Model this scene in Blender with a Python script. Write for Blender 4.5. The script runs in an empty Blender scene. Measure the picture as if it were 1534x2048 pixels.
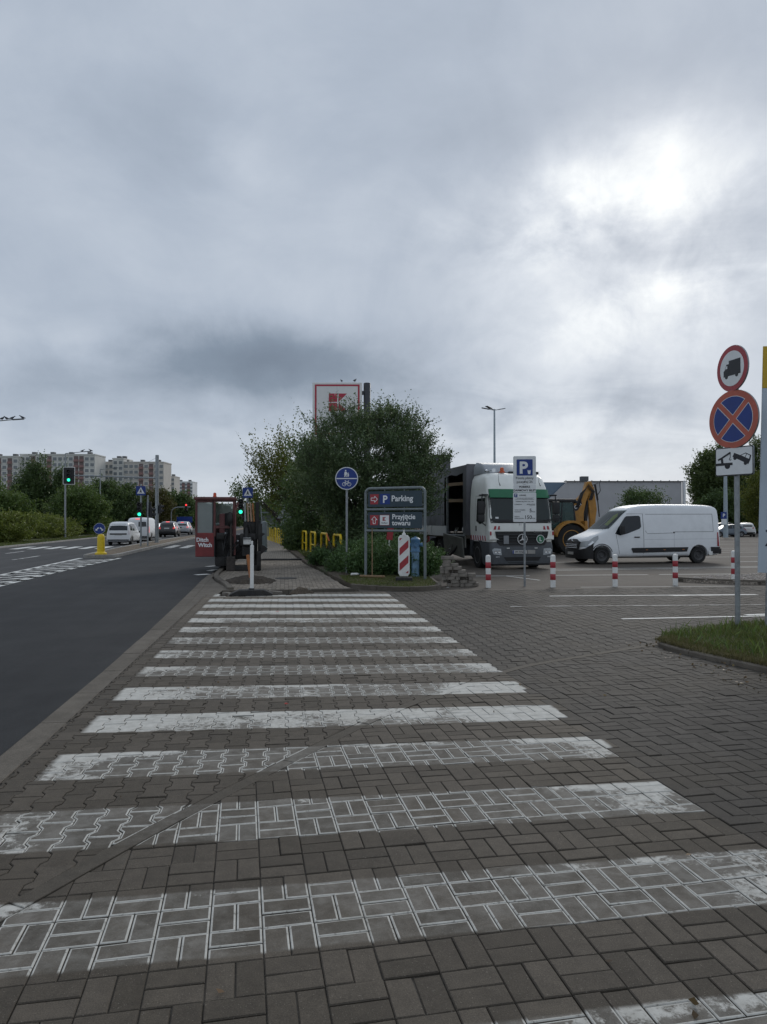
import bpy, bmesh, math, random
import numpy as np
from mathutils import Vector, Matrix, Euler
from mathutils.bvhtree import BVHTree
R = math.radians
random.seed(7)
RNG = np.random.default_rng(11)
SC = bpy.context.scene
COL = SC.collection

# ---------------------------------------------------------------- camera
CAM_H = 1.57
YAW = math.atan(198/1450)          # the walkway runs along +Y, the camera looks a little to its right
PITCH = math.atan(20/1450)
cd = bpy.data.cameras.new('camera'); cam = bpy.data.objects.new('camera', cd); COL.objects.link(cam)
cd.sensor_fit = 'VERTICAL'; cd.sensor_height = 36; cd.lens = 36*1450/2048
cd.clip_start = 0.05; cd.clip_end = 3000
cam.location = (0, 0, CAM_H); cam.rotation_euler = (R(90)+PITCH, 0, -YAW)
SC.camera = cam

# ---------------------------------------------------------------- sky and sun
SUN_AZ = R(29.0); SUN_EL = R(25)     # azimuth from +Y towards +X
w = bpy.data.worlds.new('World'); SC.world = w; w.use_nodes = True
nt = w.node_tree; nt.nodes.clear()
class NT:
    def __init__(s, nt): s.nt = nt
    def n(s, t, **k):
        nd = s.nt.nodes.new(t)
        for a, b in k.items(): setattr(nd, a, b)
        return nd
    def put(s, sock, v):
        if v is None: return
        if isinstance(v, bpy.types.NodeSocket): s.nt.links.new(v, sock)
        else: sock.default_value = v
    def m(s, op, a, b=None, c=None, clamp=False):
        nd = s.n('ShaderNodeMath', operation=op, use_clamp=clamp)
        s.put(nd.inputs[0], a); s.put(nd.inputs[1], b); s.put(nd.inputs[2], c)
        return nd.outputs[0]
    def mix(s, f, a, b, kind='MIX'):
        nd = s.n('ShaderNodeMix', data_type='RGBA', blend_type=kind)
        s.put(nd.inputs[0], f); s.put(nd.inputs[6], a); s.put(nd.inputs[7], b)
        return nd.outputs[2]
    def noise(s, vec, scale, detail=3, rough=.55, dist=0, col=False):
        nd = s.n('ShaderNodeTexNoise'); s.put(nd.inputs['Vector'], vec)
        nd.inputs['Scale'].default_value = scale; nd.inputs['Detail'].default_value = detail
        nd.inputs['Roughness'].default_value = rough; nd.inputs['Distortion'].default_value = dist
        return nd.outputs['Color' if col else 'Fac']
    def ss(s, v, a, b, lo=0., hi=1.):
        nd = s.n('ShaderNodeMapRange', interpolation_type='SMOOTHSTEP')
        s.put(nd.inputs[0], v); nd.inputs[1].default_value = a; nd.inputs[2].default_value = b
        nd.inputs[3].default_value = lo; nd.inputs[4].default_value = hi
        return nd.outputs[0]
    def ramp(s, v, stops):
        nd = s.n('ShaderNodeValToRGB'); s.put(nd.inputs[0], v)
        e = nd.color_ramp.elements
        while len(e) < len(stops): e.new(.5)
        for x, (p, c) in zip(e, stops):
            x.position = p; x.color = (*c, 1) if len(c) == 3 else c
        return nd.outputs[0]
    def sep(s, v):
        nd = s.n('ShaderNodeSeparateXYZ'); s.put(nd.inputs[0], v); return nd.outputs
    def comb(s, x, y, z):
        nd = s.n('ShaderNodeCombineXYZ'); s.put(nd.inputs[0], x); s.put(nd.inputs[1], y); s.put(nd.inputs[2], z)
        return nd.outputs[0]
T = NT(nt)
tc = T.n('ShaderNodeTexCoord').outputs['Generated']
sx, sy, sz = T.sep(tc)
zc = T.m('MAXIMUM', sz, 0.0)
den = T.m('ADD', zc, 0.26)
pl = T.comb(T.m('DIVIDE', sx, den), T.m('DIVIDE', sy, den), 0.0)
warp = T.noise(pl, 1.1, 4, .6, 0, True)
wx, wy, wz = T.sep(warp)
azm = T.m('ARCTAN2', sx, sy); ele = T.m('ARCSINE', sz)
wsm = T.noise(tc, 4.5, 8, .62, .3, True)
ux, uy, uz = T.sep(wsm)
azw = T.m('ADD', azm, T.m('ADD', T.m('MULTIPLY_ADD', wx, .22, -.11), T.m('MULTIPLY_ADD', ux, .26, -.13)))
elw = T.m('ADD', ele, T.m('ADD', T.m('MULTIPLY_ADD', wy, .12, -.06), T.m('MULTIPLY_ADD', uy, .10, -.05)))
def cloud(az, el, wa, we, amp):     # one soft bank of cloud, lighter or darker than the deck
    a = T.m('DIVIDE', T.m('SUBTRACT', azw, R(az)), R(wa)); b = T.m('DIVIDE', T.m('SUBTRACT', elw, R(el)), R(we))
    q = T.m('ADD', T.m('MULTIPLY', a, a), T.m('MULTIPLY', b, b))
    return T.m('MULTIPLY', T.m('EXPONENT', T.m('MULTIPLY', q, -1.0)), amp)
fb1 = T.noise(pl, .8, 8, .55, .5); fb2 = T.noise(tc, 4.2, 9, .58, .4); fb3 = T.noise(pl, 2.6, 8, .6, .6)
val = T.m('MULTIPLY_ADD', fb1, .22, .315)
val = T.m('ADD', val, T.m('MULTIPLY_ADD', fb2, .17, -.085))
val = T.m('ADD', val, T.m('MULTIPLY_ADD', fb3, .13, -.065))
val = T.m('ADD', val, T.ss(ele, R(0), R(11), .09, 0.))
glow = T.m('MULTIPLY', 0., 1.)
for c in [(27.0, 23.8, 8.5, 3.2, .255), (21.5, 22.0, 8.0, 2.4, .10), (30.5, 17.6, 8.0, 2.8, .27), (26.5, 14.2, 6.5, 2.2, .12), (22, 8, 15, 5.0, .13), (17, 19, 6, 4, .05)]: glow = T.m('ADD', glow, cloud(*c))
val = T.m('ADD', val, T.m('MULTIPLY', glow, T.m('ADD', T.ss(T.m('ADD', fb2, T.m('MULTIPLY', fb3, .6)), .62, .98, .2, 1.2), T.m('MULTIPLY_ADD', T.noise(tc, 15, 7, .6, .5), 1.6, -.8))))
for c in [(-4.0, 11.6, 12.0, 3.0, -.18), (2.5, 11.0, 8, 2.4, -.08), (-1, 13.2, 10, 2.2, -.09), (-10, 10.6, 6, 2.0, -.06), (-4.5, 8.6, 7.5, 1.7, -.06), (-18, 9.0, 5.0, 1.5, -.06), (13, 9.3, 9, 1.4, -.05), (26, 9.5, 7, 1.3, -.06),
          (-11, 28.0, 6.5, 3.0, -.06), (19, 27.8, 9, 2.4, -.07), (30, 30.5, 6, 2., -.04), (12, 33, 10, 4, -.03), (-3, 25.5, 4, 2.6, .05), (-18, 13, 7, 2.2, .07), (-16, 34, 7, 3, -.04), (6, 20, 6, 5, -.02)]:
    val = T.m('ADD', val, cloud(*c))
colr = T.ramp(val, [(0.0, (.09, .115, .155)), (.20, (.160, .198, .252)), (.40, (.308, .352, .418)), (.56, (.465, .505, .560)), (.74, (.66, .69, .71)), (.95, (.80, .82, .82)), (1.0, (.84, .86, .85))])
sky = T.n('ShaderNodeTexSky', sky_type='NISHITA'); sky.sun_disc = False
sky.sun_elevation = SUN_EL; sky.sun_rotation = SUN_AZ
deck = T.mix(1.0, colr, (11.0, 11.0, 11.0, 1), 'MULTIPLY')
skyc = T.mix(0.965, sky.outputs[0], deck)
bg = T.n('ShaderNodeBackground'); T.put(bg.inputs[0], skyc); bg.inputs[1].default_value = 0.11
T.nt.links.new(bg.outputs[0], T.n('ShaderNodeOutputWorld').inputs[0])
sl = bpy.data.lights.new('sun', 'SUN'); sl.energy = 0.9; sl.angle = R(22); sl.color = (1, .95, .88)
so = bpy.data.objects.new('sun', sl); COL.objects.link(so)
so.rotation_euler = (R(90)-SUN_EL, 0, math.pi-SUN_AZ)
SC.view_settings.view_transform = 'Standard'; SC.view_settings.look = 'None'
SC.view_settings.gamma = 1; SC.view_settings.exposure = 0.2; SC.view_settings.use_curve_mapping = False
SC.render.engine = 'CYCLES'
SC.cycles.max_bounces = 6; SC.cycles.transparent_max_bounces = 16; SC.cycles.use_denoising = True

# ---------------------------------------------------------------- materials
MATS = {}
def pbr(name):
    m = bpy.data.materials.new(name); m.use_nodes = True; m.node_tree.nodes.clear()
    t = NT(m.node_tree); b = t.n('ShaderNodeBsdfPrincipled'); o = t.n('ShaderNodeOutputMaterial')
    m.node_tree.links.new(b.outputs[0], o.inputs[0]); MATS[name] = m
    return m, t, b, o
def mat(name, col, rough=.5, metal=0., var=.12, scale=6., bump=0., bscale=60., coat=0., dirt=0., emit=0., alpha=None):
    if name in MATS: return MATS[name]
    m, t, b, o = pbr(name)
    pos = t.n('ShaderNodeTexCoord').outputs['Object']
    n1 = t.noise(pos, scale, 5, .6)
    lo = tuple(c*(1-var) for c in col)+(1,); hi = tuple(min(1, c*(1+var)) for c in col)+(1,)
    c = t.mix(t.ss(n1, .3, .7), lo, hi)
    if dirt:
        d = t.ss(t.noise(pos, scale*.45, 7, .68, .4), .48, .75, 0, dirt)
        c = t.mix(d, c, (.09, .08, .065, 1))
    t.put(b.inputs['Base Color'], c)
    t.put(b.inputs['Roughness'], t.m('MULTIPLY_ADD', n1, .16, rough-.08, clamp=True))
    b.inputs['Metallic'].default_value = metal
    if coat: b.inputs['Coat Weight'].default_value = coat; b.inputs['Coat Roughness'].default_value = .08
    if bump:
        bp = t.n('ShaderNodeBump'); bp.inputs['Strength'].default_value = bump; bp.inputs['Distance'].default_value = .01
        t.put(bp.inputs['Height'], t.noise(pos, bscale, 4, .6)); t.put(b.inputs['Normal'], bp.outputs[0])
    if emit: b.inputs['Emission Color'].default_value = (*col, 1); b.inputs['Emission Strength'].default_value = emit
    return m
def glass(name, tint=(.02, .025, .03), rough=.04, trans=.0):
    if name in MATS: return MATS[name]
    m, t, b, o = pbr(name)
    t.put(b.inputs['Base Color'], t.mix(t.noise(t.n('ShaderNodeTexCoord').outputs['Object'], 3, 3), (*tint, 1), (*[c*1.5 for c in tint], 1)))
    b.inputs['Roughness'].default_value = rough; b.inputs['IOR'].default_value = 1.5
    if trans:
        tr = t.n('ShaderNodeBsdfTransparent'); tr.inputs[0].default_value = (.75, .82, .80, 1)
        mx = t.n('ShaderNodeMixShader'); mx.inputs[0].default_value = trans
        m.node_tree.links.new(b.outputs[0], mx.inputs[1]); m.node_tree.links.new(tr.outputs[0], mx.inputs[2])
        m.node_tree.links.new(mx.outputs[0], o.inputs[0])
    return m
def leafmat(name, c0, c1, c2=None, trans=.3):
    m, t, b, o = pbr(name)
    a = t.n('ShaderNodeAttribute', attribute_name='shade').outputs['Fac']
    st = [(0., c0), (.65, c1)] + ([(1., c2)] if c2 else [])
    c = t.ramp(a, st); t.put(b.inputs['Base Color'], c); b.inputs['Roughness'].default_value = .5
    b.inputs['Specular IOR Level'].default_value = .35
    tl = t.n('ShaderNodeBsdfTranslucent'); t.put(tl.inputs[0], t.mix(.5, c, (.16, .22, .03, 1)))
    mx = t.n('ShaderNodeMixShader'); mx.inputs[0].default_value = trans
    m.node_tree.links.new(b.outputs[0], mx.inputs[1]); m.node_tree.links.new(tl.outputs[0], mx.inputs[2])
    m.node_tree.links.new(mx.outputs[0], o.inputs[0])
    return m

# ---------------------------------------------------------------- mesh helpers
class MB:
    def __init__(s): s.bm = bmesh.new(); s.M = None
    def _fin(s, vs):
        if s.M is not None: bmesh.ops.transform(s.bm, matrix=s.M, verts=vs)
        return vs
    def box(s, c, d, b=0., rot=None, taper=None):
        x, y, z = d[0]/2, d[1]/2, d[2]/2
        tx, ty = taper or (1, 1)
        P = [(-x, -y, -z), (x, -y, -z), (x, y, -z), (-x, y, -z), (-x*tx, -y*ty, z), (x*tx, -y*ty, z), (x*tx, y*ty, z), (-x*tx, y*ty, z)]
        vs = [s.bm.verts.new(p) for p in P]
        fs = [s.bm.faces.new([vs[i] for i in f]) for f in ((3, 2, 1, 0), (4, 5, 6, 7), (0, 1, 5, 4), (1, 2, 6, 5), (2, 3, 7, 6), (3, 0, 4, 7))]
        if b:
            es = list({e for f in fs for e in f.edges})
            r = bmesh.ops.bevel(s.bm, geom=es, offset=b, segments=1 if b < .03 else 2, affect='EDGES', profile=.6)
            vs = list({v for f in r['faces'] for v in f.verts} | {v for v in vs if v.is_valid})
        M = Matrix.Translation(Vector(c))
        if rot: M = M @ Euler(rot).to_matrix().to_4x4()
        bmesh.ops.transform(s.bm, matrix=M, verts=vs)
        return s._fin(vs)
    def tube(s, pts, r, n=8, cap=True):
        pts = [Vector(p) for p in pts]; rr = r if isinstance(r, (list, tuple)) else [r]*len(pts)
        rings = []; up = None; allv = []
        for i, p in enumerate(pts):
            d = (pts[min(i+1, len(pts)-1)]-pts[max(i-1, 0)]).normalized()
            if up is None:
                up = Vector((0, 0, 1)) if abs(d.z) < .9 else Vector((1, 0, 0))
            sx = d.cross(up); sx = sx.normalized() if sx.length > 1e-6 else Vector((1, 0, 0))
            up = sx.cross(d).normalized()
            ring = [s.bm.verts.new(p+(sx*math.cos(2*math.pi*k/n)+up*math.sin(2*math.pi*k/n))*rr[i]) for k in range(n)]
            rings.append(ring); allv += ring
        for a, b in zip(rings, rings[1:]):
            for k in range(n): s.bm.faces.new((a[k], a[(k+1) % n], b[(k+1) % n], b[k]))
        if cap: s.bm.faces.new(rings[0][::-1]); s.bm.faces.new(rings[-1])
        return s._fin(allv)
    def cyl(s, p0, p1, r, r2=None, n=16): return s.tube([p0, p1], [r, r if r2 is None else r2], n)
    def prism(s, poly, a, b, plane='xz', bev=0.):
        """polygon in a plane, extruded from a to b along the plane's normal axis"""
        f = {'xz': lambda p, t: (p[0], t, p[1]), 'yz': lambda p, t: (t, p[0], p[1]), 'xy': lambda p, t: (p[0], p[1], t)}[plane]
        A = [s.bm.verts.new(f(p, a)) for p in poly]; B = [s.bm.verts.new(f(p, b)) for p in poly]; n = len(poly)
        fs = [s.bm.faces.new(A), s.bm.faces.new(B[::-1])]+[s.bm.faces.new((A[i], B[i], B[(i+1) % n], A[(i+1) % n])) for i in range(n)]
        vs = A+B
        bmesh.ops.recalc_face_normals(s.bm, faces=fs)
        if bev:
            r = bmesh.ops.bevel(s.bm, geom=list({e for q in fs[:2] for e in q.edges}), offset=bev, segments=1, affect='EDGES')
            vs = list({v for q in r['faces'] for v in q.verts} | {v for v in vs if v.is_valid})
        return s._fin(vs)
    def lathe(s, prof, n=24, axis='z', c=(0, 0, 0)):
        rings = []; allv = []
        for r, z in prof:
            ring = []
            for k in range(n):
                a = 2*math.pi*k/n; x, y = r*math.cos(a), r*math.sin(a)
                p = {'z': (x, y, z), 'y': (x, z, -y), 'x': (z, x, y)}[axis]
                ring.append(s.bm.verts.new(Vector(p)+Vector(c)))
            rings.append(ring); allv += ring
        fs = []
        for a, b in zip(rings, rings[1:]):
            for k in range(n): fs.append(s.bm.faces.new((a[k], a[(k+1) % n], b[(k+1) % n], b[k])))
        if prof[0][0] > 1e-5: fs.append(s.bm.faces.new(rings[0][::-1]))
        if prof[-1][0] > 1e-5: fs.append(s.bm.faces.new(rings[-1]))
        bmesh.ops.recalc_face_normals(s.bm, faces=fs)
        return s._fin(allv)
    def loft(s, secs, cap=True):
        rings = [[s.bm.verts.new(p) for p in q] for q in secs]; n = len(rings[0]); fs = []
        for a, b in zip(rings, rings[1:]):
            for k in range(n): fs.append(s.bm.faces.new((a[k], a[(k+1) % n], b[(k+1) % n], b[k])))
        if cap: fs.append(s.bm.faces.new(rings[0][::-1])); fs.append(s.bm.faces.new(rings[-1]))
        bmesh.ops.recalc_face_normals(s.bm, faces=fs)
        return s._fin([v for r in rings for v in r])
    def ball(s, c, r, sc=(1, 1, 1), n=12):
        v = bmesh.ops.create_uvsphere(s.bm, u_segments=n, v_segments=max(6, n//2+1), radius=r)['verts']
        bmesh.ops.transform(s.bm, matrix=Matrix.Translation(Vector(c)) @ Matrix.Diagonal((*sc, 1)), verts=v)
        return s._fin(v)
    def quad(s, *P): s.bm.faces.new([s.bm.verts.new(p) for p in P])
    def mesh(s, name='m', smooth=35):
        me = bpy.data.meshes.new(name); s.bm.to_mesh(me); s.bm.free()
        if smooth:
            me.polygons.foreach_set('use_smooth', [True]*len(me.polygons)); me.set_sharp_from_angle(angle=R(smooth))
        return me
    def put(s, name, m, parent=None, loc=None, rot=None, smooth=35):
        return link(name, s.mesh(name, smooth), m, parent, loc, rot)
def link(name, me, m, parent=None, loc=None, rot=None):
    o = bpy.data.objects.new(name, me); COL.objects.link(o)
    if m is not None and me is not None and not me.materials: me.materials.append(m)
    if parent is not None: o.parent = parent
    if loc is not None: o.location = loc
    if rot is not None: o.rotation_euler = rot
    return o
def tag(o, label=None, cat=None, group=None, kind=None):
    for k, v in (('label', label), ('category', cat), ('group', group), ('kind', kind)):
        if v: o[k] = v
    return o
def thing(name, label, cat, loc=(0, 0, 0), rz=0., group=None):
    o = bpy.data.objects.new(name, None); COL.objects.link(o); o.location = loc; o.rotation_euler = (0, 0, rz)
    o.empty_display_size = .2
    return tag(o, label, cat, group)
def copy_tree(o, parent=None, label=None):
    c = o.copy(); COL.objects.link(c); c.parent = parent
    if label: c['label'] = label
    for ch in list(o.children): copy_tree(ch, c)
    return c
def bake(o):
    """apply the modifiers of a temporary object and hand back the mesh"""
    bpy.context.view_layer.update()
    dg = bpy.context.evaluated_depsgraph_get()
    me = bpy.data.meshes.new_from_object(o.evaluated_get(dg), depsgraph=dg)
    bpy.data.objects.remove(o); return me
def rounded(w, h, r, n=4, cx=0., cy=0.):
    P = []
    for (sx_, sy_, a0) in ((1, 1, 0), (-1, 1, 90), (-1, -1, 180), (1, -1, 270)):
        for k in range(n+1):
            a = R(a0+90*k/n); P.append((cx+sx_*(w/2-r)+r*math.cos(a), cy+sy_*(h/2-r)+r*math.sin(a)))
    return P
def disc(r, n=40, cx=0., cy=0.): return [(cx+r*math.cos(2*math.pi*k/n), cy+r*math.sin(2*math.pi*k/n)) for k in range(n)]
TEXTS = {}
def text(s, size, m, parent, x, z, y=-.001, name='lettering', bold=0., align='LEFT', rx=R(90), rz=0., sx=1.):
    key = (s, size, bold, align, sx)
    if key not in TEXTS:
        cu = bpy.data.curves.new('lettering', 'FONT'); cu.body = s; cu.size = size; cu.align_x = align; cu.extrude = .0008
        cu.offset = bold*size; cu.resolution_u = 3; cu.space_line = .95
        o = bpy.data.objects.new('tmp', cu); COL.objects.link(o); me = bake(o); bpy.data.curves.remove(cu)
        if sx != 1:
            for v in me.vertices: v.co.x *= sx
        me.materials.clear(); TEXTS[key] = me
    me = TEXTS[key]
    if me.materials and me.materials[0] is not m: me = me.copy(); me.materials.clear()
    o = link(name, me, m, parent, (x, y, z), (rx, 0, rz)); return o
def project(bvh, poly, plane, sign, off=.004, step=.12, thick=0., M=None):
    """a panel with the 2-D outline poly laid onto a body: plane 'xz' is projected along y, 'yz' along x, 'xy' along z, from the side given by sign"""
    bm = bmesh.new()
    f = {'xz': lambda p: (p[0], 0, p[1]), 'yz': lambda p: (0, p[0], p[1]), 'xy': lambda p: (p[0], p[1], 0)}[plane]
    bm.faces.new([bm.verts.new(f(p)) for p in poly])
    ax = {'xz': (0, 2), 'yz': (1, 2), 'xy': (0, 1)}[plane]
    for a in ax:
        lo = min(v.co[a] for v in bm.verts); hi = max(v.co[a] for v in bm.verts); k = int((hi-lo)/step)
        nrm = Vector((0, 0, 0)); nrm[a] = 1
        for i in range(1, k+1):
            c = Vector((0, 0, 0)); c[a] = lo+(hi-lo)*i/(k+1)
            bmesh.ops.bisect_plane(bm, geom=bm.verts[:]+bm.edges[:]+bm.faces[:], plane_co=c, plane_no=nrm)
    d = Vector((0, 0, 0)); na = {'xz': 1, 'yz': 0, 'xy': 2}[plane]; d[na] = -sign
    for v in bm.verts:
        o = v.co.copy(); o[na] = sign*10
        h, n, i, dist = bvh.ray_cast(o, d)
        if h is None:
            h, n, i, dist = bvh.find_nearest(Vector([v.co[k] if k != na else sign*1. for k in range(3)]))
        if n.dot(d) > 0: n = -n
        v.co = h+n*off
    bmesh.ops.recalc_face_normals(bm, faces=bm.faces[:])
    if bm.faces and sum((fc.normal.dot(d) for fc in bm.faces)) > 0: bmesh.ops.reverse_faces(bm, faces=bm.faces[:])
    if thick:
        g = bmesh.ops.extrude_face_region(bm, geom=bm.faces[:])
        bmesh.ops.translate(bm, vec=-d*thick, verts=[v for v in g['geom'] if isinstance(v, bmesh.types.BMVert)])
    b = MB(); b.bm.free(); b.bm = bm
    return b
# ================================================================ SETTING: ground, roads, paving
def proj(x, y, z=0.):
    r = x*math.cos(YAW)-y*math.sin(YAW); fw = x*math.sin(YAW)+y*math.cos(YAW); up = z-CAM_H
    f2 = fw*math.cos(PITCH)+up*math.sin(PITCH); u2 = -fw*math.sin(PITCH)+up*math.cos(PITCH)
    return (767+1450*r/f2, 1024-1450*u2/f2) if f2 > .1 else (-9e9, 9e9)
def ground_mat(name, c0, c1, c2=None, s1=2.0, s2=90., rough=.85, bump=.4, dist=.004, stones=0.):
    m, t, b, o = pbr(name)
    pos = t.n('ShaderNodeNewGeometry').outputs['Position']
    big = t.noise(pos, .35, 6, .62, .4); mid = t.noise(pos, s1, 6, .65, .3); fin = t.noise(pos, s2, 3, .7)
    c = t.mix(t.ss(mid, .3, .7), (*c0, 1), (*c1, 1))
    if c2: c = t.mix(t.ss(big, .5, .68), c, (*c2, 1))
    if 'asphalt' in name:
        gx, gy, gz = t.sep(pos); c = t.mix(.5, c, t.mix(t.ss(t.noise(t.comb(t.m('MULTIPLY', gx, 1.3), t.m('MULTIPLY', gy, .05), 0.), 1., 4, .6), .35, .65), (.72, .72, .72, 1), (1.35, 1.35, 1.35, 1)), 'MULTIPLY')
    sp = t.mix(t.ss(fin, .3, .72), (.55, .55, .55, 1), (1.45, 1.45, 1.45, 1))
    c = t.mix(.8, c, sp, 'MULTIPLY')
    if stones:
        v = t.n('ShaderNodeTexVoronoi'); t.put(v.inputs['Vector'], pos); v.inputs['Scale'].default_value = stones
        sv = t.sep(v.outputs['Color'])[0]
        c = t.mix(.75, c, t.ramp(sv, [(0, (.35, .33, .3)), (.5, (.9, .86, .8)), (1, (1.7, 1.65, 1.55))]), 'MULTIPLY')
    t.put(b.inputs['Base Color'], c); b.inputs['Roughness'].default_value = rough
    b.inputs['Specular IOR Level'].default_value = .25
    bp = t.n('ShaderNodeBump'); bp.inputs['Strength'].default_value = bump; bp.inputs['Distance'].default_value = dist
    t.put(bp.inputs['Height'], fin); t.put(b.inputs['Normal'], bp.outputs[0])
    return m
M_EARTH = ground_mat('earth', (.07, .055, .04), (.12, .095, .07), (.05, .06, .03), 3, 40, bump=.8, dist=.02)
M_SOIL = ground_mat('dug soil', (.035, .028, .022), (.085, .068, .05), None, 9, 70, bump=1., dist=.02)
M_ASPH = ground_mat('new asphalt', (.0145, .0150, .0160), (.0235, .0240, .0248), (.028, .028, .028), 1.2, 150, rough=.75, bump=.6)
M_ASPH2 = ground_mat('older asphalt', (.048, .048, .049), (.068, .067, .066), (.058, .057, .055), 1.0, 200, rough=.8)
M_LOT = ground_mat('lot surface', (.080, .068, .056), (.112, .096, .079), (.088, .071, .056), 1.6, 60, rough=.85, bump=.5)
M_LITTER = ground_mat('leaf litter', (.15, .115, .08), (.25, .195, .14), (.12, .105, .06), 6, 30, bump=1., dist=.03)
M_GRASSG = ground_mat('grassy ground', (.05, .062, .024), (.085, .095, .04), (.10, .085, .045), 5, 50, bump=1., dist=.02)
M_GRAVEL = ground_mat('gravel bed', (.28, .25, .22), (.36, .32, .28), None, 4, 40, bump=1., dist=.03, stones=26)
M_KERB = ground_mat('kerb concrete', (.115, .10, .081), (.16, .14, .114), (.09, .077, .062), 4, 160, bump=.4)
M_KERBP = ground_mat('pale kerb', (.30, .29, .27), (.40, .385, .36), (.22, .2, .17), 3, 120)
M_JOINT = ground_mat('joint sand', (.045, .04, .034), (.075, .068, .058), None, 20, 90)

def sheet(name, poly, z, m, parent=None, kind='structure', edge=None):
    b = MB(); b.bm.faces.new([b.bm.verts.new((x, y, z)) for x, y in poly])
    bmesh.ops.recalc_face_normals(b.bm, faces=b.bm.faces[:])
    if b.bm.faces[:][0].normal.z < 0: bmesh.ops.reverse_faces(b.bm, faces=b.bm.faces[:])
    o = b.put(name, m, parent, smooth=0)
    if parent is None: tag(o, kind=kind)
    return o
def slab(name, poly, z0, z1, m, parent=None, bev=0.01):
    b = MB(); b.prism(poly, z0, z1, 'xy', bev); o = b.put(name, m, parent)
    if parent is None: tag(o, kind='structure')
    return o
def rect(x0, y0, x1, y1): return [(x0, y0), (x1, y0), (x1, y1), (x0, y1)]
def lerp(a, b, t): return a+(b-a)*t
def along(P, step):
    """points every step metres along a polyline"""
    out = [P[0]]; carry = step
    for a, b in zip(P, P[1:]):
        L = math.dist(a, b); t = carry
        while t <= L: out.append((lerp(a[0], b[0], t/L), lerp(a[1], b[1], t/L))); t += step
        carry = t-L
    return out
def smooth_line(P, k=3):
    for _ in range(k):
        Q = [P[0]]
        for a, b in zip(P, P[1:]): Q += [(a[0]*.75+b[0]*.25, a[1]*.75+b[1]*.25), (a[0]*.25+b[0]*.75, a[1]*.25+b[1]*.75)]
        P = Q+[P[-1]]
    return P
def kerb_run(P, width, z0, z1, m, parent, piece=1.0, name='kerb_stone', gap=.008, bev=.012, limit=80):
    """kerb stones laid one after another along a line; P is the outer edge, the width goes to its left"""
    Q = along(P, .1); n = max(2, round(piece/.1)); k = 0
    for i in range(0, len(Q)-1, n):
        seg = Q[i:i+n+1]
        if len(seg) < 2: break
        L = []; Rr = []
        for j, p in enumerate(seg):
            g = i+j; a = Q[max(g-1, 0)]; c = Q[min(g+1, len(Q)-1)]
            dx, dy = c[0]-a[0], c[1]-a[1]; d = math.hypot(dx, dy); nx, ny = -dy/d, dx/d
            sft = gap/2 if j == 0 else (-gap/2 if j == len(seg)-1 else 0)
            q = (p[0]+dx/d*sft, p[1]+dy/d*sft)
            L.append((q[0]+nx*width, q[1]+ny*width)); Rr.append(q)
        dz = random.uniform(-.004, .004)
        keep = [0]+[j for j in range(1, len(seg)-1) if j % 2 == 0]+[len(seg)-1]
        Rr = [Rr[j] for j in keep]; L = [L[j] for j in keep]
        slab(name, Rr+L[::-1], z0, z1+dz, m, parent, bev); k += 1
        if k >= limit: break

# ---- the big sheet of ground and the carriageways
ground = sheet('ground', rect(-900, -60, 900, 1500), -.40, M_EARTH)
ROAD_EDGE = [(-1.9, -10), (-1.9, 6.2), (-1.87, 8.5), (-1.95, 12.5), (-2.06, 16.6), (-2.2, 21.5), (-2.22, 24), (-2.22, 600)]
road = sheet('road', [(-8.3, -10)]+ROAD_EDGE+[(-8.6, 600), (-8.3, 40)], -.010, M_ASPH)
road2 = sheet('road_beyond_median', [(-21.8, 600), (-18.8, 85), (-17, 46.5), (-15.2, 10), (-15, -10), (-8.3, -10), (-8.3, 40), (-8.6, 600)], -.010, M_ASPH2)
KERB_LEFT = [(-15, -10), (-15.2, 10), (-17, 46.5), (-18.8, 85), (-21.8, 600)]
verge = sheet('grass_verge', [(-400, -10)]+KERB_LEFT+[(-400, 600)], .06, M_GRASSG)
vk = slab('kerb', [(-14.97, -10), (-15.17, 10), (-16.97, 46.5), (-18.77, 85), (-21.77, 600), (-21.97, 600), (-18.97, 85), (-17.17, 46.5), (-15.37, 10), (-15.17, -10)], -.1, .085, M_KERBP)
MED_R = [(-7.42, 33.7), (-7.55, 38), (-7.8, 46), (-8.1, 55), (-8.46, 73), (-8.6, 130), (-8.8, 600)]
MED_L = [(-8.85, 33.7), (-9.2, 38), (-9.6, 46), (-9.9, 55), (-10.2, 73), (-10.4, 130), (-10.6, 600)]
med = slab('median_island', [(-7.6, 33.9)]+[(x-.12, y) for x, y in MED_R[1:]]+[(x+.12, y) for x, y in MED_L[::-1][:-1]]+[(-8.7, 33.9)], -.1, .10, M_LITTER)
tip = [(-8.85, 33.75), (-8.7, 33.35), (-8.4, 33.15), (-8.1, 33.1), (-7.8, 33.15), (-7.55, 33.4)]
kerb_run(smooth_line(tip+MED_R[:5], 2), .14, -.1, .13, M_KERBP, med, 1.0, limit=60)
kerb_run(smooth_line([(-10.2, 73), (-9.9, 55), (-9.6, 46), (-9.2, 38), (-8.85, 33.75)], 2), .14, -.1, .13, M_KERBP, med, 1.0, limit=60)

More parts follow.
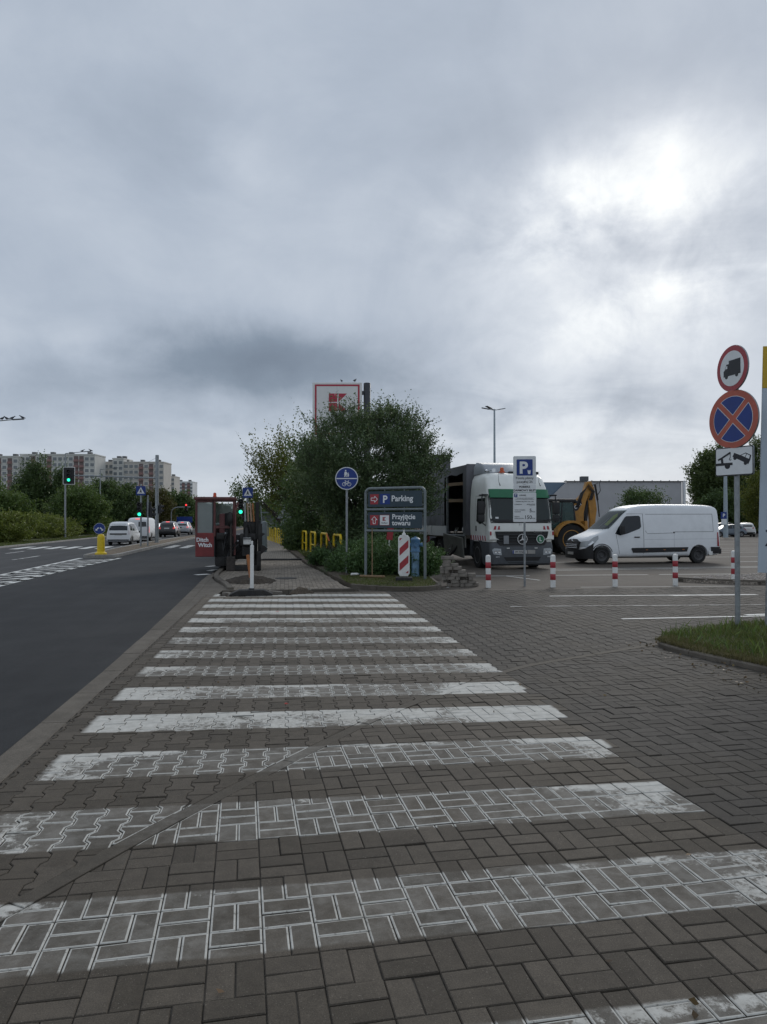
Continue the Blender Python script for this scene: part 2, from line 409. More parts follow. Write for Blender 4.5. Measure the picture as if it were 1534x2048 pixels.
# ---- painted markings on asphalt
def paint_mat(name, wear):
    m, t, b, o = pbr(name)
    pos = t.n('ShaderNodeNewGeometry').outputs['Position']
    a = t.ss(t.m('ADD', t.noise(pos, 2.2, 5, .65), t.m('MULTIPLY', t.noise(pos, 60, 3, .7), .35)), wear, wear+.18)
    t.put(b.inputs['Base Color'], t.mix(a, (.12, .115, .105, 1), (.70, .70, .66, 1))); b.inputs['Roughness'].default_value = .7
    return m
M_PAINT = paint_mat('road paint', .38); M_PAINTW = paint_mat('worn road paint', .58)
def strip(parent, a, b, wd, z, m=None, name='painted_line'):
    dx, dy = b[0]-a[0], b[1]-a[1]; d = math.hypot(dx, dy); nx, ny = -dy/d*wd/2, dx/d*wd/2
    o = sheet(name, [(a[0]+nx, a[1]+ny), (b[0]+nx, b[1]+ny), (b[0]-nx, b[1]-ny), (a[0]-nx, a[1]-ny)], z, m or M_PAINT, parent)
    if parent.name == 'parking_lot':
        for v in o.data.vertices: v.co.z = lotz(v.co.y)+.005+(z+.005)
    return o
ZR = -.005
for a, b in (((-6.75, 12), (-6.98, 19)), ((-6.98, 19), (-7.15, 24)), ((-7.15, 24), (-7.14, 33)), ((-8.05, 12), (-8.3, 22)), ((-8.3, 22), (-8.8, 33.2))): strip(road, a, b, .2, ZR)
for i in range(17):
    y = 13.+i*1.15; xl = lerp(-8.08, -8.75, (y-12)/21.); xr = lerp(-6.83, -7.12, (y-12)/21.)
    if y+2.3 > 33: continue
    sheet('hatch_bar', [(xl+.02, y), (xr-.02, y+1.75), (xr-.02, y+2.3), (xl+.02, y+.55)], ZR, M_PAINTW, road)
for i in range(6): strip(road, (-7.0+i*.95, 45), (-7.15+i*.95, 50.5), .5, ZR, M_PAINTW, 'crossing_bar')
for i in range(7): strip(road2, (-15.6+i*.95, 44.6), (-15.9+i*.95, 48.8), .5, ZR, M_PAINT, 'crossing_bar')
for y in (19, 25.5, 32, 54, 62, 70, 80, 92, 106): strip(road2, (-11.2-(y-32)*.017, y), (-11.3-(y-32)*.017, y+3.6), .14, ZR, M_PAINTW)
for y in (30.5, 38.5): strip(road2, (-13.8, y), (-13.95, y+3.2), .14, ZR, M_PAINTW)
for a, b, wd in (((-2.62, 22.2), (-2.26, 22.5), .26), ((-2.72, 26.3), (-2.46, 26.7), .22), ((-2.42, 24.0), (-2.27, 24.6), .2)): strip(road, a, b, wd, ZR)

# ---- paving: the crossing, the dark entrance beside it, the edging that parts the two laying patterns
BORDER = smooth_line([(-1.66, 2.35), (-1.12, 3.1), (-.75, 3.71), (-.39, 4.25), (.11, 4.94), (.58, 5.6), (.97, 6.08), (1.54, 6.65), (2.23, 7.35), (2.75, 7.75), (3.34, 8.05), (4.05, 8.42), (4.79, 8.79)], 2)
BORDER_EXT = BORDER+[(9., 10.3), (14., 11.)]
KERB_IN = -1.68
ISLAND = smooth_line([(4.78, 8.72), (4.95, 9.15), (5.35, 9.52), (5.95, 9.77), (7.3, 10.2), (9.5, 10.8), (14, 11.5)], 2)+[(14, 2.5), (6.6, 2.5)]+smooth_line([(6.0, 4.0), (5.45, 5.5), (5.08, 7.0), (4.86, 7.9), (4.74, 8.4), (4.78, 8.72)], 2)
HOLE = [(-1.32, 15.70), (-.75, 15.62), (-.2, 15.70), (.28, 15.78), (.34, 16.6), (.3, 17.0), (-1.42, 17.0), (-1.5, 16.3)]
def inside(P, x, y):
    c = False; j = len(P)-1
    for i in range(len(P)):
        if (P[i][1] > y) != (P[j][1] > y) and x < (P[j][0]-P[i][0])*(y-P[i][1])/(P[j][1]-P[i][1])+P[i][0]: c = not c
        j = i
    return c
def stripe_nodes(t, pos):
    """0..1 paint of the zebra bars at a place on the paving, and how much of it has survived traffic"""
    X, Y, Z = t.sep(pos)
    m = t.m('MINIMUM', t.m('MAXIMUM', t.m('MULTIPLY_ADD', t.m('SUBTRACT', Y, 2.7), -.0225, .03), -.125), .03)
    jit = t.m('MULTIPLY_ADD', t.noise(pos, 2.5, 5, .65), .05, -.025)
    s = t.m('ADD', t.m('SUBTRACT', Y, t.m('MULTIPLY', t.m('ADD', X, 1.5), m)), jit)
    ph = t.m('FRACT', t.m('ADD', t.m('SUBTRACT', s, 3.65), 20.0))
    band = t.m('MULTIPLY', t.ss(ph, 0., .025), t.ss(ph, .50, .525, 1., 0.))
    jx = t.m('ADD', X, t.m('MULTIPLY_ADD', t.noise(pos, 9, 4, .6), .05, -.025))
    rt = t.ss(Y, 2.4, 4.0, 2.5, 2.28)
    xm = t.m('MULTIPLY', t.ss(jx, -1.52, -1.46), t.ss(t.m('SUBTRACT', jx, rt), -.04, .0, 1., 0.))
    ym = t.m('MULTIPLY', t.m('GREATER_THAN', s, 1.55), t.m('LESS_THAN', s, 16.3))
    band = t.m('MULTIPLY', band, t.m('MULTIPLY', xm, ym))
    # survival along the crossing, one value for every bar (they were not worn alike)
    idx = t.m('DIVIDE', t.m('ADD', t.m('SUBTRACT', s, 3.65), 2.0), 16.0)
    def lv(p): return (p, p, p)
    bars = [.42, .16, .14, .20, .66, .46, .22, .16, .20, .28, .50, .80, .86, .86, .84, .78]
    st = t.ramp(idx, [((i+.25)/16., lv(b)) for i, b in enumerate(bars)])
    ends = t.m('ADD', t.ss(X, 1.2, 2.2, 0., .40), t.ss(X, -.7, -1.4, 0., .38))
    n1 = t.m('MULTIPLY_ADD', t.noise(pos, 1.9, 4, .6, .4), 1.15, -.58)
    n2 = t.m('MULTIPLY_ADD', t.noise(pos, 24, 6, .75), .75, -.375)
    lip = t.m('MULTIPLY', t.ss(ph, .36, .49), t.ss(t.noise(pos, 1.1, 4, .6), .42, .62, 0., .34))
    q = t.m('ADD', t.m('ADD', t.m('ADD', st, ends), lip), t.m('ADD', n1, n2))
    return band, t.ss(q, .47, .66), q
def paver_mat(name, c0, c1, zebra):
    m, t, b, o = pbr(name)
    pos = t.n('ShaderNodeNewGeometry').outputs['Position']
    tone = t.n('ShaderNodeAttribute', attribute_name='tone').outputs['Fac']
    rim = t.n('ShaderNodeAttribute', attribute_name='rim').outputs['Fac']
    c = t.mix(tone, (*c0, 1), (*c1, 1))
    big = t.noise(pos, .7, 6, .65, .5); fin = t.noise(pos, 190, 3, .75); mid = t.noise(pos, 14, 5, .65)
    c = t.mix(t.ss(big, .42, .72, 0, .42), c, (.070, .056, .037, 1)); c = t.mix(t.ss(t.noise(pos, 1.7, 6, .7, .8), .58, .74, 0, .5), c, (.022, .020, .017, 1)); c = t.mix(t.ss(t.noise(pos, .9, 7, .72, 1.2), .60, .78, 0, .35), c, (.13, .115, .092, 1))
    c = t.mix(.55, c, t.mix(t.ss(mid, .25, .75), (.72, .72, .72, 1), (1.26, 1.26, 1.26, 1)), 'MULTIPLY')
    c = t.mix(.8, c, t.mix(t.ss(fin, .3, .7), (.68, .68, .68, 1), (1.32, 1.32, 1.32, 1)), 'MULTIPLY')
    c = t.mix(t.ss(t.noise(pos, 170, 2, .5), .67, .73, 0, .55), c, (.30, .27, .225, 1))
    c = t.mix(t.m('MULTIPLY', t.ss(rim, .7, 1.), .30), c, (.03, .026, .02, 1))
    if zebra:
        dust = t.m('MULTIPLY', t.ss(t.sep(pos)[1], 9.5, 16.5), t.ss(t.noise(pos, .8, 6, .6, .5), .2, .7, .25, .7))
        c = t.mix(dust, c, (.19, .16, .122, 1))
        band, keep, q = stripe_nodes(t, pos)
        brk = t.ss(t.m('ADD', t.noise(pos, 35, 4, .7), t.m('MULTIPLY', big, .25)), .44, .58)
        edge = t.m('MULTIPLY', t.m('MULTIPLY', t.ss(rim, .12, .5), t.ss(rim, .93, .995, 1., 0.)), t.m('MULTIPLY_ADD', brk, .55, .38))
        film = t.m('MULTIPLY', t.m('MULTIPLY', t.ss(q, -.3, .5), t.ss(t.noise(pos, 7, 6, .7, .6), .3, .7, .25, 1.)), .26)
        a = t.m('MULTIPLY', band, t.m('MAXIMUM', t.m('MAXIMUM', t.m('MULTIPLY', keep, t.ss(rim, .96, 1., .93, .2)), edge), film))
        pc = t.mix(t.ss(mid, .3, .7), (.48, .465, .42, 1), (.62, .605, .555, 1))
        pc = t.mix(t.ss(t.noise(pos, .5, 4, .6), .52, .7, 0, .35), pc, (.34, .31, .25, 1))
        c = t.mix(a, c, pc)
        px, py, pz = t.sep(pos)   # two dabs of a surveyor's red spray
        for (rx, ry, rr) in ((.02, 6.35, .035), (-.12, 12.9, .05)):
            d = t.m('SQRT', t.m('ADD', t.m('POWER', t.m('SUBTRACT', px, rx), 2.), t.m('POWER', t.m('SUBTRACT', py, ry), 2.)))
            c = t.mix(t.ss(t.m('ADD', d, t.m('MULTIPLY', mid, .06)), rr*.9, rr*1.6, .8, 0.), c, (.55, .07, .06, 1))
    t.put(b.inputs['Base Color'], c); b.inputs['Roughness'].default_value = .82; b.inputs['Specular IOR Level'].default_value = .3
    bp = t.n('ShaderNodeBump'); bp.inputs['Strength'].default_value = .35; bp.inputs['Distance'].default_value = .003
    t.put(bp.inputs['Height'], t.m('ADD', fin, mid)); t.put(b.inputs['Normal'], bp.outputs[0])
    return m
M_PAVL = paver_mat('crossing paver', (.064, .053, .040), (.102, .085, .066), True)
M_PAVD = paver_mat('entrance paver', (.038, .033, .027), (.066, .058, .049), False)
M_PAVS = paver_mat('sidewalk paver', (.19, .163, .132), (.27, .233, .188), False)
def inset(P, d):
    n = len(P); out = []
    for i in range(n):
        a, b, c = P[i-1], P[i], P[(i+1) % n]
        e1 = (b[0]-a[0], b[1]-a[1]); e2 = (c[0]-b[0], c[1]-b[1])
        l1 = math.hypot(*e1) or 1e-6; l2 = math.hypot(*e2) or 1e-6
        n1 = (-e1[1]/l1, e1[0]/l1); n2 = (-e2[1]/l2, e2[0]/l2)
        k = 1+n1[0]*n2[0]+n1[1]*n2[1]; k = max(k, .35)
        out.append((b[0]+(n1[0]+n2[0])/k*d, b[1]+(n1[1]+n2[1])/k*d))
    return out
class Field:
    """collects pavers; the nearest become objects of their own, the others one mesh"""
    RINGS = ((0., -.05, 1.), (0., -.004, 1.), (.004, -.0003, .8), (.0115, 0., 0.))
    def __init__(s, m): s.m = m; s.items = []; s.shapes = {}
    def add(s, key, poly, x, y, rz, lim=True): s.items.append((key, poly, x, y, rz, random.random(), random.gauss(0, .0016), random.gauss(0, .009), random.gauss(0, .009)))
    def verts(s, poly):
        V = []; A = []
        for d, z, a in s.RINGS:
            V += [(px, py, z) for px, py in (inset(poly, d) if d else poly)]; A += [a]*len(poly)
        n = len(poly); F = [tuple(range(3*n, 4*n))]
        for r in range(3): F += [(r*n+i, r*n+(i+1) % n, (r+1)*n+(i+1) % n, (r+1)*n+i) for i in range(n)]
        return V, F, A
    def mesh(s, V, F, A, tone):
        me = bpy.data.meshes.new('paver'); me.from_pydata(V, [], F)
        a = me.attributes.new('rim', 'FLOAT', 'POINT'); a.data.foreach_set('value', A)
        a = me.attributes.new('tone', 'FLOAT', 'POINT'); a.data.foreach_set('value', tone)
        me.materials.append(s.m); return me
    def build(s, parent, name, rest, limit=300):
        def size(it):
            u, v = proj(it[2], it[3])
            return -9e9 if not (-10 < u < 1544 and v < 2060) else -math.hypot(it[2], it[3])
        s.items.sort(key=size, reverse=True)
        V = []; F = []; A = []; TN = []
        for i, (key, poly, x, y, rz, tn, dz, ta, tb) in enumerate(s.items):
            if i < limit:
                q = (key, int(tn*8)) if key else None
                if q is None or q not in s.shapes:
                    v, f, a = s.verts(poly); me = s.mesh(v, f, a, [tn]*len(v))
                    if q: s.shapes[q] = me
                else: me = s.shapes[q]
                link(name, me, None, parent, (x, y, dz), (ta, tb, rz))
            else:
                v, f, a = s.verts(poly); k = len(V); ca, sa = math.cos(rz), math.sin(rz)
                V += [(x+px*ca-py*sa, y+px*sa+py*ca, dz+pz-px*tb+py*ta) for px, py, pz in v]
                F += [tuple(j+k for j in q) for q in f]; A += a; TN += [tn]*len(v)
        if V: tag(link(rest, s.mesh(V, F, A, TN), None, parent), kind='stuff')
def clip(P, px, py, nx, ny):
    """keep the side of the line through (px,py) that (nx,ny) points to"""
    out = []; n = len(P)
    D = [(x-px)*nx+(y-py)*ny for x, y in P]
    for i in range(n):
        j = (i+1) % n
        if D[i] >= 0: out.append(P[i])
        if (D[i] >= 0) != (D[j] >= 0):
            k = D[i]/(D[i]-D[j]); out.append((lerp(P[i][0], P[j][0], k), lerp(P[i][1], P[j][1], k)))
    return out
def area(P): return .5*sum(P[i-1][0]*P[i][1]-P[i][0]*P[i-1][1] for i in range(len(P)))
def border_side(x, y):
    """signed distance to the edging (positive on the near side) with its foot point and normal"""
    best = None
    for a, b in zip(BORDER_EXT, BORDER_EXT[1:]):
        dx, dy = b[0]-a[0], b[1]-a[1]; L2 = dx*dx+dy*dy
        k = max(0, min(1, ((x-a[0])*dx+(y-a[1])*dy)/L2)); fx, fy = a[0]+dx*k, a[1]+dy*k
        d = math.hypot(x-fx, y-fy)
        if best is None or d < best[0]:
            L = math.sqrt(L2); nx, ny = dy/L, -dx/L
            best = (d, d if (x-fx)*nx+(y-fy)*ny > 0 else -d, fx, fy, nx, ny)
    return best[1:]
HALF = .05
fields = {k: Field(m) for k, m in (('wl', M_PAVL), ('il', M_PAVL), ('wd', M_PAVD), ('id', M_PAVD))}
def lay(kind, key, poly, x, y, rz):
    u, v = proj(x, y)
    if y > .6 and (u < -260 or u > 1800) and y > 3: return
    if x < KERB_IN-.12 or inside(HOLE, x, y) or y > 16.9: return
    if x > 4.5 and inside(ISLAND, x, y) and inside(ISLAND, x+.15, y-.05): return
    ca, sa = math.cos(rz), math.sin(rz)
    W = [(x+px*ca-py*sa, y+px*sa+py*ca) for px, py in poly]; cut = False
    d, fx, fy, nx, ny = border_side(x, y); near = kind == 'w'
    if abs(d) < .22:
        if not near: nx, ny = -nx, -ny
        W2 = clip(W, fx+nx*(HALF-.002), fy+ny*(HALF-.002), nx, ny)
        if len(W2) < 3 or area(W2) < .0012: return
        cut = len(W2) != len(W) or W2 != W; W = W2
    elif (d > 0) != near: return
    if min(p[0] for p in W) < KERB_IN:
        W = clip(W, KERB_IN+.003, 0, 1, 0); cut = True
        if len(W) < 3 or area(W) < .0012: return
    if max(p[1] for p in W) > 16.25:
        W = clip(W, 0, 16.25, 0, -1); cut = True
        if len(W) < 3 or area(W) < .0012: return
    fd = fields[kind+('l' if x < 2.27 else 'd')]
    if cut: fd.add(None, [(p[0]-x, p[1]-y) for p in W], x, y, 0.)
    else: fd.add(key, poly, x, y, rz)
G = .0016
BLK = [(-.1+G, -.05+G), (.1-G, -.05+G), (.1-G, .05-G), (-.1+G, .05-G)]
wr = R(3.15); ca, sa = math.cos(wr), math.sin(wr)
for i in range(-16, 56):
    for j in range(-4, 62):
        cx, cy = i*.2+.07, j*.2+.06
        for k in (-1, 1):
            if (i+j) % 2: lx, ly, rz = cx, cy+k*.05, wr
            else: lx, ly, rz = cx+k*.05, cy, wr+R(90)
            lay('w', 'blk', BLK, lx*ca-ly*sa-.1, lx*sa+ly*ca+.1, rz)
IPV = [(.0825, -.1), (.0825, -.066), (.0575, -.036), (.0575, .036), (.0825, .066), (.0825, .1), (-.0825, .1), (-.0825, .066), (-.0575, .036), (-.0575, -.036), (-.0825, -.066), (-.0825, -.1)]
IPV = inset(IPV, G)
for i in range(-2, 100):
    for j in range(10, 86):
        lay('i', 'ipv', IPV, KERB_IN+.09+i*.14, j*.2+(.1 if i % 2 else 0.), 0.)
cross = sheet('crossing_pavement', rect(KERB_IN-.02, -.5, 2.27, 15.62), -.008, M_JOINT)
for q in (rect(.33, 15.62, 2.27, 16.4), rect(KERB_IN-.02, 15.62, -1.45, 16.4), rect(-3.3, 15.62, KERB_IN-.02, 15.7)):
    if q[0][0] > -2: sheet('paving_bed', q, -.008, M_JOINT, cross)
entr = sheet('entrance_pavement', rect(2.27, -.5, 16, 16.4), -.0082, M_JOINT)
fields['wl'].build(cross, 'paving_block', 'paving_blocks_beyond'); fields['il'].build(cross, 'interlocking_paver', 'interlocking_pavers_beyond')
fields['wd'].build(entr, 'paving_block', 'paving_blocks_beyond'); fields['id'].build(entr, 'interlocking_paver', 'interlocking_pavers_beyond')
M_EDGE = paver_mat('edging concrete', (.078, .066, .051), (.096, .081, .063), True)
BO = []
for i_, p_ in enumerate(BORDER):
    a_ = BORDER[max(i_-1, 0)]; c_ = BORDER[min(i_+1, len(BORDER)-1)]; d_ = math.dist(a_, c_); BO.append((p_[0]+(c_[1]-a_[1])/d_*.046, p_[1]-(c_[0]-a_[0])/d_*.046))
kerb_run(BO, .092, -.06, .0006, M_EDGE, cross, 1.0, 'edging_stone', gap=.004, bev=.002)
kerb_run([(KERB_IN-.012, 1.0), (KERB_IN-.012, 8.0), (KERB_IN-.06, 11), (KERB_IN-.14, 14), (KERB_IN-.24, 17.5), (KERB_IN-.33, 20), (KERB_IN-.36, 22.2)], .20, -.12, .002, M_KERB, cross, 1.0, 'flush_kerb_stone', bev=.004)

apr = sheet('paved_apron', [(-1.46, 15.5), (-1.40, 17.0), (-1.2, 17.0), (-1.5, 18.3), (-1.82, 19.7), (-2.1, 21.4), (-2.14, 23.0), (-2.2, 23.0), (-2.10, 20), (-2.0, 17.5), (-1.90, 14.2), (-1.82, 10.5), (-1.75, 7.0), (-1.685, 7.0), (-1.685, 15.5)], -.0012, M_KERB, cross)
# ---- sidewalk beyond the trench
SWL = [(-1.25, 17.05), (-1.42, 18.2), (-1.72, 19.6), (-2.0, 21.2), (-2.08, 23), (-2.08, 70), (-2.1, 90)]
SWR = [(1.66, 17.05), (1.47, 17.8), (1.30, 20.5), (1.13, 23.3), (.76, 27.3), (.48, 33.7), (.17, 41), (-.5, 59), (-1.1, 68), (-1.3, 90)]
def brickmat(name, c0, c1):
    m, t, b, o = pbr(name)
    pos = t.n('ShaderNodeNewGeometry').outputs['Position']; X, Y, Z = t.sep(pos)
    br = t.n('ShaderNodeTexBrick'); t.put(br.inputs['Vector'], t.comb(Y, X, 0.)); br.inputs['Scale'].default_value = 1.
    br.inputs['Brick Width'].default_value = .2; br.inputs['Row Height'].default_value = .1; br.inputs['Mortar Size'].default_value = .004
    br.inputs['Color1'].default_value = (*c0, 1); br.inputs['Color2'].default_value = (*c1, 1); br.inputs['Mortar'].default_value = (.05, .045, .035, 1)
    t.put(b.inputs['Base Color'], t.mix(.6, br.outputs[0], t.mix(t.noise(pos, 1.3, 6, .65), (.6, .6, .6, 1), (1.4, 1.4, 1.4, 1)), 'MULTIPLY')); b.inputs['Roughness'].default_value = .85
    return m
walk = sheet('sidewalk', SWL+SWR[::-1], -.012, brickmat('sidewalk far pavers', (.19, .163, .132), (.26, .225, .18)))
sf = Field(M_PAVS); SWP = [(-1.2, 17.2), (-1.3, 17.6), (-1.36, 18.2), (-1.66, 19.6), (-1.92, 21.2), (-1.94, 23), (-1.94, 31)]+[(.6, 31), (.74, 27.3), (1.11, 23.3), (1.28, 20.5), (1.45, 17.8), (1.5, 17.2)]
MOUND = [(-1.5, 18.95), (-.95, 18.6), (-.35, 18.8), (-.2, 19.6), (-.5, 20.4), (-1.2, 20.5), (-1.6, 19.9)]
for i in range(-22, 18):
    for j in range(86, 156):
        x, y = i*.1+.05, j*.2+(.1 if i % 2 else 0.)
        if inside(SWP, x, y) and not inside(MOUND, x, y): sf.add('blk', BLK, x, y, R(90))
sf.build(walk, 'paving_block', 'paving_blocks_beyond')
kerb_run(smooth_line([(-2.1, 60), (-2.1, 30), (-2.1, 23), (-2.03, 21.2), (-1.75, 19.6), (-1.45, 18.2), (-1.3, 17.1)], 2), .14, -.12, .06, M_KERB, walk, 1.0, limit=60)
kerb_run([(-1.5, 17.0), (1.75, 17.0)], .12, -.3, .004, M_KERB, walk, .8, 'kerb_stone', bev=.01)

# ---- parking lot, planted bed at the corner, gravel island, grass island
def lotz(y): return -.010 if y < 17.5 else (-.15 if y > 26 else lerp(-.010, -.15, (y-17.5)/8.5))
b_ = MB(); rows_ = [16.3, 17.5, 20, 23, 26, 40, 104]
gv = [[b_.bm.verts.new((x, y, lotz(y))) for x in (1.7, 16, 130)] for y in rows_]
for a_, c_ in zip(gv, gv[1:]):
    for i in range(2): b_.bm.faces.new((a_[i], a_[i+1], c_[i+1], c_[i]))
lot = tag(b_.put('parking_lot', M_LOT, smooth=0), kind='structure')
b_ = MB(); b_.prism(rect(2.3, 16.27, 16, 16.40), -.1, -.002, 'xy'); b_.put('flush_kerb', M_KERB, lot)
M_LINE = M_PAINTW
for a, b, wd in (((4.15, 13.02), (9.6, 12.6), .05), ((8.1, 14.5), (10.1, 14.42), .16)): strip(entr, a, b, wd, .006, M_LINE)
for a, b, wd in (((5.55, 14.72), (10.0, 14.45), .10), ((5.4, 11.1), (8.4, 11.15), .09), ((7.7, 11.3), (8.4, 11.36), .12)): strip(entr, a, b, wd, .0065, M_PAINT)
for a, b, wd in (((8.2, 21.4), (11.2, 21.25), .12), ((11.6, 21.3), (14.6, 21.1), .12), ((15, 21.1), (18, 20.9), .12), ((9.3, 24.3), (18.6, 25.2), .12), ((9.6, 25.1), (30, 26.6), .1),
                 ((6.66, 21.4), (6.98, 19.25), .07), ((4.9, 21.6), (7.4, 21.3), .12), ((7.1, 16.75), (11, 16.5), .05), ((19.2, 29), (26, 29.3), .12), ((10, 29.5), (14, 29.9), .12), ((20, 33), (30, 33.2), .12), ((23, 38), (36, 38.3), .12),
                 ((28, 44), (42, 44.2), .13), ((26, 41), (33, 41), .13), ((32, 52), (48, 52.2), .13), ((36, 60), (52, 60.), .13)): strip(lot, a, b, wd, -.005, M_PAINT)
for a, b in (((3.9, 17.0), (4.4, 24)), ((13.2, 24.7), (17.5, 22.5))): strip(lot, a, b, .06, -.0055, M_PAINTW)
BEDF = smooth_line([(1.55, 17.15), (1.75, 16.85), (2.6, 16.2), (3.2, 16.22), (3.62, 16.6), (3.75, 17.15), (3.8, 18.2), (4.3, 22), (4.6, 24)], 2)
bed = slab('planted_bed', [(1.68, 17.2)]+[(x-.02, y+.06) for x, y in BEDF[2:]]+[(4.7, 60), (-.3, 60), (.22, 41), (.53, 33.7), (.81, 27.3), (1.18, 23.3), (1.35, 20.5)], -.2, .075, M_EARTH, bev=.02)
kerb_run(BEDF, .08, -.15, .10, M_KERB, bed, .8, limit=14)
isl = slab('grass_island', [(x, y) for x, y in ISLAND], -.2, .05, M_GRASSG, bev=.02)
kerb_run(smooth_line([(4.78, 8.68), (4.72, 8.35), (4.84, 7.9), (5.06, 7.0), (5.43, 5.5), (6.0, 4.0)], 2)[::-1], .09, -.15, .055, M_KERB, isl, .6)
GRAV = smooth_line([(10.35, 18.1), (10.55, 17.7), (11.1, 17.15), (11.8, 16.75), (13.5, 16.3), (17, 15.9)], 2)
grav = slab('gravel_island', GRAV+[(17.5, 20.2), (14.2, 19.9), (11.5, 18.8)], -.1, .07, M_GRAVEL, bev=.01)
kerb_run(GRAV, .09, -.1, .11, M_KERB, grav, .8, limit=14)
# ================================================================ SIGNS AND STREET FURNITURE
M_GALV = mat('galvanised steel', (.30, .32, .33), .5, .75, .18, 14, .1, 90, dirt=.12)
M_GREYP = mat('grey painted steel', (.165, .195, .20), .45, .0, .12, 8, dirt=.15)
M_WHITE = mat('white sign face', (.74, .76, .76), .45, 0, .05, 5, dirt=.06)
M_WHITEP = mat('white plastic', (.76, .76, .73), .5, 0, .07, 7, dirt=.18)
M_RED = mat('red sign face', (.36, .035, .045), .45, 0, .1, 6, dirt=.05)
M_ORANGE = mat('faded red sign face', (.46, .105, .065), .5, 0, .12, 5, dirt=.08)
M_BLUE = mat('blue sign face', (.006, .035, .21), .42, 0, .1, 6)
M_BLACK = mat('black print', (.012, .013, .017), .5)
M_BLACKP = mat('black plastic', (.018, .018, .019), .55, 0, .2, 9, dirt=.1)
M_RUBBER = mat('recycled rubber', (.032, .031, .03), .85, 0, .25, 14, .5, 60, dirt=.35)
M_YELLOW = mat('yellow paint', (.74, .52, .012), .45, 0, .12, 9, .1, 50, dirt=.18)
M_SLATE = mat('slate blue panel', (.028, .052, .070), .45, 0, .1, 4, dirt=.05)
M_GREEN_ON = mat('lit green lens', (.03, .95, .50), .3, emit=1.6)
M_RED_ON = mat('lit red lens', (1., .05, .05), .3, emit=1.6)
M_LENS_OFF = mat('dark lens', (.015, .015, .014), .25)
M_WOOD = mat('raw wood', (.26, .17, .09), .7, 0, .25, 18, .3, 80, dirt=.2)
M_BRASS = mat('orange lamp glass', (.55, .09, .015), .25)

def plate(parent, poly, y0, y1, m, name='sign_face', bev=0.):
    b = MB(); b.prism(poly, y0, y1, 'xz', bev); return b.put(name, m, parent)
def post(parent, h, r=.03, name='post', m=None, z0=0., x=0., y=0., cap=True):
    b = MB(); b.tube([(x, y, z0), (x, y, h)], r, 14)
    if cap: b.tube([(x, y, h), (x, y, h+.012)], [r*1.06, r*.9], 14)
    return b.put(name, m or M_GALV, parent)
def line2(P, wd):
    """a stroke of even width as a polygon"""
    L = []; Q = []
    for i, p in enumerate(P):
        a = P[max(i-1, 0)]; c = P[min(i+1, len(P)-1)]; dx, dy = c[0]-a[0], c[1]-a[1]; d = math.hypot(dx, dy)
        L.append((p[0]-dy/d*wd/2, p[1]+dx/d*wd/2)); Q.append((p[0]+dy/d*wd/2, p[1]-dx/d*wd/2))
    return L+Q[::-1]
def ring_mb(b, cx, cz, r, wd, y0, y1, n=32):
    A = disc(r+wd/2, n, cx, cz); B = disc(r-wd/2, n, cx, cz)
    for i in range(n):
        j = (i+1) % n; b.prism([A[i], A[j], B[j], B[i]], y0, y1, 'xz')
def face_cam(x, y): return -math.atan2(x, y)

# ---- blue round sign: walkers above, bicycle below
s = thing('path_sign', 'round blue sign with walkers above a bicycle on a grey post', 'road sign', (1.80, 21.1, .07), -R(8))
post(s, 2.52, .032)
plate(s, disc(.335, 48, 0, 2.77), -.035, -.047, M_GALV, 'sign_back')
plate(s, disc(.33, 48, 0, 2.77), -.047, -.052, M_WHITE, 'sign_border')
fc = plate(s, disc(.308, 48, 0, 2.77), -.052, -.056, M_BLUE, 'sign_face')
plate(fc, rounded(.60, .028, .004, 2, 0, 2.765), -.056, -.060, M_WHITE, 'dividing_bar')
b = MB()
for (x, z, k) in ((-.03, 2.81, 1.), (.045, 2.81, .62)):
    b.prism(disc(.022*k, 12, x, z+.185*k), -.056, -.060)
    b.prism([(x-.03*k, z+.155*k), (x+.025*k, z+.155*k), (x+.04*k, z+.06*k), (x+.018*k, z+.07*k), (x+.03*k, z), (x+.006*k, z), (x-.004*k, z+.06*k), (x-.02*k, z), (x-.046*k, z), (x-.03*k, z+.07*k), (x-.045*k, z+.06*k)], -.056, -.060)
b.prism(line2([(-.005, 2.94), (.04, 2.89)], .016), -.0565, -.0605); b.put('walkers_symbol', M_WHITE, fc)
b = MB()
for x in (-.075, .075): ring_mb(b, x, 2.60, .05, .013, -.056, -.060, 24)
for P in (((-.075, 2.60), (-.04, 2.68), (.045, 2.68), (0, 2.60), (-.04, 2.68)), ((0, 2.60), (-.075, 2.60)), ((.075, 2.60), (.04, 2.70), (.065, 2.71)), ((-.06, 2.705), (-.02, 2.705))):
    for p, q in zip(P, P[1:]): b.prism(line2([p, q], .012), -.0562, -.0602)
b.put('bicycle_symbol', M_WHITE, fc)

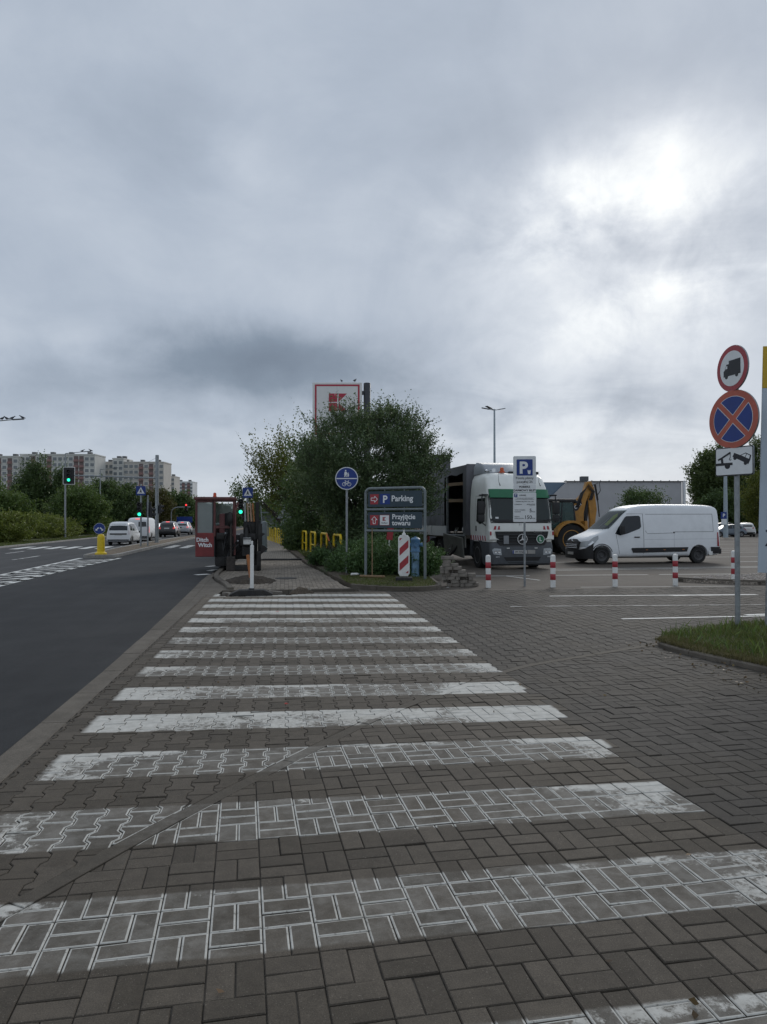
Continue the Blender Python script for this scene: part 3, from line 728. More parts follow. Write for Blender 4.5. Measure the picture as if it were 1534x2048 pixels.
# ---- direction sign in a tubular frame
s = thing('direction_sign_frame', 'grey tubular frame holding two slate Parking and delivery direction panels', 'direction sign', (2.90, 19.03, .07), -R(35.3))
b = MB(); W = .88
b.bm.free()
for x in (-W, W): post(s, 2.26, .037, 'post', M_GREYP, 0., x, 0., False)
ar = [(W-.14+.14*math.cos(R(a)), 0, 2.26+.14*math.sin(R(a))) for a in range(0, 91, 15)]
b = MB(); b.tube([(W, 0, 2.22)]+ar+[(-p[0], 0, p[2]) for p in ar[::-1]]+[(-W, 0, 2.22)], .0375, 14); b.put('top_rail', M_GREYP, s)
for z in (1.835, 1.265):
    b = MB(); b.tube([(-W, 0, z), (W, 0, z)], .033, 12); b.put('cross_rail', M_GREYP, s)
M_TXT = mat('white lettering', (.78, .80, .80), .5, 0, .03)
for k, (z0, z1) in enumerate(((1.90, 2.325), (1.335, 1.765))):
    pn = plate(s, [(-.80, z0), (.80, z0), (.80, z1), (-.80, z1)], -.018, .018, M_SLATE, 'panel', .004)
    for x in (-.30, .28):
        for z in (z0-.03, z1+.035): b = MB(); b.box((x, 0, z), (.018, .018, .075)); b.put('spacer', M_GREYP, pn)
    for z in (z0+.06, z1-.06):
        for x in (-.825, .825): b = MB(); b.box((x, 0, z), (.05, .018, .02)); b.put('spacer', M_GREYP, pn)
    zc_ = (z0+z1)/2; Y0, Y1, Y2 = -.019, -.022, -.025
    plate(pn, [(-.725, zc_-.135), (-.495, zc_-.135), (-.47, zc_+.135), (-.735, zc_+.135)], Y0, Y1, M_RED, 'arrow_field')
    b = MB()
    arw = [(-.095, -.035), (.01, -.035), (.01, -.085), (.095, 0), (.01, .085), (.01, .035), (-.095, .035), (-.095, -.035)]
    if k: arw = [(-y, x) for x, y in arw]
    for p, q in zip(arw, arw[1:]): b.prism(line2([(p[0]-.605, p[1]+zc_), (q[0]-.605, q[1]+zc_)], .016), Y1, Y2)
    b.put('arrow', M_TXT, pn)
    if k == 0:
        plate(pn, [(-.43, zc_-.14), (-.13, zc_-.14), (-.13, zc_+.14), (-.43, zc_+.14)], Y0, Y1, M_BLUE, 'parking_field')
        text('P', .27, M_TXT, pn, -.28, zc_-.095, Y1-.002, bold=.03, align='CENTER')
        text('Parking', .215, M_TXT, pn, -.09, zc_-.06, Y0-.003, bold=.022)
    else:
        plate(pn, [(-.44, zc_-.14), (-.15, zc_-.14), (-.15, zc_+.14), (-.44, zc_+.14)], Y0, Y1, M_RED, 'logo_border')
        plate(pn, [(-.43, zc_-.13), (-.16, zc_-.13), (-.16, zc_+.13), (-.43, zc_+.13)], Y1, Y2, M_WHITE, 'logo_field')
        b = MB(); q = .046
        for (x, z) in ((-.35, .035), (-.35, -.017)): b.prism([(x, zc_+z), (x+q, zc_+z), (x+q, zc_+z+q), (x, zc_+z+q)], Y2, Y2-.003)
        b.prism([(-.297, zc_+.081), (-.251, zc_+.081), (-.297, zc_+.035)], Y2, Y2-.003); b.prism([(-.297, zc_+.029), (-.251, zc_-.017), (-.297, zc_-.017)], Y2, Y2-.003)
        b.put('logo', M_RED, pn); text('Kaufland', .052, M_BLACK, pn, -.295, zc_-.09, Y2-.002, align='CENTER', bold=.01)
        text('Przyj\u0119cie', .185, M_TXT, pn, -.07, zc_+.03, Y0-.003, bold=.022); text('towaru', .185, M_TXT, pn, -.07, zc_-.135, Y0-.003, bold=.022)

# ---- red and white guide board on a rubber foot
def guide_board(label, x, y, rz, z=.075):
    s = thing('guide_board', label, 'guide board', (x, y, z), rz)
    b = MB(); b.box((0, 0, .05), (.42, .30, .10), .015); b.put('foot', M_RUBBER, s)
    for x_ in (0, -.14, .14): b = MB(); b.box((x_, -.155, .05), (.05, .03, .05)); b.put('foot_socket', M_BLACKP, s)
    o = [(-.10, .12), (.10, .12), (.145, .20), (.145, 1.10), (.10, 1.16), (-.10, 1.16), (-.145, 1.10), (-.145, .20)]
    pn = plate(s, o, -.03, .03, M_WHITEP, 'panel', .012)
    for z0 in (-.13, .255, .64, 1.02):
        P = [(-.112, z0), (.112, z0+.21), (.112, z0+.40), (-.112, z0+.19)]
        P = clip(P, 0, .205, 0, 1)
        if len(P) > 2: P = clip(P, 0, 1.085, 0, -1)
        if len(P) > 2: plate(pn, P, -.031, -.035, M_RED, 'red_stripe')
    b = MB(); b.tube([(0, 0, 1.15), (0, 0, 1.21), (0, 0, 1.22), (0, 0, 1.29)], [.05, .045, .02, .018], 12); b.put('lamp_spigot', M_WHITEP, s)
    return s
guide_board('red and white striped guide board standing before the blue hydrant', 3.0, 18.14, -R(9))

# ---- blue hydrant
s = thing('hydrant', 'weathered pale blue standpipe hydrant behind the striped guide board', 'hydrant', (3.55, 19.55, .07))
M_HYD = mat('pale blue paint', (.17, .30, .43), .5, 0, .2, 7, dirt=.2); M_HYD2 = mat('blue paint', (.09, .21, .36), .45, 0, .2, 9, dirt=.2)
b = MB(); b.lathe([(.125, 0), (.125, .03), (.105, .05), (.105, .66), (.125, .67), (.125, .70)], 24); b.put('barrel', M_HYD, s)
b = MB(); b.lathe([(.125, .70), (.13, .71), (.12, .74), (.125, .98), (.135, 1.0), (.135, 1.03), (.09, 1.07), (.03, 1.08), (.03, 1.11), (0, 1.11)], 24); b.put('head', M_HYD2, s)
for a in (-95, -25, 160):
    b = MB(); c, d = math.cos(R(a)), math.sin(R(a)); b.tube([(c*.1, d*.1, .88), (c*.17, d*.17, .88), (c*.175, d*.175, .88), (c*.2, d*.2, .88)], [.05, .05, .06, .055], 12); b.put('nozzle_cap', M_HYD2, s)
b = MB(); b.lathe([(.14, .69), (.14, .715), (.12, .715)], 24); b.put('flange', M_HYD2, s)

# ---- push broom leaning on the frame, dropped bottle, red plate on a leaning stick, shovel
s = thing('push_broom', 'wooden push broom leaning upright against the direction sign frame', 'broom', (2.22, 19.22, .08))
b = MB(); b.box((.1, 0, .045), (.72, .07, .05), .01, (0, 0, -R(30))); b.put('broom_head', M_WOOD, s)
b = MB(); b.box((.1, 0, .012), (.70, .06, .03), .0, (0, 0, -R(30))); b.put('bristles', mat('bristles', (.10, .05, .02), .9), s)
b = MB(); b.tube([(.1, 0, .06), (.11, .1, 1.33)], .014, 8); b.put('handle', M_WOOD, s)
s = thing('plastic_bottle', 'empty white plastic bottle lying on the thin grass', 'bottle', (1.94, 20.1, .12), R(15))
b = MB(); b.lathe([(0, -.11), (.035, -.11), (.037, .05), (.03, .09), (.014, .11), (.014, .135), (0, .135)], 12, 'x'); b.put('bottle_body', M_WHITEP, s)
b = MB(); b.lathe([(.0155, .12), (.0155, .137), (0, .138)], 12, 'x'); b.put('cap', M_BLUE, s)
s = thing('small_red_sign', 'small red plate on a thin white stick leaning among the junipers', 'sign', (3.15, 22.3, .07), -R(10))
b = MB(); b.tube([(0, 0, 0), (.08, .05, .95)], .02, 8); b.put('stick', M_WHITEP, s)
b = MB(); b.box((.10, .03, 1.15), (.19, .02, .42), .004, (0, R(6), 0)); b.put('plate', M_RED, s)
s = thing('shovel', 'long handled shovel with an orange grip leaning on the nearest yellow barriers', 'shovel', (1.84, 25.2, .07))
b = MB(); b.tube([(0, 0, .02), (-.26, .6, .82)], .014, 8); b.put('handle', M_BLACKP, s)
b = MB(); b.tube([(-.26, .6, .82), (-.35, .8, 1.08)], .022, 8); b.put('grip', mat('orange grip', (.5, .12, .03), .5), s)

# ---- arched yellow barriers along the sidewalk
def barrier(y0, L, mid, label):
    x0 = 2.02-.09*(y0-26.2); x1 = 2.02-.09*(y0+L-26.2); L = math.hypot(L, x1-x0)
    s = thing('arched_barrier', label, 'barrier', (x0, y0, .05), math.atan2(y0+L-y0, x1-x0), 'arched yellow barriers along the sidewalk')
    h, r = 1.04, .14; n = 5
    arc = [(r-r*math.cos(R(90*k/n)), 0, h-r+r*math.sin(R(90*k/n))) for k in range(n+1)]
    b = MB(); b.tube([(0, 0, -.05)]+arc+[(L-p[0], 0, p[2]) for p in arc[::-1]]+[(L, 0, -.05)], .046, 10); b.put('hoop', M_YELLOW, s)
    if mid:
        b = MB(); b.tube([(0, 0, .46), (L, 0, .46)], .027, 8); b.put('cross_bar', M_YELLOW, s)
    for x in (0, L):
        b = MB(); b.lathe([(.065, 0), (.065, .02), (.04, .03)], 12, c=(x, 0, .02)); b.put('foot_collar', M_YELLOW, s)
ordn = ['nearest', 'second', 'third', 'fourth', 'fifth', 'sixth']
for i, y in enumerate([26.2, 29.6, 33.2, 36.6, 40.0, 43.2, 46.4, 49.6, 52.8, 56.0, 59.2, 62.4, 65.6, 68.8]):
    if i == 0: lb = 'yellow arched barrier nearest the blue path sign, no cross bar'
    elif i == 1: lb = 'yellow arched barrier with the shovel leaning towards it, second from the path sign'
    elif i < 5: lb = 'yellow arched barrier with a low cross bar, %s from the blue path sign' % ordn[i]
    else: lb = 'yellow arched barrier in the far row past the rounded shrub, %s of that row' % ('first', 'second', 'third', 'fourth', 'fifth', 'sixth', 'seventh', 'eighth', 'ninth')[i-5]
    barrier(y, 1.6, i >= 2, lb)

# ---- striped bollards before the lot
def bollard(x, y, lb, z=0., lean=0.):
    s = thing('striped_bollard', lb, 'bollard', (x, y, z), random.uniform(0, 6), 'red and white bollards before the lot')
    s.rotation_euler.x = lean
    b = MB(); b.lathe([(.062, -.05), (.062, .72), (.058, .755), (.045, .772), (0, .778)], 20); b.put('bollard_post', M_WHITEP, s)
    for z0 in (.17, .46):
        b = MB(); b.lathe([(.0624, z0), (.0645, z0+.003), (.0645, z0+.142), (.0624, z0+.145)], 20); b.put('red_band', M_RED, s)
bollard(4.86, 16.95, 'striped bollard beside the pile of paving blocks, before the truck', lean=R(.8))
bollard(6.44, 16.85, 'striped bollard just past the parking fee sign, before the truck')
bollard(8.05, 16.9, 'striped bollard before the white van front wheel', lean=R(-.6))
bollard(9.66, 16.95, 'striped bollard before the white van rear, outside the gravel island')
bollard(11.56, 17.44, 'striped bollard standing in the gravel island', .05)

# ---- pay parking sign
s = thing('parking_fee_sign', 'tall white parking fee sign with a blue P on a slim post', 'parking sign', (5.85, 17.2, -.01), -R(13))
post(s, 3.17, .026)
pn = plate(s, rounded(.55, .70, .03, 3, 0, 2.85), -.03, -.045, M_WHITE, 'upper_board', .003)
bf = plate(pn, rounded(.39, .40, .012, 2, 0, 2.92), -.0455, -.048, M_BLUE, 'parking_field')
text('P', .40, M_TXT, bf, -.03, 2.78, -.05, bold=.035, align='CENTER')
b = MB(); b.prism([(.085, 2.755), (.135, 2.755), (.15, 2.835), (.07, 2.835)], -.048, -.051); b.prism([(.065, 2.842), (.155, 2.842), (.155, 2.852), (.065, 2.852)], -.048, -.051); b.put('bin_symbol', M_TXT, bf)
text('Post\u00f3j p\u0142atny', .082, M_BLACK, pn, 0, 2.635, -.048, align='CENTER', bold=.004); text('powy\u017cej 2h', .082, M_BLACK, pn, 0, 2.54, -.048, align='CENTER', bold=.004)
pm = plate(s, rounded(.55, .185, .02, 3, 0, 2.40), -.03, -.045, M_WHITE, 'middle_board', .003)
text('POBIERZ', .068, M_BLACK, pm, 0, 2.42, -.048, align='CENTER', bold=.02); text('DARMOWY BILET', .068, M_BLACK, pm, 0, 2.335, -.048, align='CENTER', bold=.02)
pb = plate(s, rounded(.56, .72, .02, 3, 0, 1.94), -.03, -.045, M_WHITE, 'lower_board', .003)
b = MB(); b.prism(rounded(.075, .085, .006, 2, -.215, 2.235), -.0455, -.048); b.put('logo_field', M_BLUE, pb)
b = MB(); b.prism([(-.235, 2.25), (-.195, 2.25), (-.195, 2.262), (-.235, 2.262)], -.048, -.05); b.prism([(-.222, 2.205), (-.208, 2.205), (-.208, 2.25), (-.222, 2.25)], -.048, -.05); b.put('logo', M_TXT, pb)
text('CENNIK', .045, M_BLACK, pb, -.13, 2.22, -.047, bold=.02)
for q in ('Regulamin parkingu i zasady op\u0142at', 'dost\u0119pne w sklepie przy kasach', 'Parking p\u0142atny ca\u0142\u0105 dob\u0119'): pass
b = MB()
for z, w0, w1 in ((2.165, -.22, .23), (2.145, -.18, .2), (2.125, -.24, .23), (1.98, .12, .24)):
    x = w0
    while x < w1: q = random.uniform(.015, .04); b.prism([(x, z), (min(x+q, w1), z), (min(x+q, w1), z+.008), (x, z+.008)], -.0455, -.0465); x += q+.008
tag(b.put('fine_print', M_BLACK, pb), kind='stuff')
text('PARKING P\u0141ATNY 7-23 / 24H', .034, M_BLACK, pb, 0, 2.07, -.047, align='CENTER', bold=.01)
text('2 GODZINY', .034, M_BLACK, pb, -.25, 2.00, -.047, bold=.01); text('BEZP\u0141ATNIE', .036, M_BLACK, pb, .25, 2.00, -.047, bold=.01, align='RIGHT')
text('KA\u017bDA KOLEJNA', .034, M_BLACK, pb, -.25, 1.865, -.047, bold=.01); text('GODZINA', .034, M_BLACK, pb, -.25, 1.82, -.047, bold=.01)
text('5', .125, M_BLACK, pb, .175, 1.82, -.047, bold=.012, align='RIGHT'); text('PLN', .04, M_BLACK, pb, .18, 1.82, -.047, bold=.02)
text('OP\u0141ATA', .034, M_BLACK, pb, -.25, 1.70, -.047, bold=.01); text('DODATKOWA', .034, M_BLACK, pb, -.25, 1.655, -.047, bold=.01)
text('150', .125, M_BLACK, pb, .175, 1.655, -.047, bold=.012, align='RIGHT'); text('PLN', .04, M_BLACK, pb, .18, 1.655, -.047, bold=.02)

# ---- road signs on the grass island
s = thing('no_stopping_sign_post', 'steel post with no-trucks, no-stopping and tow-away signs on the grass island', 'road sign', (6.5, 9.72, .04), 0.)
post(s, 4.08, .036)
n5 = link('no_trucks_sign', None, None, s, (0, 0, 3.76), (0, 0, -R(86)))
plate(n5, disc(.335, 48), -.04, -.065, M_GALV, 'sign_back', .006); plate(n5, disc(.33, 48), -.065, -.068, M_RED, 'red_ring')
plate(n5, disc(.255, 48), -.068, -.071, M_WHITE, 'sign_face')
b = MB(); b.prism([(-.06, -.065), (.185, -.065), (.185, .12), (-.06, .12)], -.071, -.074); b.prism([(-.175, -.10), (.185, -.10), (.185, -.062), (-.062, -.062), (-.062, .075), (-.115, .075), (-.145, .0), (-.175, -.02)], -.0712, -.0742)
for x in (-.115, .105): b.prism(disc(.032, 14, x, -.105), -.0711, -.0741)
b.put('truck_symbol', M_BLACK, n5); plate(n5, [(-.132, .012), (-.092, .012), (-.092, .052), (-.112, .052)], -.0745, -.076, M_WHITE, 'cab_window')
n36 = link('no_stopping_sign', None, None, s, (0, 0, 3.02), (0, 0, -R(74)))
plate(n36, disc(.425, 56), -.04, -.068, M_GALV, 'sign_back', .006); plate(n36, disc(.42, 56), -.068, -.071, M_ORANGE, 'red_ring')
for k in range(4):
    def sector(r, g):
        P = []
        a0 = math.asin(g/r)
        for i in range(13): a = lerp(-math.pi/4+a0, math.pi/4-a0, i/12)+k*math.pi/2; P.append((r*math.cos(a), r*math.sin(a)))
        d = g*math.sqrt(2); P.append((d*math.cos(k*math.pi/2), d*math.sin(k*math.pi/2))); return P
    plate(n36, sector(.335, .038), -.071, -.073, M_WHITE, 'white_edge'); plate(n36, sector(.328, .046), -.073, -.075, M_BLUE, 'blue_field')
t24 = link('tow_away_sign', None, None, s, (0, 0, 2.41), (0, 0, -R(67)))
plate(t24, rounded(.60, .42, .03, 3), -.04, -.062, M_GALV, 'sign_back', .005); plate(t24, rounded(.59, .41, .03, 3), -.062, -.065, M_BLACK, 'black_edge'); plate(t24, rounded(.565, .385, .022, 3), -.065, -.068, M_WHITE, 'sign_face')
b = MB(); Y0, Y1 = -.068, -.071
b.prism([(-.28, -.055), (-.02, -.055), (-.02, -.018), (-.28, -.018)], Y0, Y1); b.prism(disc(.042, 16, -.10, -.065), Y0-.0004, Y1-.0004)
b.prism(line2([(-.25, .03), (-.19, .055), (-.05, .13)], .026), Y0, Y1); b.prism(line2([(-.19, .05), (-.18, -.02)], .035), Y0-.0003, Y1-.0003); b.prism(line2([(-.055, .125), (-.055, .06), (-.07, .03), (-.055, .015), (-.04, .03)], .009), Y0-.0002, Y1-.0002)
C = Matrix.Rotation(-R(27), 3, 'Y')
def rc(P): return [(.12+x*math.cos(R(-27))-z*math.sin(R(-27)), .03+x*math.sin(R(-27))+z*math.cos(R(-27))) for x, z in P]
b.prism(rc([(-.14, -.03), (.13, -.03), (.13, .03), (.115, .10), (.02, .10), (-.04, .035), (-.14, .03)]), Y0, Y1)
for x in (-.095, .085): b.prism(rc(disc(.026, 14, x, -.035)), Y0-.0005, Y1-.0005)
b.put('tow_symbol', M_BLACK, t24)
for P in ([(-.02, .04), (.04, .04), (.04, .088), (.025, .088)], [(.05, .04), (.108, .04), (.10, .088), (.05, .088)]): plate(t24, rc(P), -.0715, -.073, M_WHITE, 'car_window')

# ---- advertising board, only its edge in view
s = thing('advertising_board', 'pale blue advertising board with a yellow top and dark letters at the picture edge', 'billboard', (6.67, 9.55, .03), -R(20))
s.rotation_euler.y = R(1.6)
M_BAN = mat('pale blue banner', (.46, .53, .60), .5, 0, .04, 3, dirt=.05)
pn = plate(s, [(0, .82), (2.6, .82), (2.6, 3.45), (0, 3.45)], -.03, .0, M_BAN, 'banner', .004)
plate(s, [(0, 3.452), (2.6, 3.452), (2.6, 4.05), (0, 4.05)], -.031, -.001, mat('yellow banner', (.55, .36, .015), .5, 0, .05), 'yellow_header', .004)
for x in (.16, 2.4): post(s, 3.9, .035, 'post', M_GALV, -.05, x, .045)
M_INK = mat('navy print', (.02, .03, .055), .5)
text('Powierzchnia', .34, M_INK, pn, .085, 1.52, -.032, sx=.8); text('Z WYNAJMEM', .34, M_INK, pn, .075, 1.20, -.032, sx=.8)
for k_, q_ in enumerate(('BIURA', 'LOKALE', 'ZA')): text(q_, .10, mat('red print', (.45, .05, .04), .5), pn, .12, 2.25-.12*k_, -.032)

# ---- white marker post on a rubber base, orange drill pipe
s = thing('marker_post', 'white plastic marker post standing in a long black rubber foot', 'marker post', (-.70, 15.80, .004), R(2))
b = MB(); b.prism([(-.45, 0), (.45, 0), (.45, .035), (.26, .12), (-.26, .12), (-.45, .035)], -.16, .16, 'xz', .012); b.put('foot', M_RUBBER, s)
b = MB(); b.box((0, -.162, .05), (.15, .02, .07)); b.box((0, 0, .13), (.12, .12, .04), .01); b.put('foot_socket', M_BLACKP, s)
b = MB(); b.box((.01, 0, .60), (.078, .05, .94), .012, taper=(1., 1.)); b.box((.012, 0, 1.11), (.04, .036, .10), .008); b.put('post', M_WHITEP, s)

# ---- traffic signals and crossing signs
def signal_head(parent, x, y, z, lit, ry=0., backplate=False, sc=1., name='signal_head', n=3):
    h = link(name, None, None, parent, (x, y, z), (0, 0, ry))
    if backplate:
        plate(h, rounded(.80*sc, 1.25*sc, .05, 3), .02, .035, M_WHITEP, 'backplate_border'); plate(h, rounded(.72*sc, 1.17*sc, .04, 3), .0, .02, M_BLACKP, 'backplate')
    b = MB(); b.box((0, .0, 0), (.30*sc, .16*sc, .30*n*sc), .02); b.put('housing', M_BLACKP, h)
    for k in range(n):
        zz = ((n-1)/2-k)*.30*sc; on = lit == k
        b = MB(); b.lathe([(0, -.105*sc), (.07*sc, -.10*sc), (.105*sc, -.085*sc), (.105*sc, -.06*sc)], 20, 'y', (0, 0, zz)); b.put('lens', (M_RED_ON if k == 0 else M_GREEN_ON) if on else M_LENS_OFF, h)
        b = MB(); nn = 12
        for i in range(nn):
            a0, a1 = R(-20+220*i/nn), R(-20+220*(i+1)/nn); r = .118*sc
            b.quad((r*math.cos(a0), -.07*sc, zz+r*math.sin(a0)), (r*math.cos(a1), -.07*sc, zz+r*math.sin(a1)), (r*math.cos(a1), -.24*sc, zz+r*math.sin(a1)), (r*math.cos(a0), -.24*sc, zz+r*math.sin(a0)))
        b.put('visor', M_BLACKP, h)
    return h
def crossing_sign(parent, z, x=0., sz=.6):
    f_ = plate(parent, rounded(sz, sz, .03, 3, x, z), -.05, -.062, M_BLUE, 'crossing_sign')
    k = sz/.6
    plate(f_, [(x-.24*k, z-.19*k), (x+.24*k, z-.19*k), (x, z+.235*k)], -.062, -.065, M_WHITE, 'white_triangle')
    b = MB(); b.prism(disc(.03*k, 10, x, z+.075*k), -.065, -.068); b.prism([(x-.03*k, z+.04*k), (x+.03*k, z+.04*k), (x+.07*k, z-.13*k), (x+.02*k, z-.12*k), (x, z-.05*k), (x-.03*k, z-.13*k), (x-.08*k, z-.12*k)], -.065, -.068)
    b.put('walker_symbol', M_BLACK, f_)
s = thing('signal_post', 'median signal post with a blue crossing sign above a green light', 'traffic light', (-8.60, 45.4, .10))
post(s, 3.75, .055); crossing_sign(s, 3.36, 0, .56); signal_head(s, -.06, -.12, 2.22, 2, R(4), sc=.95)
s = thing('signal_post', 'thin median signal post with a dark head turned away, no sign', 'traffic light', (-8.28, 45.9, .10))
post(s, 3.1, .05); signal_head(s, .02, .14, 2.25, -1, R(180)); signal_head(s, .2, .05, 2.05, -1, R(90), n=2)
s = thing('mast_signal', 'tall median mast with a long arm carrying a green light on a backboard', 'traffic light', (-9.05, 53.6, .10))
b = MB(); b.lathe([(.20, -.05), (.20, .04), (.13, .06), (.125, 6.25), (.09, 6.27), (0, 6.27)], 18); b.put('mast', M_GALV, s)
b = MB(); b.tube([(0, 0, 4.62), (-5.9, .4, 4.78)], [.06, .045], 10); b.put('arm', M_GALV, s)
b = MB(); b.tube([(0, 0, 6.1), (-2.6, .2, 4.72)], .010, 5); b.put('stay_cable', M_GALV, s)
signal_head(s, -6.1, .3, 4.75, 2, R(6), True, 1.0); signal_head(s, .25, 0, 2.4, -1, R(90), n=2); signal_head(s, .02, .2, 2.4, -1, R(180))
b = MB(); b.lathe([(.126, .55), (.129, .56), (.129, .80), (.126, .81)], 18); b.put('yellow_band', M_YELLOW, s)
s = thing('signal_post', 'kerbside signal post with a green light and blue crossing sign above the drilling rig', 'traffic light', (-2.22, 44.9, 0))
post(s, 3.75, .05, z0=-.1); crossing_sign(s, 3.36, 0, .62); signal_head(s, -.42, -.1, 2.50, 2, R(2), sc=1.05)
b = MB(); b.tube([(0, 0, 2.75), (-.42, -.05, 2.75)], .025, 6); b.tube([(0, 0, 2.2), (-.42, -.05, 2.2)], .025, 6); b.put('bracket', M_BLACKP, s)
signal_head(s, -.25, .05, 1.95, -1, R(30), n=2, sc=.8)
s = thing('far_signal', 'distant curved mast with a red light hanging over the road', 'traffic light', (-18.1, 120.5, .08))
b = MB(); b.tube([(0, 0, 0), (0, 0, 3.0), (.15, 0, 3.45), (.5, 0, 3.75), (1.0, 0, 3.87), (3.0, 0, 3.9)], .085, 8); b.put('mast', M_GALV, s); signal_head(s, 2.35, -.1, 3.85, 0, 0, sc=1.3)
s = thing('far_direction_sign', 'small blue direction board on two posts far down the road', 'road sign', (-17.0, 128, .08))
b = MB(); b.box((0, 0, 1.9), (2.6, .06, 1.0), .02); b.put('board', M_BLUE, s)
for x in (-.9, .9): post(s, 2.3, .05, x=x, y=.07)
s = thing('keep_left_bollard', 'yellow median bollard carrying a round blue arrow sign', 'bollard', (-8.25, 34.35, .10))
b = MB(); b.lathe([(.26, -.02), (.26, .06), (.17, .13), (.16, .75), (.15, .84), (.10, .91), (0, .93)], 20); b.put('bollard_body', M_YELLOW, s)
plate(s, disc(.25, 32, -.06, 1.17), -.04, -.05, M_WHITE, 'sign_border'); f_ = plate(s, disc(.24, 32, -.06, 1.17), -.05, -.054, M_BLUE, 'sign_face')
b = MB()
for sx_ in (-1, 1):
    P = [(-.06+sx_*x, 1.17+z) for x, z in ((.02, .05), (.07, .05), (.13, -.03), (.16, .0), (.17, -.09), (.07, -.09), (.10, -.06), (.05, 0), (.02, 0))]
    b.prism(P, -.054, -.057)
b.put('arrow', M_WHITE, f_); b = MB(); b.tube([(-.04, 0, .9), (-.06, -.03, 1.2)], .025, 8); b.put('stem', M_GALV, s)
s = thing('warning_sign', 'back of a grey triangular sign on a post by the far barriers', 'road sign', (.02, 46.4, .05))
post(s, 2.75, .035, y=-.02); b = MB(); b.prism([(-.48, 1.75), (.48, 1.75), (0, 2.6)], 0, .012); b.prism([(-.40, 1.22), (.40, 1.22), (0, 1.9)], .014, .022); b.put('sign_back', M_GALV, s)
s = thing('marker_post', 'slim grey steel post with a white reflector standing behind the barriers', 'post', (1.38, 42.2, .05)); post(s, 2.6, .07, m=M_GREYP)
b = MB(); b.box((.12, 0, 1.8), (.05, .04, 1.2), .01); b.put('reflector', M_WHITEP, s)

# ---- street lamps on the left verge
def bird(parent_loc, label, rz, sc=1.):
    s = thing('pigeon', label, 'bird', parent_loc, rz)
    b = MB()
    secs = []
    for (x, z, r) in ((-.16, .075, .012), (-.10, .085, .028), (-.03, .10, .055), (.05, .125, .06), (.10, .16, .042), (.13, .20, .028), (.155, .215, .026), (.18, .205, .012), (.205, .20, .004)):
        secs.append([(x*sc, r*math.cos(2*math.pi*k/10)*sc, (z+r*math.sin(2*math.pi*k/10)*1.1)*sc) for k in range(10)])
    b.loft(secs); b.put('body', mat('pigeon grey', (.06, .065, .075), .6, 0, .3, 30), s)
    b = MB()
    for y in (-.02, .02): b.tube([(.02*sc, y*sc, .06*sc), (.03*sc, y*sc, -.01)], .006*sc, 5)
    b.put('leg', mat('pigeon leg', (.3, .08, .06), .6), s)
M_LAMP = mat('lamp head', (.16, .17, .18), .5, .4)
def street_lamp(x, y, h, arm, lb, group='street lamps along the left verge'):
    s = thing('street_lamp', lb, 'street lamp', (x, y, .05), 0, group)
    b = MB(); b.tube([(0, 0, -.05), (0, 0, 1.2), (0, 0, h)], [.11, .10, .055], 12); b.put('pole', M_GALV, s)
    b = MB(); b.tube([(0, 0, h), (arm*.75, -.1, h+.18)], [.04, .03], 8); b.put('arm', M_GALV, s)
    b = MB(); b.box((arm*.75+.3, -.12, h+.20), (.75, .22, .07), .02, (0, -R(5), 0)); b.put('lamp_head', M_LAMP, s)
street_lamp(-19.6, 51.1, 8.15, 2.3, 'street lamp reaching in from the edge with four pigeons on its arm')
street_lamp(-20.7, 72.5, 8.05, 2.25, 'street lamp on the verge with two pigeons on its head')
street_lamp(-22.7, 94, 8.05, 2.0, 'thin street lamp pole behind the left traffic light arm')
street_lamp(-24.3, 117, 8.05, 2.0, 'street lamp rising from the hedge end, left of the median mast')
street_lamp(-25.0, 140, 8.05, 2.0, 'small far street lamp pole just left of the median mast')
street_lamp(-25.5, 163, 8.05, 2.0, 'farthest small street lamp pole right of the median mast')
for k, (dx, rz) in enumerate(((1.0, 0), (1.3, 2.9), (1.62, .3), (2.3, 3.3))):
    bird((-19.6+dx, 51.03, 8.25+.07*dx), ('pigeon perched %s on the cropped lamp arm' % ('first from the edge', 'second from the edge', 'third from the edge', 'last, at the lamp tip')[k]), rz, 1.15)
bird((-19.15, 72.4, 8.24), 'pigeon on the middle of the lamp arm over the verge', .4, 1.2); bird((-18.35, 72.38, 8.28), 'pigeon at the tip of the lamp head over the verge', 3.4, 1.2)

# ---- store pylon
s = thing('store_pylon', 'tall white store pylon with a red K emblem behind the big shrub', 'pylon sign', (4.46, 62.0, 0), -R(7.7))
M_PYL = mat('pylon white', (.74, .74, .72), .4, 0, .03, 1, dirt=.06); M_PYLR = mat('pylon red', (.42, .02, .05), .4, 0, .06)
M_CHAR = mat('charcoal steel', (.03, .035, .042), .4, 0, .1)
bd = plate(s, [(-2.12, 8.9), (2.12, 8.9), (2.12, 13.55), (-2.12, 13.55)], 0, .7, M_PYL, 'sign_box', .03)
b = MB()
for P in ([(-1.92, 13.22), (1.92, 13.22), (1.92, 13.37), (-1.92, 13.37)], [(-1.92, 9.1), (-1.77, 9.1), (-1.77, 13.22), (-1.92, 13.22)], [(1.77, 9.1), (1.92, 9.1), (1.92, 13.22), (1.77, 13.22)], [(-1.77, 9.1), (1.77, 9.1), (1.77, 9.25), (-1.77, 9.25)]): b.prism(P, -.012, -.002)
b.put('red_border', M_PYLR, bd)
b = MB(); q = .72; x0, z0 = -.72, 11.87
for z in (z0, z0-.80): b.prism([(x0, z), (x0+q, z), (x0+q, z+q), (x0, z+q)], -.012, -.002)
b.prism([(.12, z0+q), (.12+q, z0+q), (.12, z0)], -.012, -.002); b.prism([(.12, z0-.08), (.12+q, z0-.80), (.12, z0-.80)], -.012, -.002); b.put('emblem', M_PYLR, bd)
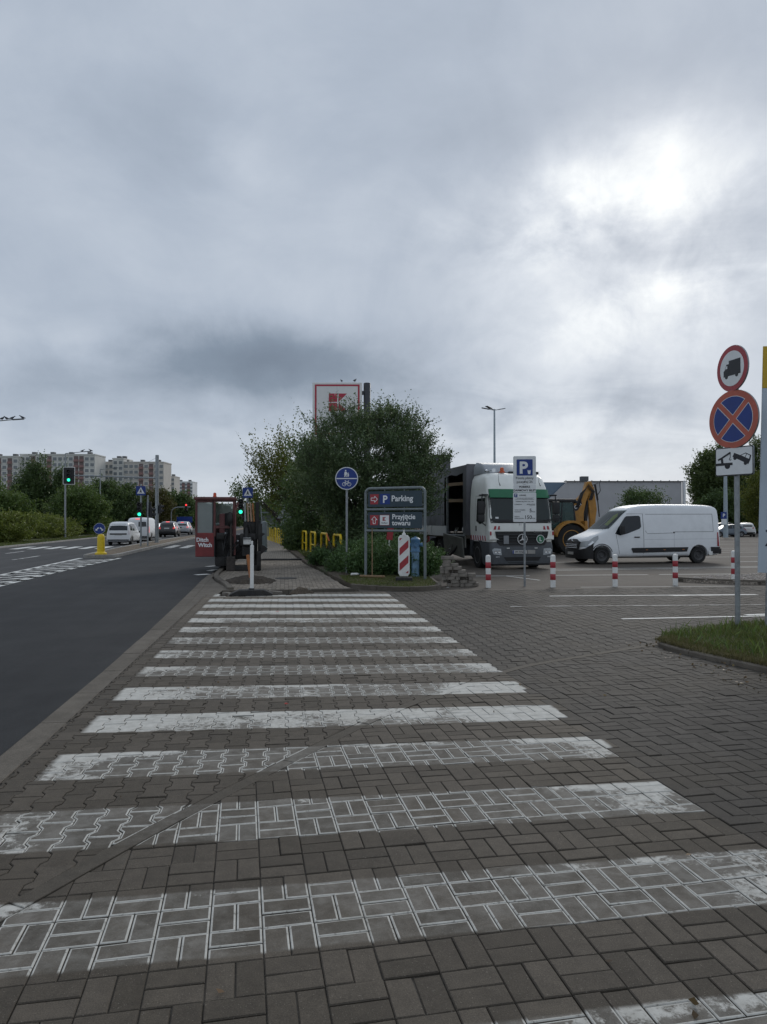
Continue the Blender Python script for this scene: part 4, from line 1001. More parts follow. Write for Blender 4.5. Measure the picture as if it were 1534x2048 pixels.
text('Kaufland', .72, M_BLACK, bd, 0, 9.75, -.008, align='CENTER', bold=.02)
b = MB(); b.box((-.02, -.001, 11.2), (.012, .004, 4.6)); b.put('panel_seam', M_GALV, bd)
b = MB(); b.lathe([(.30, 0), (.30, 13.5), (.27, 13.55), (0, 13.55)], 24, c=(2.55, .35, 0)); b.put('mast', M_CHAR, s)
for z in (9.6, 12.7):
    b = MB(); b.box((2.2, .35, z), (.2, .3, .3)); b.put('bracket', M_CHAR, s)
bird((5.95, 61.9, 13.57), 'dark pigeon standing on the store pylon near its mast', .9, 1.5); bird((4.85, 62.05, 13.57), 'paler pigeon sitting mid-way on the store pylon top', 2., 1.2)

# ---- lot lamp with four heads, lot lamp by the trees
s = thing('lot_lamp', 'tall parking lot lamp with four arms above the truck', 'lamp post', (18.65, 63.0, 0))
b = MB(); b.tube([(0, 0, -.05), (0, 0, 2), (0, 0, 11.7)], [.15, .13, .075], 12); b.put('pole', mat('pale steel', (.34, .40, .43), .5, .3), s)
for k, a in enumerate((20, 75, 165, 215)):
    c, d = math.cos(R(a)), math.sin(R(a)); b = MB(); b.tube([(0, 0, 11.6), (c*.55, d*.55, 11.72)], .035, 6); b.put('arm', M_GALV, s)
    b = MB(); b.box((c*.8, d*.8, 11.77), (.7, .3, .07), .02, (0, -R(12), R(a))); b.put('lamp_head', M_LAMP, s)
s = thing('lot_lamp', 'pale lot lamp pole with a small blue parking plate by the trees', 'lamp post', (45.2, 69.5, 0))
b = MB(); b.tube([(0, 0, -.05), (0, 0, 8.2)], [.24, .14], 12); b.put('pole', MATS['pale steel'], s)
plate(s, [(-.75, 1.9), (-.1, 1.9), (-.1, 2.6), (-.75, 2.6)], -.35, -.33, M_BLUE, 'parking_plate'); plate(s, [(-.7, 1.3), (-.1, 1.3), (-.1, 1.88), (-.7, 1.88)], -.35, -.33, M_WHITE, 'info_plate')
text('P', .5, M_TXT, s, -.42, 2.08, -.353, align='CENTER', bold=.03)

# ---- pile of paving blocks
s = thing('paver_pile', 'loose pile of grey concrete paving blocks beside the planted bed', 'block pile', (4.17, 17.45, -.008), -R(12))
M_CONC = mat('grey concrete block', (.19, .17, .145), .85, 0, .3, 6, .5, 120, dirt=.3)
bm_ = MB(); bm_.box((0, 0, 0), (.196, .098, .078), .005); BRK = bm_.mesh('block'); BRK.materials.append(M_CONC)
bm_ = MB(); bm_.box((0, 0, 0), (.30, .12, .085), .006); BRK2 = bm_.mesh('block'); BRK2.materials.append(M_CONC)
rows = [(-.24, .34, 0), (-.33, .36, 1), (-.36, .36, 2), (-.36, .34, 3), (-.38, .22, 4), (-.40, .10, 5), (-.38, .02, 6), (-.32, -.16, 7)]
for x0, x1, k in rows:
    for lay_ in range(2 if k < 6 else 1):
        x = x0+random.uniform(0, .05)
        while x < x1:
            end = random.random() < .35; wd = .1 if end else .2
            if random.random() < .93:
                o = link('block', BRK, None, s, (x+wd/2, lay_*.2-.1+random.uniform(-.03, .03), .041+k*.081), (random.gauss(0, .012), random.gauss(0, .012), (R(90) if end else 0)+random.gauss(0, .03)))
            x += wd+random.uniform(.003, .02)
for (x, y, a) in ((.45, -.05, .5), (.50, .12, 1.2), (.42, .02, .2)): link('block', BRK, None, s, (x, y, .042), (0, 0, a))
link('block', BRK2, None, s, (-.2, -.05, .70), (0, 0, .1))
# ---- dug soil, rubble, pipe, hose, manhole
def heap(name, label, cat, P, h, seed, m, z=-.02, n=26, parent=None):
    rr = random.Random(seed); xs = [p[0] for p in P]; ys = [p[1] for p in P]; x0, x1, y0, y1 = min(xs), max(xs), min(ys), max(ys)
    from mathutils import noise as mn
    b = MB(); V = {}
    for i in range(n+1):
        for j in range(n+1):
            x, y = lerp(x0, x1, i/n), lerp(y0, y1, j/n)
            d = min(math.hypot(x-(a[0]+(c[0]-a[0])*k/6), y-(a[1]+(c[1]-a[1])*k/6)) for a, c in zip(P, P[1:]+P[:1]) for k in range(6)) if inside(P, x, y) else 0
            q = mn.fractal((x*5+seed, y*5, 0), .8, 2.2, 4)
            V[i, j] = b.bm.verts.new((x+rr.uniform(-.01, .01), y+rr.uniform(-.01, .01), z+(h(x, y, d)+q*.035*min(1, d*8) if d else -.05)))
    for i in range(n):
        for j in range(n):
            if any(V[a].co.z > z-.049 for a in ((i, j), (i+1, j), (i+1, j+1), (i, j+1))): b.bm.faces.new((V[i, j], V[i+1, j], V[i+1, j+1], V[i, j+1]))
    o = b.put(name, m, parent, smooth=50)
    return o
tr = heap('trench_soil', None, None, [(-1.6, 15.5), (.45, 15.5), (.45, 17.05), (-1.6, 17.05)], lambda x, y, d: -.17+.15*math.exp(-((x+1.15)**2/.12+(y-16.2)**2/.2)), 3, M_SOIL, 0., 40); tag(tr, 'dark dug soil filling the open trench before the sidewalk', 'soil', kind='stuff')
mo = heap('soil_heap', None, None, MOUND, lambda x, y, d: min(.10, d*.35), 5, M_SOIL, .0, 30); tag(mo, 'dark soil heaped around the orange pipe behind the marker post', 'soil', kind='stuff')
rb = heap('rubble_heap', None, None, [(.10, 15.98), (.35, 15.88), (.62, 15.98), (.66, 16.2), (.42, 16.35), (.15, 16.25)], lambda x, y, d: min(.12, d*.8), 8, M_EARTH, .003, 22); tag(rb, 'small brown heap of earth and rubble on the last zebra bars', 'rubble', kind='stuff')
def stone_mesh(seed, sc):
    rr = random.Random(seed); b = MB(); v = bmesh.ops.create_icosphere(b.bm, subdivisions=1, radius=sc)['verts']
    for q in v: q.co *= rr.uniform(.7, 1.2); q.co.z *= .7
    return b.mesh('stone', 0)
for k in range(14):
    x, y = (random.uniform(-1.4, .3), random.uniform(15.8, 16.9)) if k < 9 else (random.uniform(.15, .6), random.uniform(15.95, 16.25))
    o = link('stone', stone_mesh(k, random.uniform(.03, .07)), M_CONC, tr if k < 9 else rb, (x, y, -.08 if k < 9 else .08))
for (x, y, rz, rx) in ((-1.05, 16.0, .3, .3), (-.8, 16.35, -.4, -.2), (-1.25, 16.4, 1.2, .2), (-.2, 16.55, .1, .05)): link('broken_kerb', BRK2, None, tr, (x, y, -.03), (rx, .1, rz))
s = thing('drill_pipe', 'orange drill pipe stuck upright in the dug soil behind the marker post', 'pipe', (-.86, 19.3, .02), 0)
b = MB(); b.tube([(0, 0, 0), (-.10, .15, .68)], .045, 12); b.put('pipe_body', mat('orange pipe', (.36, .13, .035), .6, 0, .2, 10, dirt=.3), s)
s = link('hose', None, None); COL.objects.unlink(s); bpy.data.objects.remove(s)
b = MB(); b.tube([(-1.0, 29.7, .05)]+[(-.9+i*.16, 29.85+.06*math.sin(i*.7), .045) for i in range(13)]+[(1.35, 30, .1)], .035, 8)
tag(b.put('hose', M_BLACKP), 'black hose lying straight across the sidewalk behind the rig', 'hose')
b = MB(); b.lathe([(.31, 0), (.31, .008), (.28, .010), (0, .010)], 28); tag(b.put('manhole_cover', mat('cast iron', (.06, .055, .05), .7, .3, .2, 20), None, (.05, 20.4, .002)), 'small round manhole cover in the sidewalk by the soil heap', 'manhole cover')
# ================================================================ VEHICLES
LOTZ = -.15
M_CARW = mat('white car paint', (.74, .75, .75), .35, 0, .03, 2, coat=.4, dirt=.05)
M_VANW = mat('white van paint', (.79, .81, .82), .45, 0, .04, 2, coat=.1, dirt=.12)
M_CABW = mat('cab off-white paint', (.79, .80, .75), .38, 0, .05, 2, coat=.3, dirt=.08)
M_TYRE = mat('tyre rubber', (.016, .016, .016), .85, 0, .2, 12, dirt=.25)
M_RIMS = mat('steel rim', (.22, .22, .22), .45, .6, .2, 10, dirt=.3)
M_RIMD = mat('dark hubcap', (.07, .07, .072), .5, .3, .2, 10, dirt=.2)
M_GLASS = glass('vehicle glass', (.010, .013, .016))
M_GLASSG = glass('greenish glass', (.006, .013, .012), .04)
M_CLEAR = glass('clear glass', (.012, .016, .018), .03, .55)
M_TRIM = mat('black trim', (.017, .017, .018), .6, 0, .15, 8, dirt=.08)
M_DKGREY = mat('grey bumper plastic', (.075, .082, .09), .6, 0, .12, 6, dirt=.18)
M_CHROME = mat('bright metal', (.62, .63, .64), .22, .9, .05)
M_LAMPG = glass('headlamp glass', (.30, .32, .33), .08)
M_TAIL = mat('tail lamp', (.30, .012, .02), .25, coat=.5)
M_BRAKE = mat('lit brake lamp', (1., .06, .05), .3, emit=1.1)
M_SEAM = mat('panel gap', (.05, .05, .05), .8)
M_PLATE = mat('number plate', (.50, .50, .48), .5)
def wheel(parent, x, y, r, w, side, rim=None, dish=.4, ty=None):
    t = MB(); h = w/2
    t.lathe([(r*.62, -h*.9), (r*.80, -h), (r*.95, -h*.95), (r, -h*.72), (r, h*.72), (r*.95, h*.95), (r*.80, h), (r*.62, h*.9), (r*.60, 0)], 28, 'y')
    o = t.put('wheel', ty or M_TYRE, parent, (x, y, r))
    b = MB(); s_ = side
    b.lathe([(0, s_*h*.45), (r*.16, s_*h*.5), (r*.2, s_*h*.3), (r*.40, s_*h*.25), (r*.50, s_*h*.72), (r*.60, s_*h*.95), (r*.64, s_*h*.90), (r*.62, s_*h*.2)], 24, 'y')
    for k in range(10):
        a = 2*math.pi*k/10; b.ball((r*.30*math.cos(a), s_*h*.3, r*.30*math.sin(a)), r*.035, n=6)
    b.put('rim', rim or M_RIMS, o)
    return o
def carbody(name, st, m, parent, arches=(), ar=.36, az=.33, aw=.3, sub=2):
    secs = []
    for (x, zb, zt, w, wt) in st:
        k = min(1., (zt-zb)/1.5); H = zt-zb
        h = [(0, zb), (w*.9, zb), (w, zb+.10*k), (w, zb+H*.36), (lerp(w, wt, .30), zb+H*.60), (wt, zt-.17*k), (wt*.94, zt-.045*k), (wt*.6, zt-.008), (0, zt)]
        secs.append([(x, y, z) for y, z in h]+[(x, -y, z) for y, z in h[-2:0:-1]])
    b = MB(); b.loft(secs); me = b.mesh('body', 0); o = link('tmp', me, m)
    md = o.modifiers.new('s', 'SUBSURF'); md.levels = sub; md.render_levels = sub
    cut = []
    for ax in arches:
        for sgn in (-1, 1):
            c = MB(); c.lathe([(ar, -.3), (ar, .3)], 32, 'y', (ax, sgn*(aw+.62), az)); cm = link('cut', c.mesh('cut', 0), None); cut.append(cm)
            q = o.modifiers.new('b', 'BOOLEAN'); q.operation = 'DIFFERENCE'; q.object = cm; q.solver = 'EXACT'
    me2 = bake(o)
    for c in cut: bpy.data.objects.remove(c)
    me2.materials.clear(); me2.materials.append(m)
    me2.polygons.foreach_set('use_smooth', [True]*len(me2.polygons)); me2.set_sharp_from_angle(angle=R(40))
    bo = link(name, me2, None, parent)
    bm = bmesh.new(); bm.from_mesh(me2); bv = BVHTree.FromBMesh(bm); bm.free()
    return bo, bv
def seam(bv, pts, plane, sign, wd=.016, off=.003, step=.1):
    return project(bv, line2(pts, wd), plane, sign, off, step)

# ---------------------------------------------------------------- the white panel van
van = thing('delivery_van', 'long white panel van with a black side strip parked across the lot', 'van', (14.98, 29.05, LOTZ), R(182.5))
ST = [(3.09, .46, .80, .55, .45), (3.02, .34, 1.02, .84, .70), (2.78, .26, 1.13, .95, .83), (2.35, .25, 1.27, 1.0, .90), (1.98, .25, 1.42, 1.0, .90), (1.5, .25, 1.88, 1.01, .87), (1.08, .25, 2.26, 1.01, .85),
      (.72, .25, 2.41, 1.01, .86), (.1, .27, 2.47, 1.01, .87), (-1.3, .27, 2.48, 1.01, .87), (-2.6, .28, 2.46, 1.0, .86), (-2.98, .30, 2.40, .98, .84), (-3.07, .34, 2.30, .95, .80), (-3.10, .42, 2.15, .92, .76)]
vb, bv = carbody('body', ST, M_VANW, van, (2.25, -2.08), .42, .36)
for x in (2.25, -2.08):
    for sg in (-1, 1): wheel(van, x, sg*.86, .345, .22, sg, M_RIMD)
project(bv, [(-.84, 1.43), (.84, 1.43), (.76, 2.17), (-.76, 2.17)], 'yz', 1, .004).put('dash_shadow', mat('cab interior', (.10, .105, .11), .7), van)
g = project(bv, [(-.86, 1.42), (.86, 1.42), (.78, 2.19), (-.78, 2.19)], 'yz', 1, .03).put('windscreen', M_CLEAR, van)
project(bv, [(.30, 1.60), (.62, 1.56), (.66, 1.95), (.45, 2.08), (.30, 1.98)], 'yz', 1, .012).put('safety_vest', mat('hi-vis yellow', (.42, .50, .05), .6), van)
project(bv, [(.02, 1.5), (.08, 1.5), (.2, 1.85), (.14, 1.88)], 'yz', 1, .012).put('steering_wheel', mat('pale plastic', (.3, .3, .3), .6), van)
SW = [(1.66, 1.24), (1.50, 1.50), (1.20, 1.90), (1.12, 1.96), (.60, 1.98), (.53, 1.93), (.52, 1.52), (.60, 1.44), (1.15, 1.24), (1.45, 1.17)]
for sg in (-1, 1):
    project(bv, SW, 'xz', sg, .006).put('side_window', M_GLASS, van)
    dr = project(bv, line2([(1.50, .42), (1.62, 1.15), (1.50, 1.40)], .012), 'xz', sg, .003); dr.put('door_seam', M_SEAM, van)
    seam(bv, [(.42, .34), (.42, 2.06), (1.12, 2.05)], 'xz', sg).put('door_seam', M_SEAM, van)
    for P in ([(.30, 2.04), (-2.76, 2.05)], [(-2.76, 2.05), (-2.76, 1.32)], [(-2.76, 1.32), (-.9, 1.31), (-1.0, 1.27), (.25, 1.24), (.34, 1.36)]): seam(bv, P, 'xz', sg, .014).put('panel_crease', M_SEAM, van)
    seam(bv, [(.40, 1.0), (-2.95, 1.02)], 'xz', sg, .008).put('panel_crease', mat('soft crease', (.35, .37, .38), .5), van)
    seam(bv, [(-.95, .36), (-.95, 1.27)], 'xz', sg, .008).put('panel_seam', MATS['soft crease'], van)
    project(bv, [(.98, .62), (.90, .46), (-1.52, .50), (-1.58, .68), (.95, .66)], 'xz', sg, .004, thick=.018).put('side_strip', M_TRIM, van)
    project(bv, [(-2.62, .68), (-2.66, .40), (-3.06, .42), (-3.06, .68)], 'xz', sg, .004, thick=.03).put('rear_corner_bumper', M_TRIM, van)
    b = MB(); b.box((.72, sg*1.012, 1.10), (.24, .03, .045), .008); b.put('door_handle', M_TRIM, van)
    b = MB(); b.box((1.44, sg*1.13, 1.40), (.16, .20, .34), .04); b.box((1.42, sg*1.02, 1.28), (.10, .16, .09), .02); b.put('mirror', M_TRIM, van)
    project(bv, [(-3.03, .70), (-2.99, 1.30), (-2.94, 1.28), (-2.93, .72)], 'xz', sg, .006, thick=.012).put('tail_lamp', M_TAIL, van)
    project(bv, [(2.98, .72), (2.94, .82), (2.55, 1.10), (2.36, 1.17), (2.38, 1.02), (2.60, .80), (2.85, .66)], 'xz', sg, .006, .08).put('headlamp', M_LAMPG, van)
    project(bv, [(2.82, .78), (2.62, .95), (2.56, .90), (2.72, .76)], 'xz', sg, .009, .08).put('headlamp_reflector', M_CHROME, van)
    project(bv, [(sg*.50, .70), (sg*.84, .70), (sg*.86, .96), (sg*.62, .90)], 'yz', 1, .006, .06).put('headlamp', M_LAMPG, van)
    project(bv, line2([(2.70+.46*math.cos(R(a))-.45, .36+.46*math.sin(R(a))) for a in range(8, 176, 14)], .035), 'xz', sg, .004).put('arch_trim', M_TRIM, van)
    b = MB()
    for k in (-.75, .1, .9) : b.box((k-.6, sg*1.022, .58), (.10, .012, .035), .004)
    b.put('side_marker', mat('amber marker', (.35, .12, .03), .4), van)
# front bumper: a band bent round the nose
b = MB(); plan = [(2.64, 1.015), (2.92, .90), (3.08, .68), (3.14, .35), (3.15, 0)]; plan = plan+[(x, -y) for x, y in plan[-2::-1]]
prof = lambda x: ((.20, .60), (.24, .90))[x < 2.5] if False else (.20, lerp(.86, .60, min(1, max(0, (x-2.64)/.36))))
lo = [b.bm.verts.new((x, y, .22)) for x, y in plan]; mi = [b.bm.verts.new((x+.015, y*1.012, .42)) for x, y in plan]; hi = [b.bm.verts.new((x, y, prof(x)[1])) for x, y in plan]
hi2 = [b.bm.verts.new((x-.08, y*.93, prof(x)[1]+.02)) for x, y in plan]
for A, B in ((lo, mi), (mi, hi), (hi, hi2)):
    for i in range(len(plan)-1):
        if A is lo or A is mi or True: b.bm.faces.new((A[i], A[i+1], B[i+1], B[i]))
bmesh.ops.recalc_face_normals(b.bm, faces=b.bm.faces[:])
for f_ in b.bm.faces:   # leave the wheel opening free
    pass
bad = [f_ for f_ in b.bm.faces if f_.calc_center_median().x < 2.25 and f_.calc_center_median().z < .62]
bmesh.ops.delete(b.bm, geom=bad, context='FACES'); b.put('front_bumper', M_TRIM, van, smooth=60)
project(bv, [(-.62, .62), (.62, .62), (.66, .90), (.30, 1.0), (-.30, 1.0), (-.66, .90)], 'yz', 1, .02, .06).put('grille', M_TRIM, van)
b = MB()
for z in (.66, .73, .80):
    b.tube([(3.13, -.52, z), (3.155, 0, z), (3.13, .52, z)], .012, 6)
b.put('grille_bar', M_CHROME, van)
b = MB(); b.prism([(0, .82), (.075, .93), (0, 1.04), (-.075, .93)], 3.10, 3.13, 'yz'); b.put('emblem', M_CHROME, van)
b = MB(); b.prism([(0, .87), (.035, .93), (0, .99), (-.035, .93)], 3.131, 3.136, 'yz'); b.put('emblem_centre', M_TRIM, van)
b = MB(); b.box((3.165, 0, .43), (.015, .52, .11), .003); b.put('number_plate', M_PLATE, van)
b = MB(); b.tube([(2.02, .55, 1.43), (1.83, -.05, 1.55)], .012, 5); b.put('wiper', M_TRIM, van)
b = MB(); b.box((-3.12, 0, .5), (.14, 1.8, .24), .03); b.put('rear_bumper', M_TRIM, van)
b = MB(); b.box((0, 0, .30), (5.0, 1.5, .12)); b.put('underbody', M_TRIM, van)
b = MB(); b.box((-2.62, 1.0, .42), (.16, .03, .17), .01); b.put('mudflap_label', M_WHITEP, van)

# ---------------------------------------------------------------- the tarpaulin truck
tk = thing('flatbed_truck', 'white cab truck with grey tarpaulin body, its side dropped open', 'truck', (8.50, 25.3, LOTZ-.02), -R(85.5))
def cabsec(z, xf, w, xr, r):
    P = [(xr, -w), (xr, w)]
    for k in range(7): a = R(90-15*k); P.append((xf-r+r*math.cos(a), w-r+r*math.sin(a)))
    for k in range(7): a = R(0-15*k); P.append((xf-r+r*math.cos(a), -w+r+r*math.sin(a)))
    return [(x, y, z) for x, y in P]
b = MB(); b.loft([cabsec(*q) for q in ((1.02, -.03, 1.22, -2.0, .16), (1.3, -.0, 1.235, -2.05, .18), (1.75, -.01, 1.235, -2.1, .22), (2.2, -.08, 1.225, -2.12, .24), (2.72, -.20, 1.20, -2.12, .26), (3.0, -.30, 1.18, -2.12, .28), (3.35, -.48, 1.13, -2.12, .32), (3.52, -.70, 1.05, -2.1, .36), (3.58, -1.0, .9, -2.05, .4))])
me = b.mesh('cab', 40); bm = bmesh.new(); bm.from_mesh(me); cv = BVHTree.FromBMesh(bm); bm.free(); link('cab', me, M_CABW, tk)
project(cv, [(-1.16, 1.70), (1.16, 1.70), (1.19, 1.95), (1.16, 2.70), (-1.16, 2.70), (-1.19, 1.95)], 'yz', 1, .006, .1).put('windscreen_seal', M_TRIM, tk)
project(cv, [(-1.10, 1.80), (1.10, 1.80), (1.13, 2.0), (1.10, 2.66), (-1.10, 2.66), (-1.13, 2.0)], 'yz', 1, .012, .1).put('windscreen', M_GLASSG, tk)
M_VIS = mat('green sun visor', (.012, .15, .065), .35, 0, .08, 3)
b = project(cv, [(-1.14, 2.62), (1.14, 2.62), (1.13, 2.93), (-1.13, 2.93)], 'yz', 1, .02, .1, thick=.07); b.put('sun_visor', M_VIS, tk)
project(cv, [(-1.10, 1.74), (1.10, 1.74), (1.10, 1.82), (-1.10, 1.82)], 'yz', 1, .03, .1).put('wiper_cowl', M_TRIM, tk)
project(cv, [(-1.03, 1.40), (1.03, 1.40), (1.0, 1.25), (.93, 1.02), (-.93, 1.02), (-1.0, 1.25)], 'yz', 1, .02, .1).put('grille', M_TRIM, tk)
gr = MB(); gr.prism([(-.97, 1.05), (.97, 1.05), (.80, .80), (.55, .78), (-.55, .78), (-.80, .80)], -.02, .035, 'yz', .01); gr.put('lower_grille', M_TRIM, tk)
for z in (1.08, 1.18, 1.28, .95, .86):
    q = MB(); wv = .93 if z > 1 else .75; q.box((.035, 0, z), (.02, wv*2, .03), .006); q.put('grille_slat', mat('grille grey', (.03, .032, .034), .5), tk)
# three-pointed emblem, green L disc, badge
q = MB()
for k in range(32):
    a0, a1 = 2*math.pi*k/32, 2*math.pi*(k+1)/32
    q.prism([(.19*math.cos(a0), 1.12+.19*math.sin(a0)), (.19*math.cos(a1), 1.12+.19*math.sin(a1)), (.168*math.cos(a1), 1.12+.168*math.sin(a1)), (.168*math.cos(a0), 1.12+.168*math.sin(a0))], .05, .062, 'yz')
for k in range(3):
    a = R(90+120*k); q.prism([(.175*math.cos(a), 1.12+.175*math.sin(a)), (.03*math.cos(a+R(60)), 1.12+.03*math.sin(a+R(60))), (0, 1.12), (.03*math.cos(a-R(60)), 1.12+.03*math.sin(a-R(60)))], .05, .064, 'yz')
q.put('emblem', M_CHROME, tk)
q = MB(); q.prism(disc(.155, 32, .70, 1.12), .05, .058, 'yz'); q.put('disc_border', M_TXT, tk); q = MB(); q.prism(disc(.135, 32, .70, 1.12), .058, .064, 'yz'); q.put('green_disc', M_VIS, tk)
def fronttext(s_, size, m, y, z, x, bold=.02, name='lettering', sx=1., align='CENTER'):
    o = text(s_, size, m, tk, 0, z, 0, name, bold, align, sx=sx); o.location = (x, y, z); o.rotation_euler = (R(90), 0, R(90)); return o
fronttext('L', .20, M_TXT, .70, 1.05, .067); fronttext('Actros', .12, mat('dull chrome', (.12, .12, .12), .4, .5), .60, 1.335, .055)
# bumper with lamps and plate
b = MB(); b.loft([cabsec(*q) for q in ((.17, -.04, 1.16, -.75, .14), (.24, .04, 1.21, -.78, .16), (.55, .07, 1.235, -.82, .17), (.84, .05, 1.235, -.85, .17), (1.0, -.0, 1.225, -.85, .17))])
me = b.mesh('bumper', 40); bm = bmesh.new(); bm.from_mesh(me); bb = BVHTree.FromBMesh(bm); bm.free(); link('bumper', me, M_DKGREY, tk)
for sg in (-1, 1):
    project(bb, [(sg*.80, .55), (sg*1.10, .58), (sg*1.15, .74), (sg*1.08, .80), (sg*.82, .78)], 'yz', 1, .006, .06).put('headlamp', M_LAMPG, tk)
    for yy in (.90, 1.03):
        q = MB(); q.lathe([(0, .01), (.05, .012), (.055, 0)], 14, 'x', (.085, sg*yy, .67)); q.put('lamp_reflector', M_CHROME, tk)
    # side fairings and chevron plates
    project(cv, [(sg*.82, 1.46), (sg*1.12, 1.46), (sg*1.12, 1.60), (sg*.82, 1.60)], 'yz', 1, .004).put('marker_board', M_WHITE, tk)
    for k in range(2):
        y0 = .84+.15*k; project(cv, [(sg*y0, 1.465), (sg*(y0+.09), 1.465), (sg*(y0+.05), 1.595), (sg*(y0-.02 if k else y0), 1.595)], 'yz', 1, .008).put('red_chevron', M_RED, tk)
    q = MB(); q.prism([(sg*.86, 1.10), (sg*1.24, 1.10), (sg*1.24, 1.42), (sg*1.14, 1.42), (sg*1.10, 1.22), (sg*.98, 1.16)], -.30, .03, 'yz', .015); q.put('corner_fairing', M_CABW, tk)
    q = MB(); q.box((.036, sg*1.20, 1.33), (.012, .06, .14)); q.put('red_reflector', M_RED, tk)
    # doors, windows, mirrors
    project(cv, [(-.60, 1.72), (-.42, 2.35), (-.52, 2.62), (-1.36, 2.62), (-1.38, 1.78), (-1.0, 1.66)], 'xz', sg, .006).put('side_window', M_GLASS, tk)
    for P in ([(-.36, 1.1), (-.34, 2.66), (-1.52, 2.72), (-1.54, 1.15)],):
        seam(cv, P, 'xz', sg, .016).put('door_seam', M_SEAM, tk)
    q = MB(); q.box((-1.38, sg*1.25, 1.50), (.06, .03, .20), .01); q.put('door_handle', M_TRIM, tk)
    q = MB(); q.tube([(-.42, sg*1.2, 2.72), (-.25, sg*1.42, 2.74), (-.22, sg*1.44, 2.5), (-.24, sg*1.44, 1.72), (-.38, sg*1.24, 1.62)], .024, 8); q.put('mirror_bracket', M_TRIM, tk)
    q = MB(); q.box((-.26, sg*1.46, 2.26), (.14, .27, .46), .04); q.box((-.26, sg*1.46, 1.88), (.14, .26, .26), .04); q.put('mirror', M_TRIM, tk)
    q = MB(); q.box((-.35, sg*1.33, 2.72), (.5, .20, .05), .015); q.put('rain_deflector', M_TRIM, tk)
    q = MB()
    for k in range(7):
        x0 = -.35-k*.25; q.prism([(x0, 1.06), (x0-.10, 1.06), (x0-.16, 1.24), (x0-.06, 1.24)], sg*1.238, sg*1.244)
    q.put('hazard_stripes', M_RED, tk); q = MB(); q.box((-1.15, sg*1.231, 1.15), (1.70, .012, .19)); q.put('hazard_band', M_WHITE, tk)
    # wheel housing and steps
    q = MB(); arc = [(-1.42+.60*math.cos(R(a)), .50+.60*math.sin(R(a))) for a in range(0, 181, 12)]
    q.prism([(x, z) for x, z in arc]+[(-2.08, .42), (-2.12, 1.12), (-.82, 1.12), (-.80, .42)], sg*.86, sg*1.228); q.put('wheel_housing', M_DKGREY, tk)
    q = MB(); q.box((-.78, sg*1.05, .38), (.10, .3, .36), .02); q.put('entry_step', M_DKGREY, tk)
    wheel(tk, -1.42, sg*1.05, .50, .30, sg, M_RIMS)
    q = MB(); q.tube([(-.12, sg*.78, 3.06), (-.25, sg*.78, 3.2), (-.28, sg*.8, 3.62)], [.02, .008, .004], 6); q.put('aerial', M_TRIM, tk)
project(bb, [(-.62, .34), (.62, .34), (.72, .48), (-.72, .48)], 'yz', 1, .005).put('air_intake', M_TRIM, tk); project(bb, [(-.50, .22), (.50, .22), (.56, .29), (-.56, .29)], 'yz', 1, .005).put('air_intake', M_TRIM, tk)
q = MB(); q.box((.085, -.12, .66), (.015, .56, .125), .004); q.put('number_plate', M_PLATE, tk)
q = MB(); q.box((.094, -.37, .66), (.008, .05, .12)); q.put('plate_band', M_BLUE, tk)
fronttext('PP 7350U', .10, M_BLACK, -.09, .625, .095, .01)
q = MB(); q.box((.085, .33, .66), (.015, .30, .14), .004); q.put('blank_plate', mat('dull plate', (.30, .29, .27), .5), tk)
q = MB(); q.box((.06, -.62, 1.10), (.012, .20, .30), .006); q.put('permit_plate', mat('grey plate', (.24, .25, .26), .5), tk)
for yy in (-.55, .52):
    q = MB(); q.box((.065, yy, .80), (.05, .10, .03)); q.put('tow_cover', M_CABW, tk)
fronttext('SN271', .055, M_TXT, -.95, .47, .085); fronttext('ZNZL', .055, M_TXT, 1.02, .47, .085)
q = MB(); q.lathe([(0, .02), (.03, .02), (.035, 0)], 14, 'x', (.0, -.06, 1.66)); q.put('badge', M_CHROME, tk)
project(cv, [(-1.0, 1.86), (-.88, 1.86), (-.88, 1.92), (-1.0, 1.92)], 'yz', 1, .016).put('windscreen_sticker', M_WHITE, tk)
for yy, ln in ((-.15, .75), (.85, .7)):
    q = MB(); q.tube([(.02, yy, 1.80), (-.0, yy+ln, 1.92)], .014, 5); q.put('wiper', M_TRIM, tk)
# roof: beacon, horns, spotlight bar, deflector
q = MB(); q.box((-.85, -.42, 3.60), (.15, .17, .05)); q.lathe([(.07, 3.62), (.075, 3.72), (.05, 3.77), (0, 3.78)], 16, c=(-.85, -.42, 0)); q.put('beacon', M_BRASS, tk)
q = MB(); q.tube([(-.95, -1.02, 3.60), (-.50, -.95, 3.62)], [.015, .02], 8); q.lathe([(.02, -.1), (.03, .0), (.07, .08), (.075, .09)], 16, 'x', (-.42, -.94, 3.62)); q.ball((-.95, -1.0, 3.64), .06); q.put('air_horn', M_CHROME, tk)
q = MB(); q.box((-.9, .45, 3.58), (.10, 1.2, .10), .02); q.put('spotlight_bar', M_TRIM, tk)
M_DEFL = mat('silver fairing', (.34, .36, .38), .4, .2, .06)
b = MB(); b.loft([[(x, -wv, 3.55), (x, -wv, lerp(3.55, zt, .6)), (x, -wv*.9, zt), (x, wv*.9, zt), (x, wv, lerp(3.55, zt, .6)), (x, wv, 3.55)] for x, wv, zt in ((-.95, .85, 3.60), (-1.3, .98, 3.84), (-1.7, 1.05, 3.98), (-2.1, 1.08, 4.04))]); b.put('roof_deflector', M_DEFL, tk)
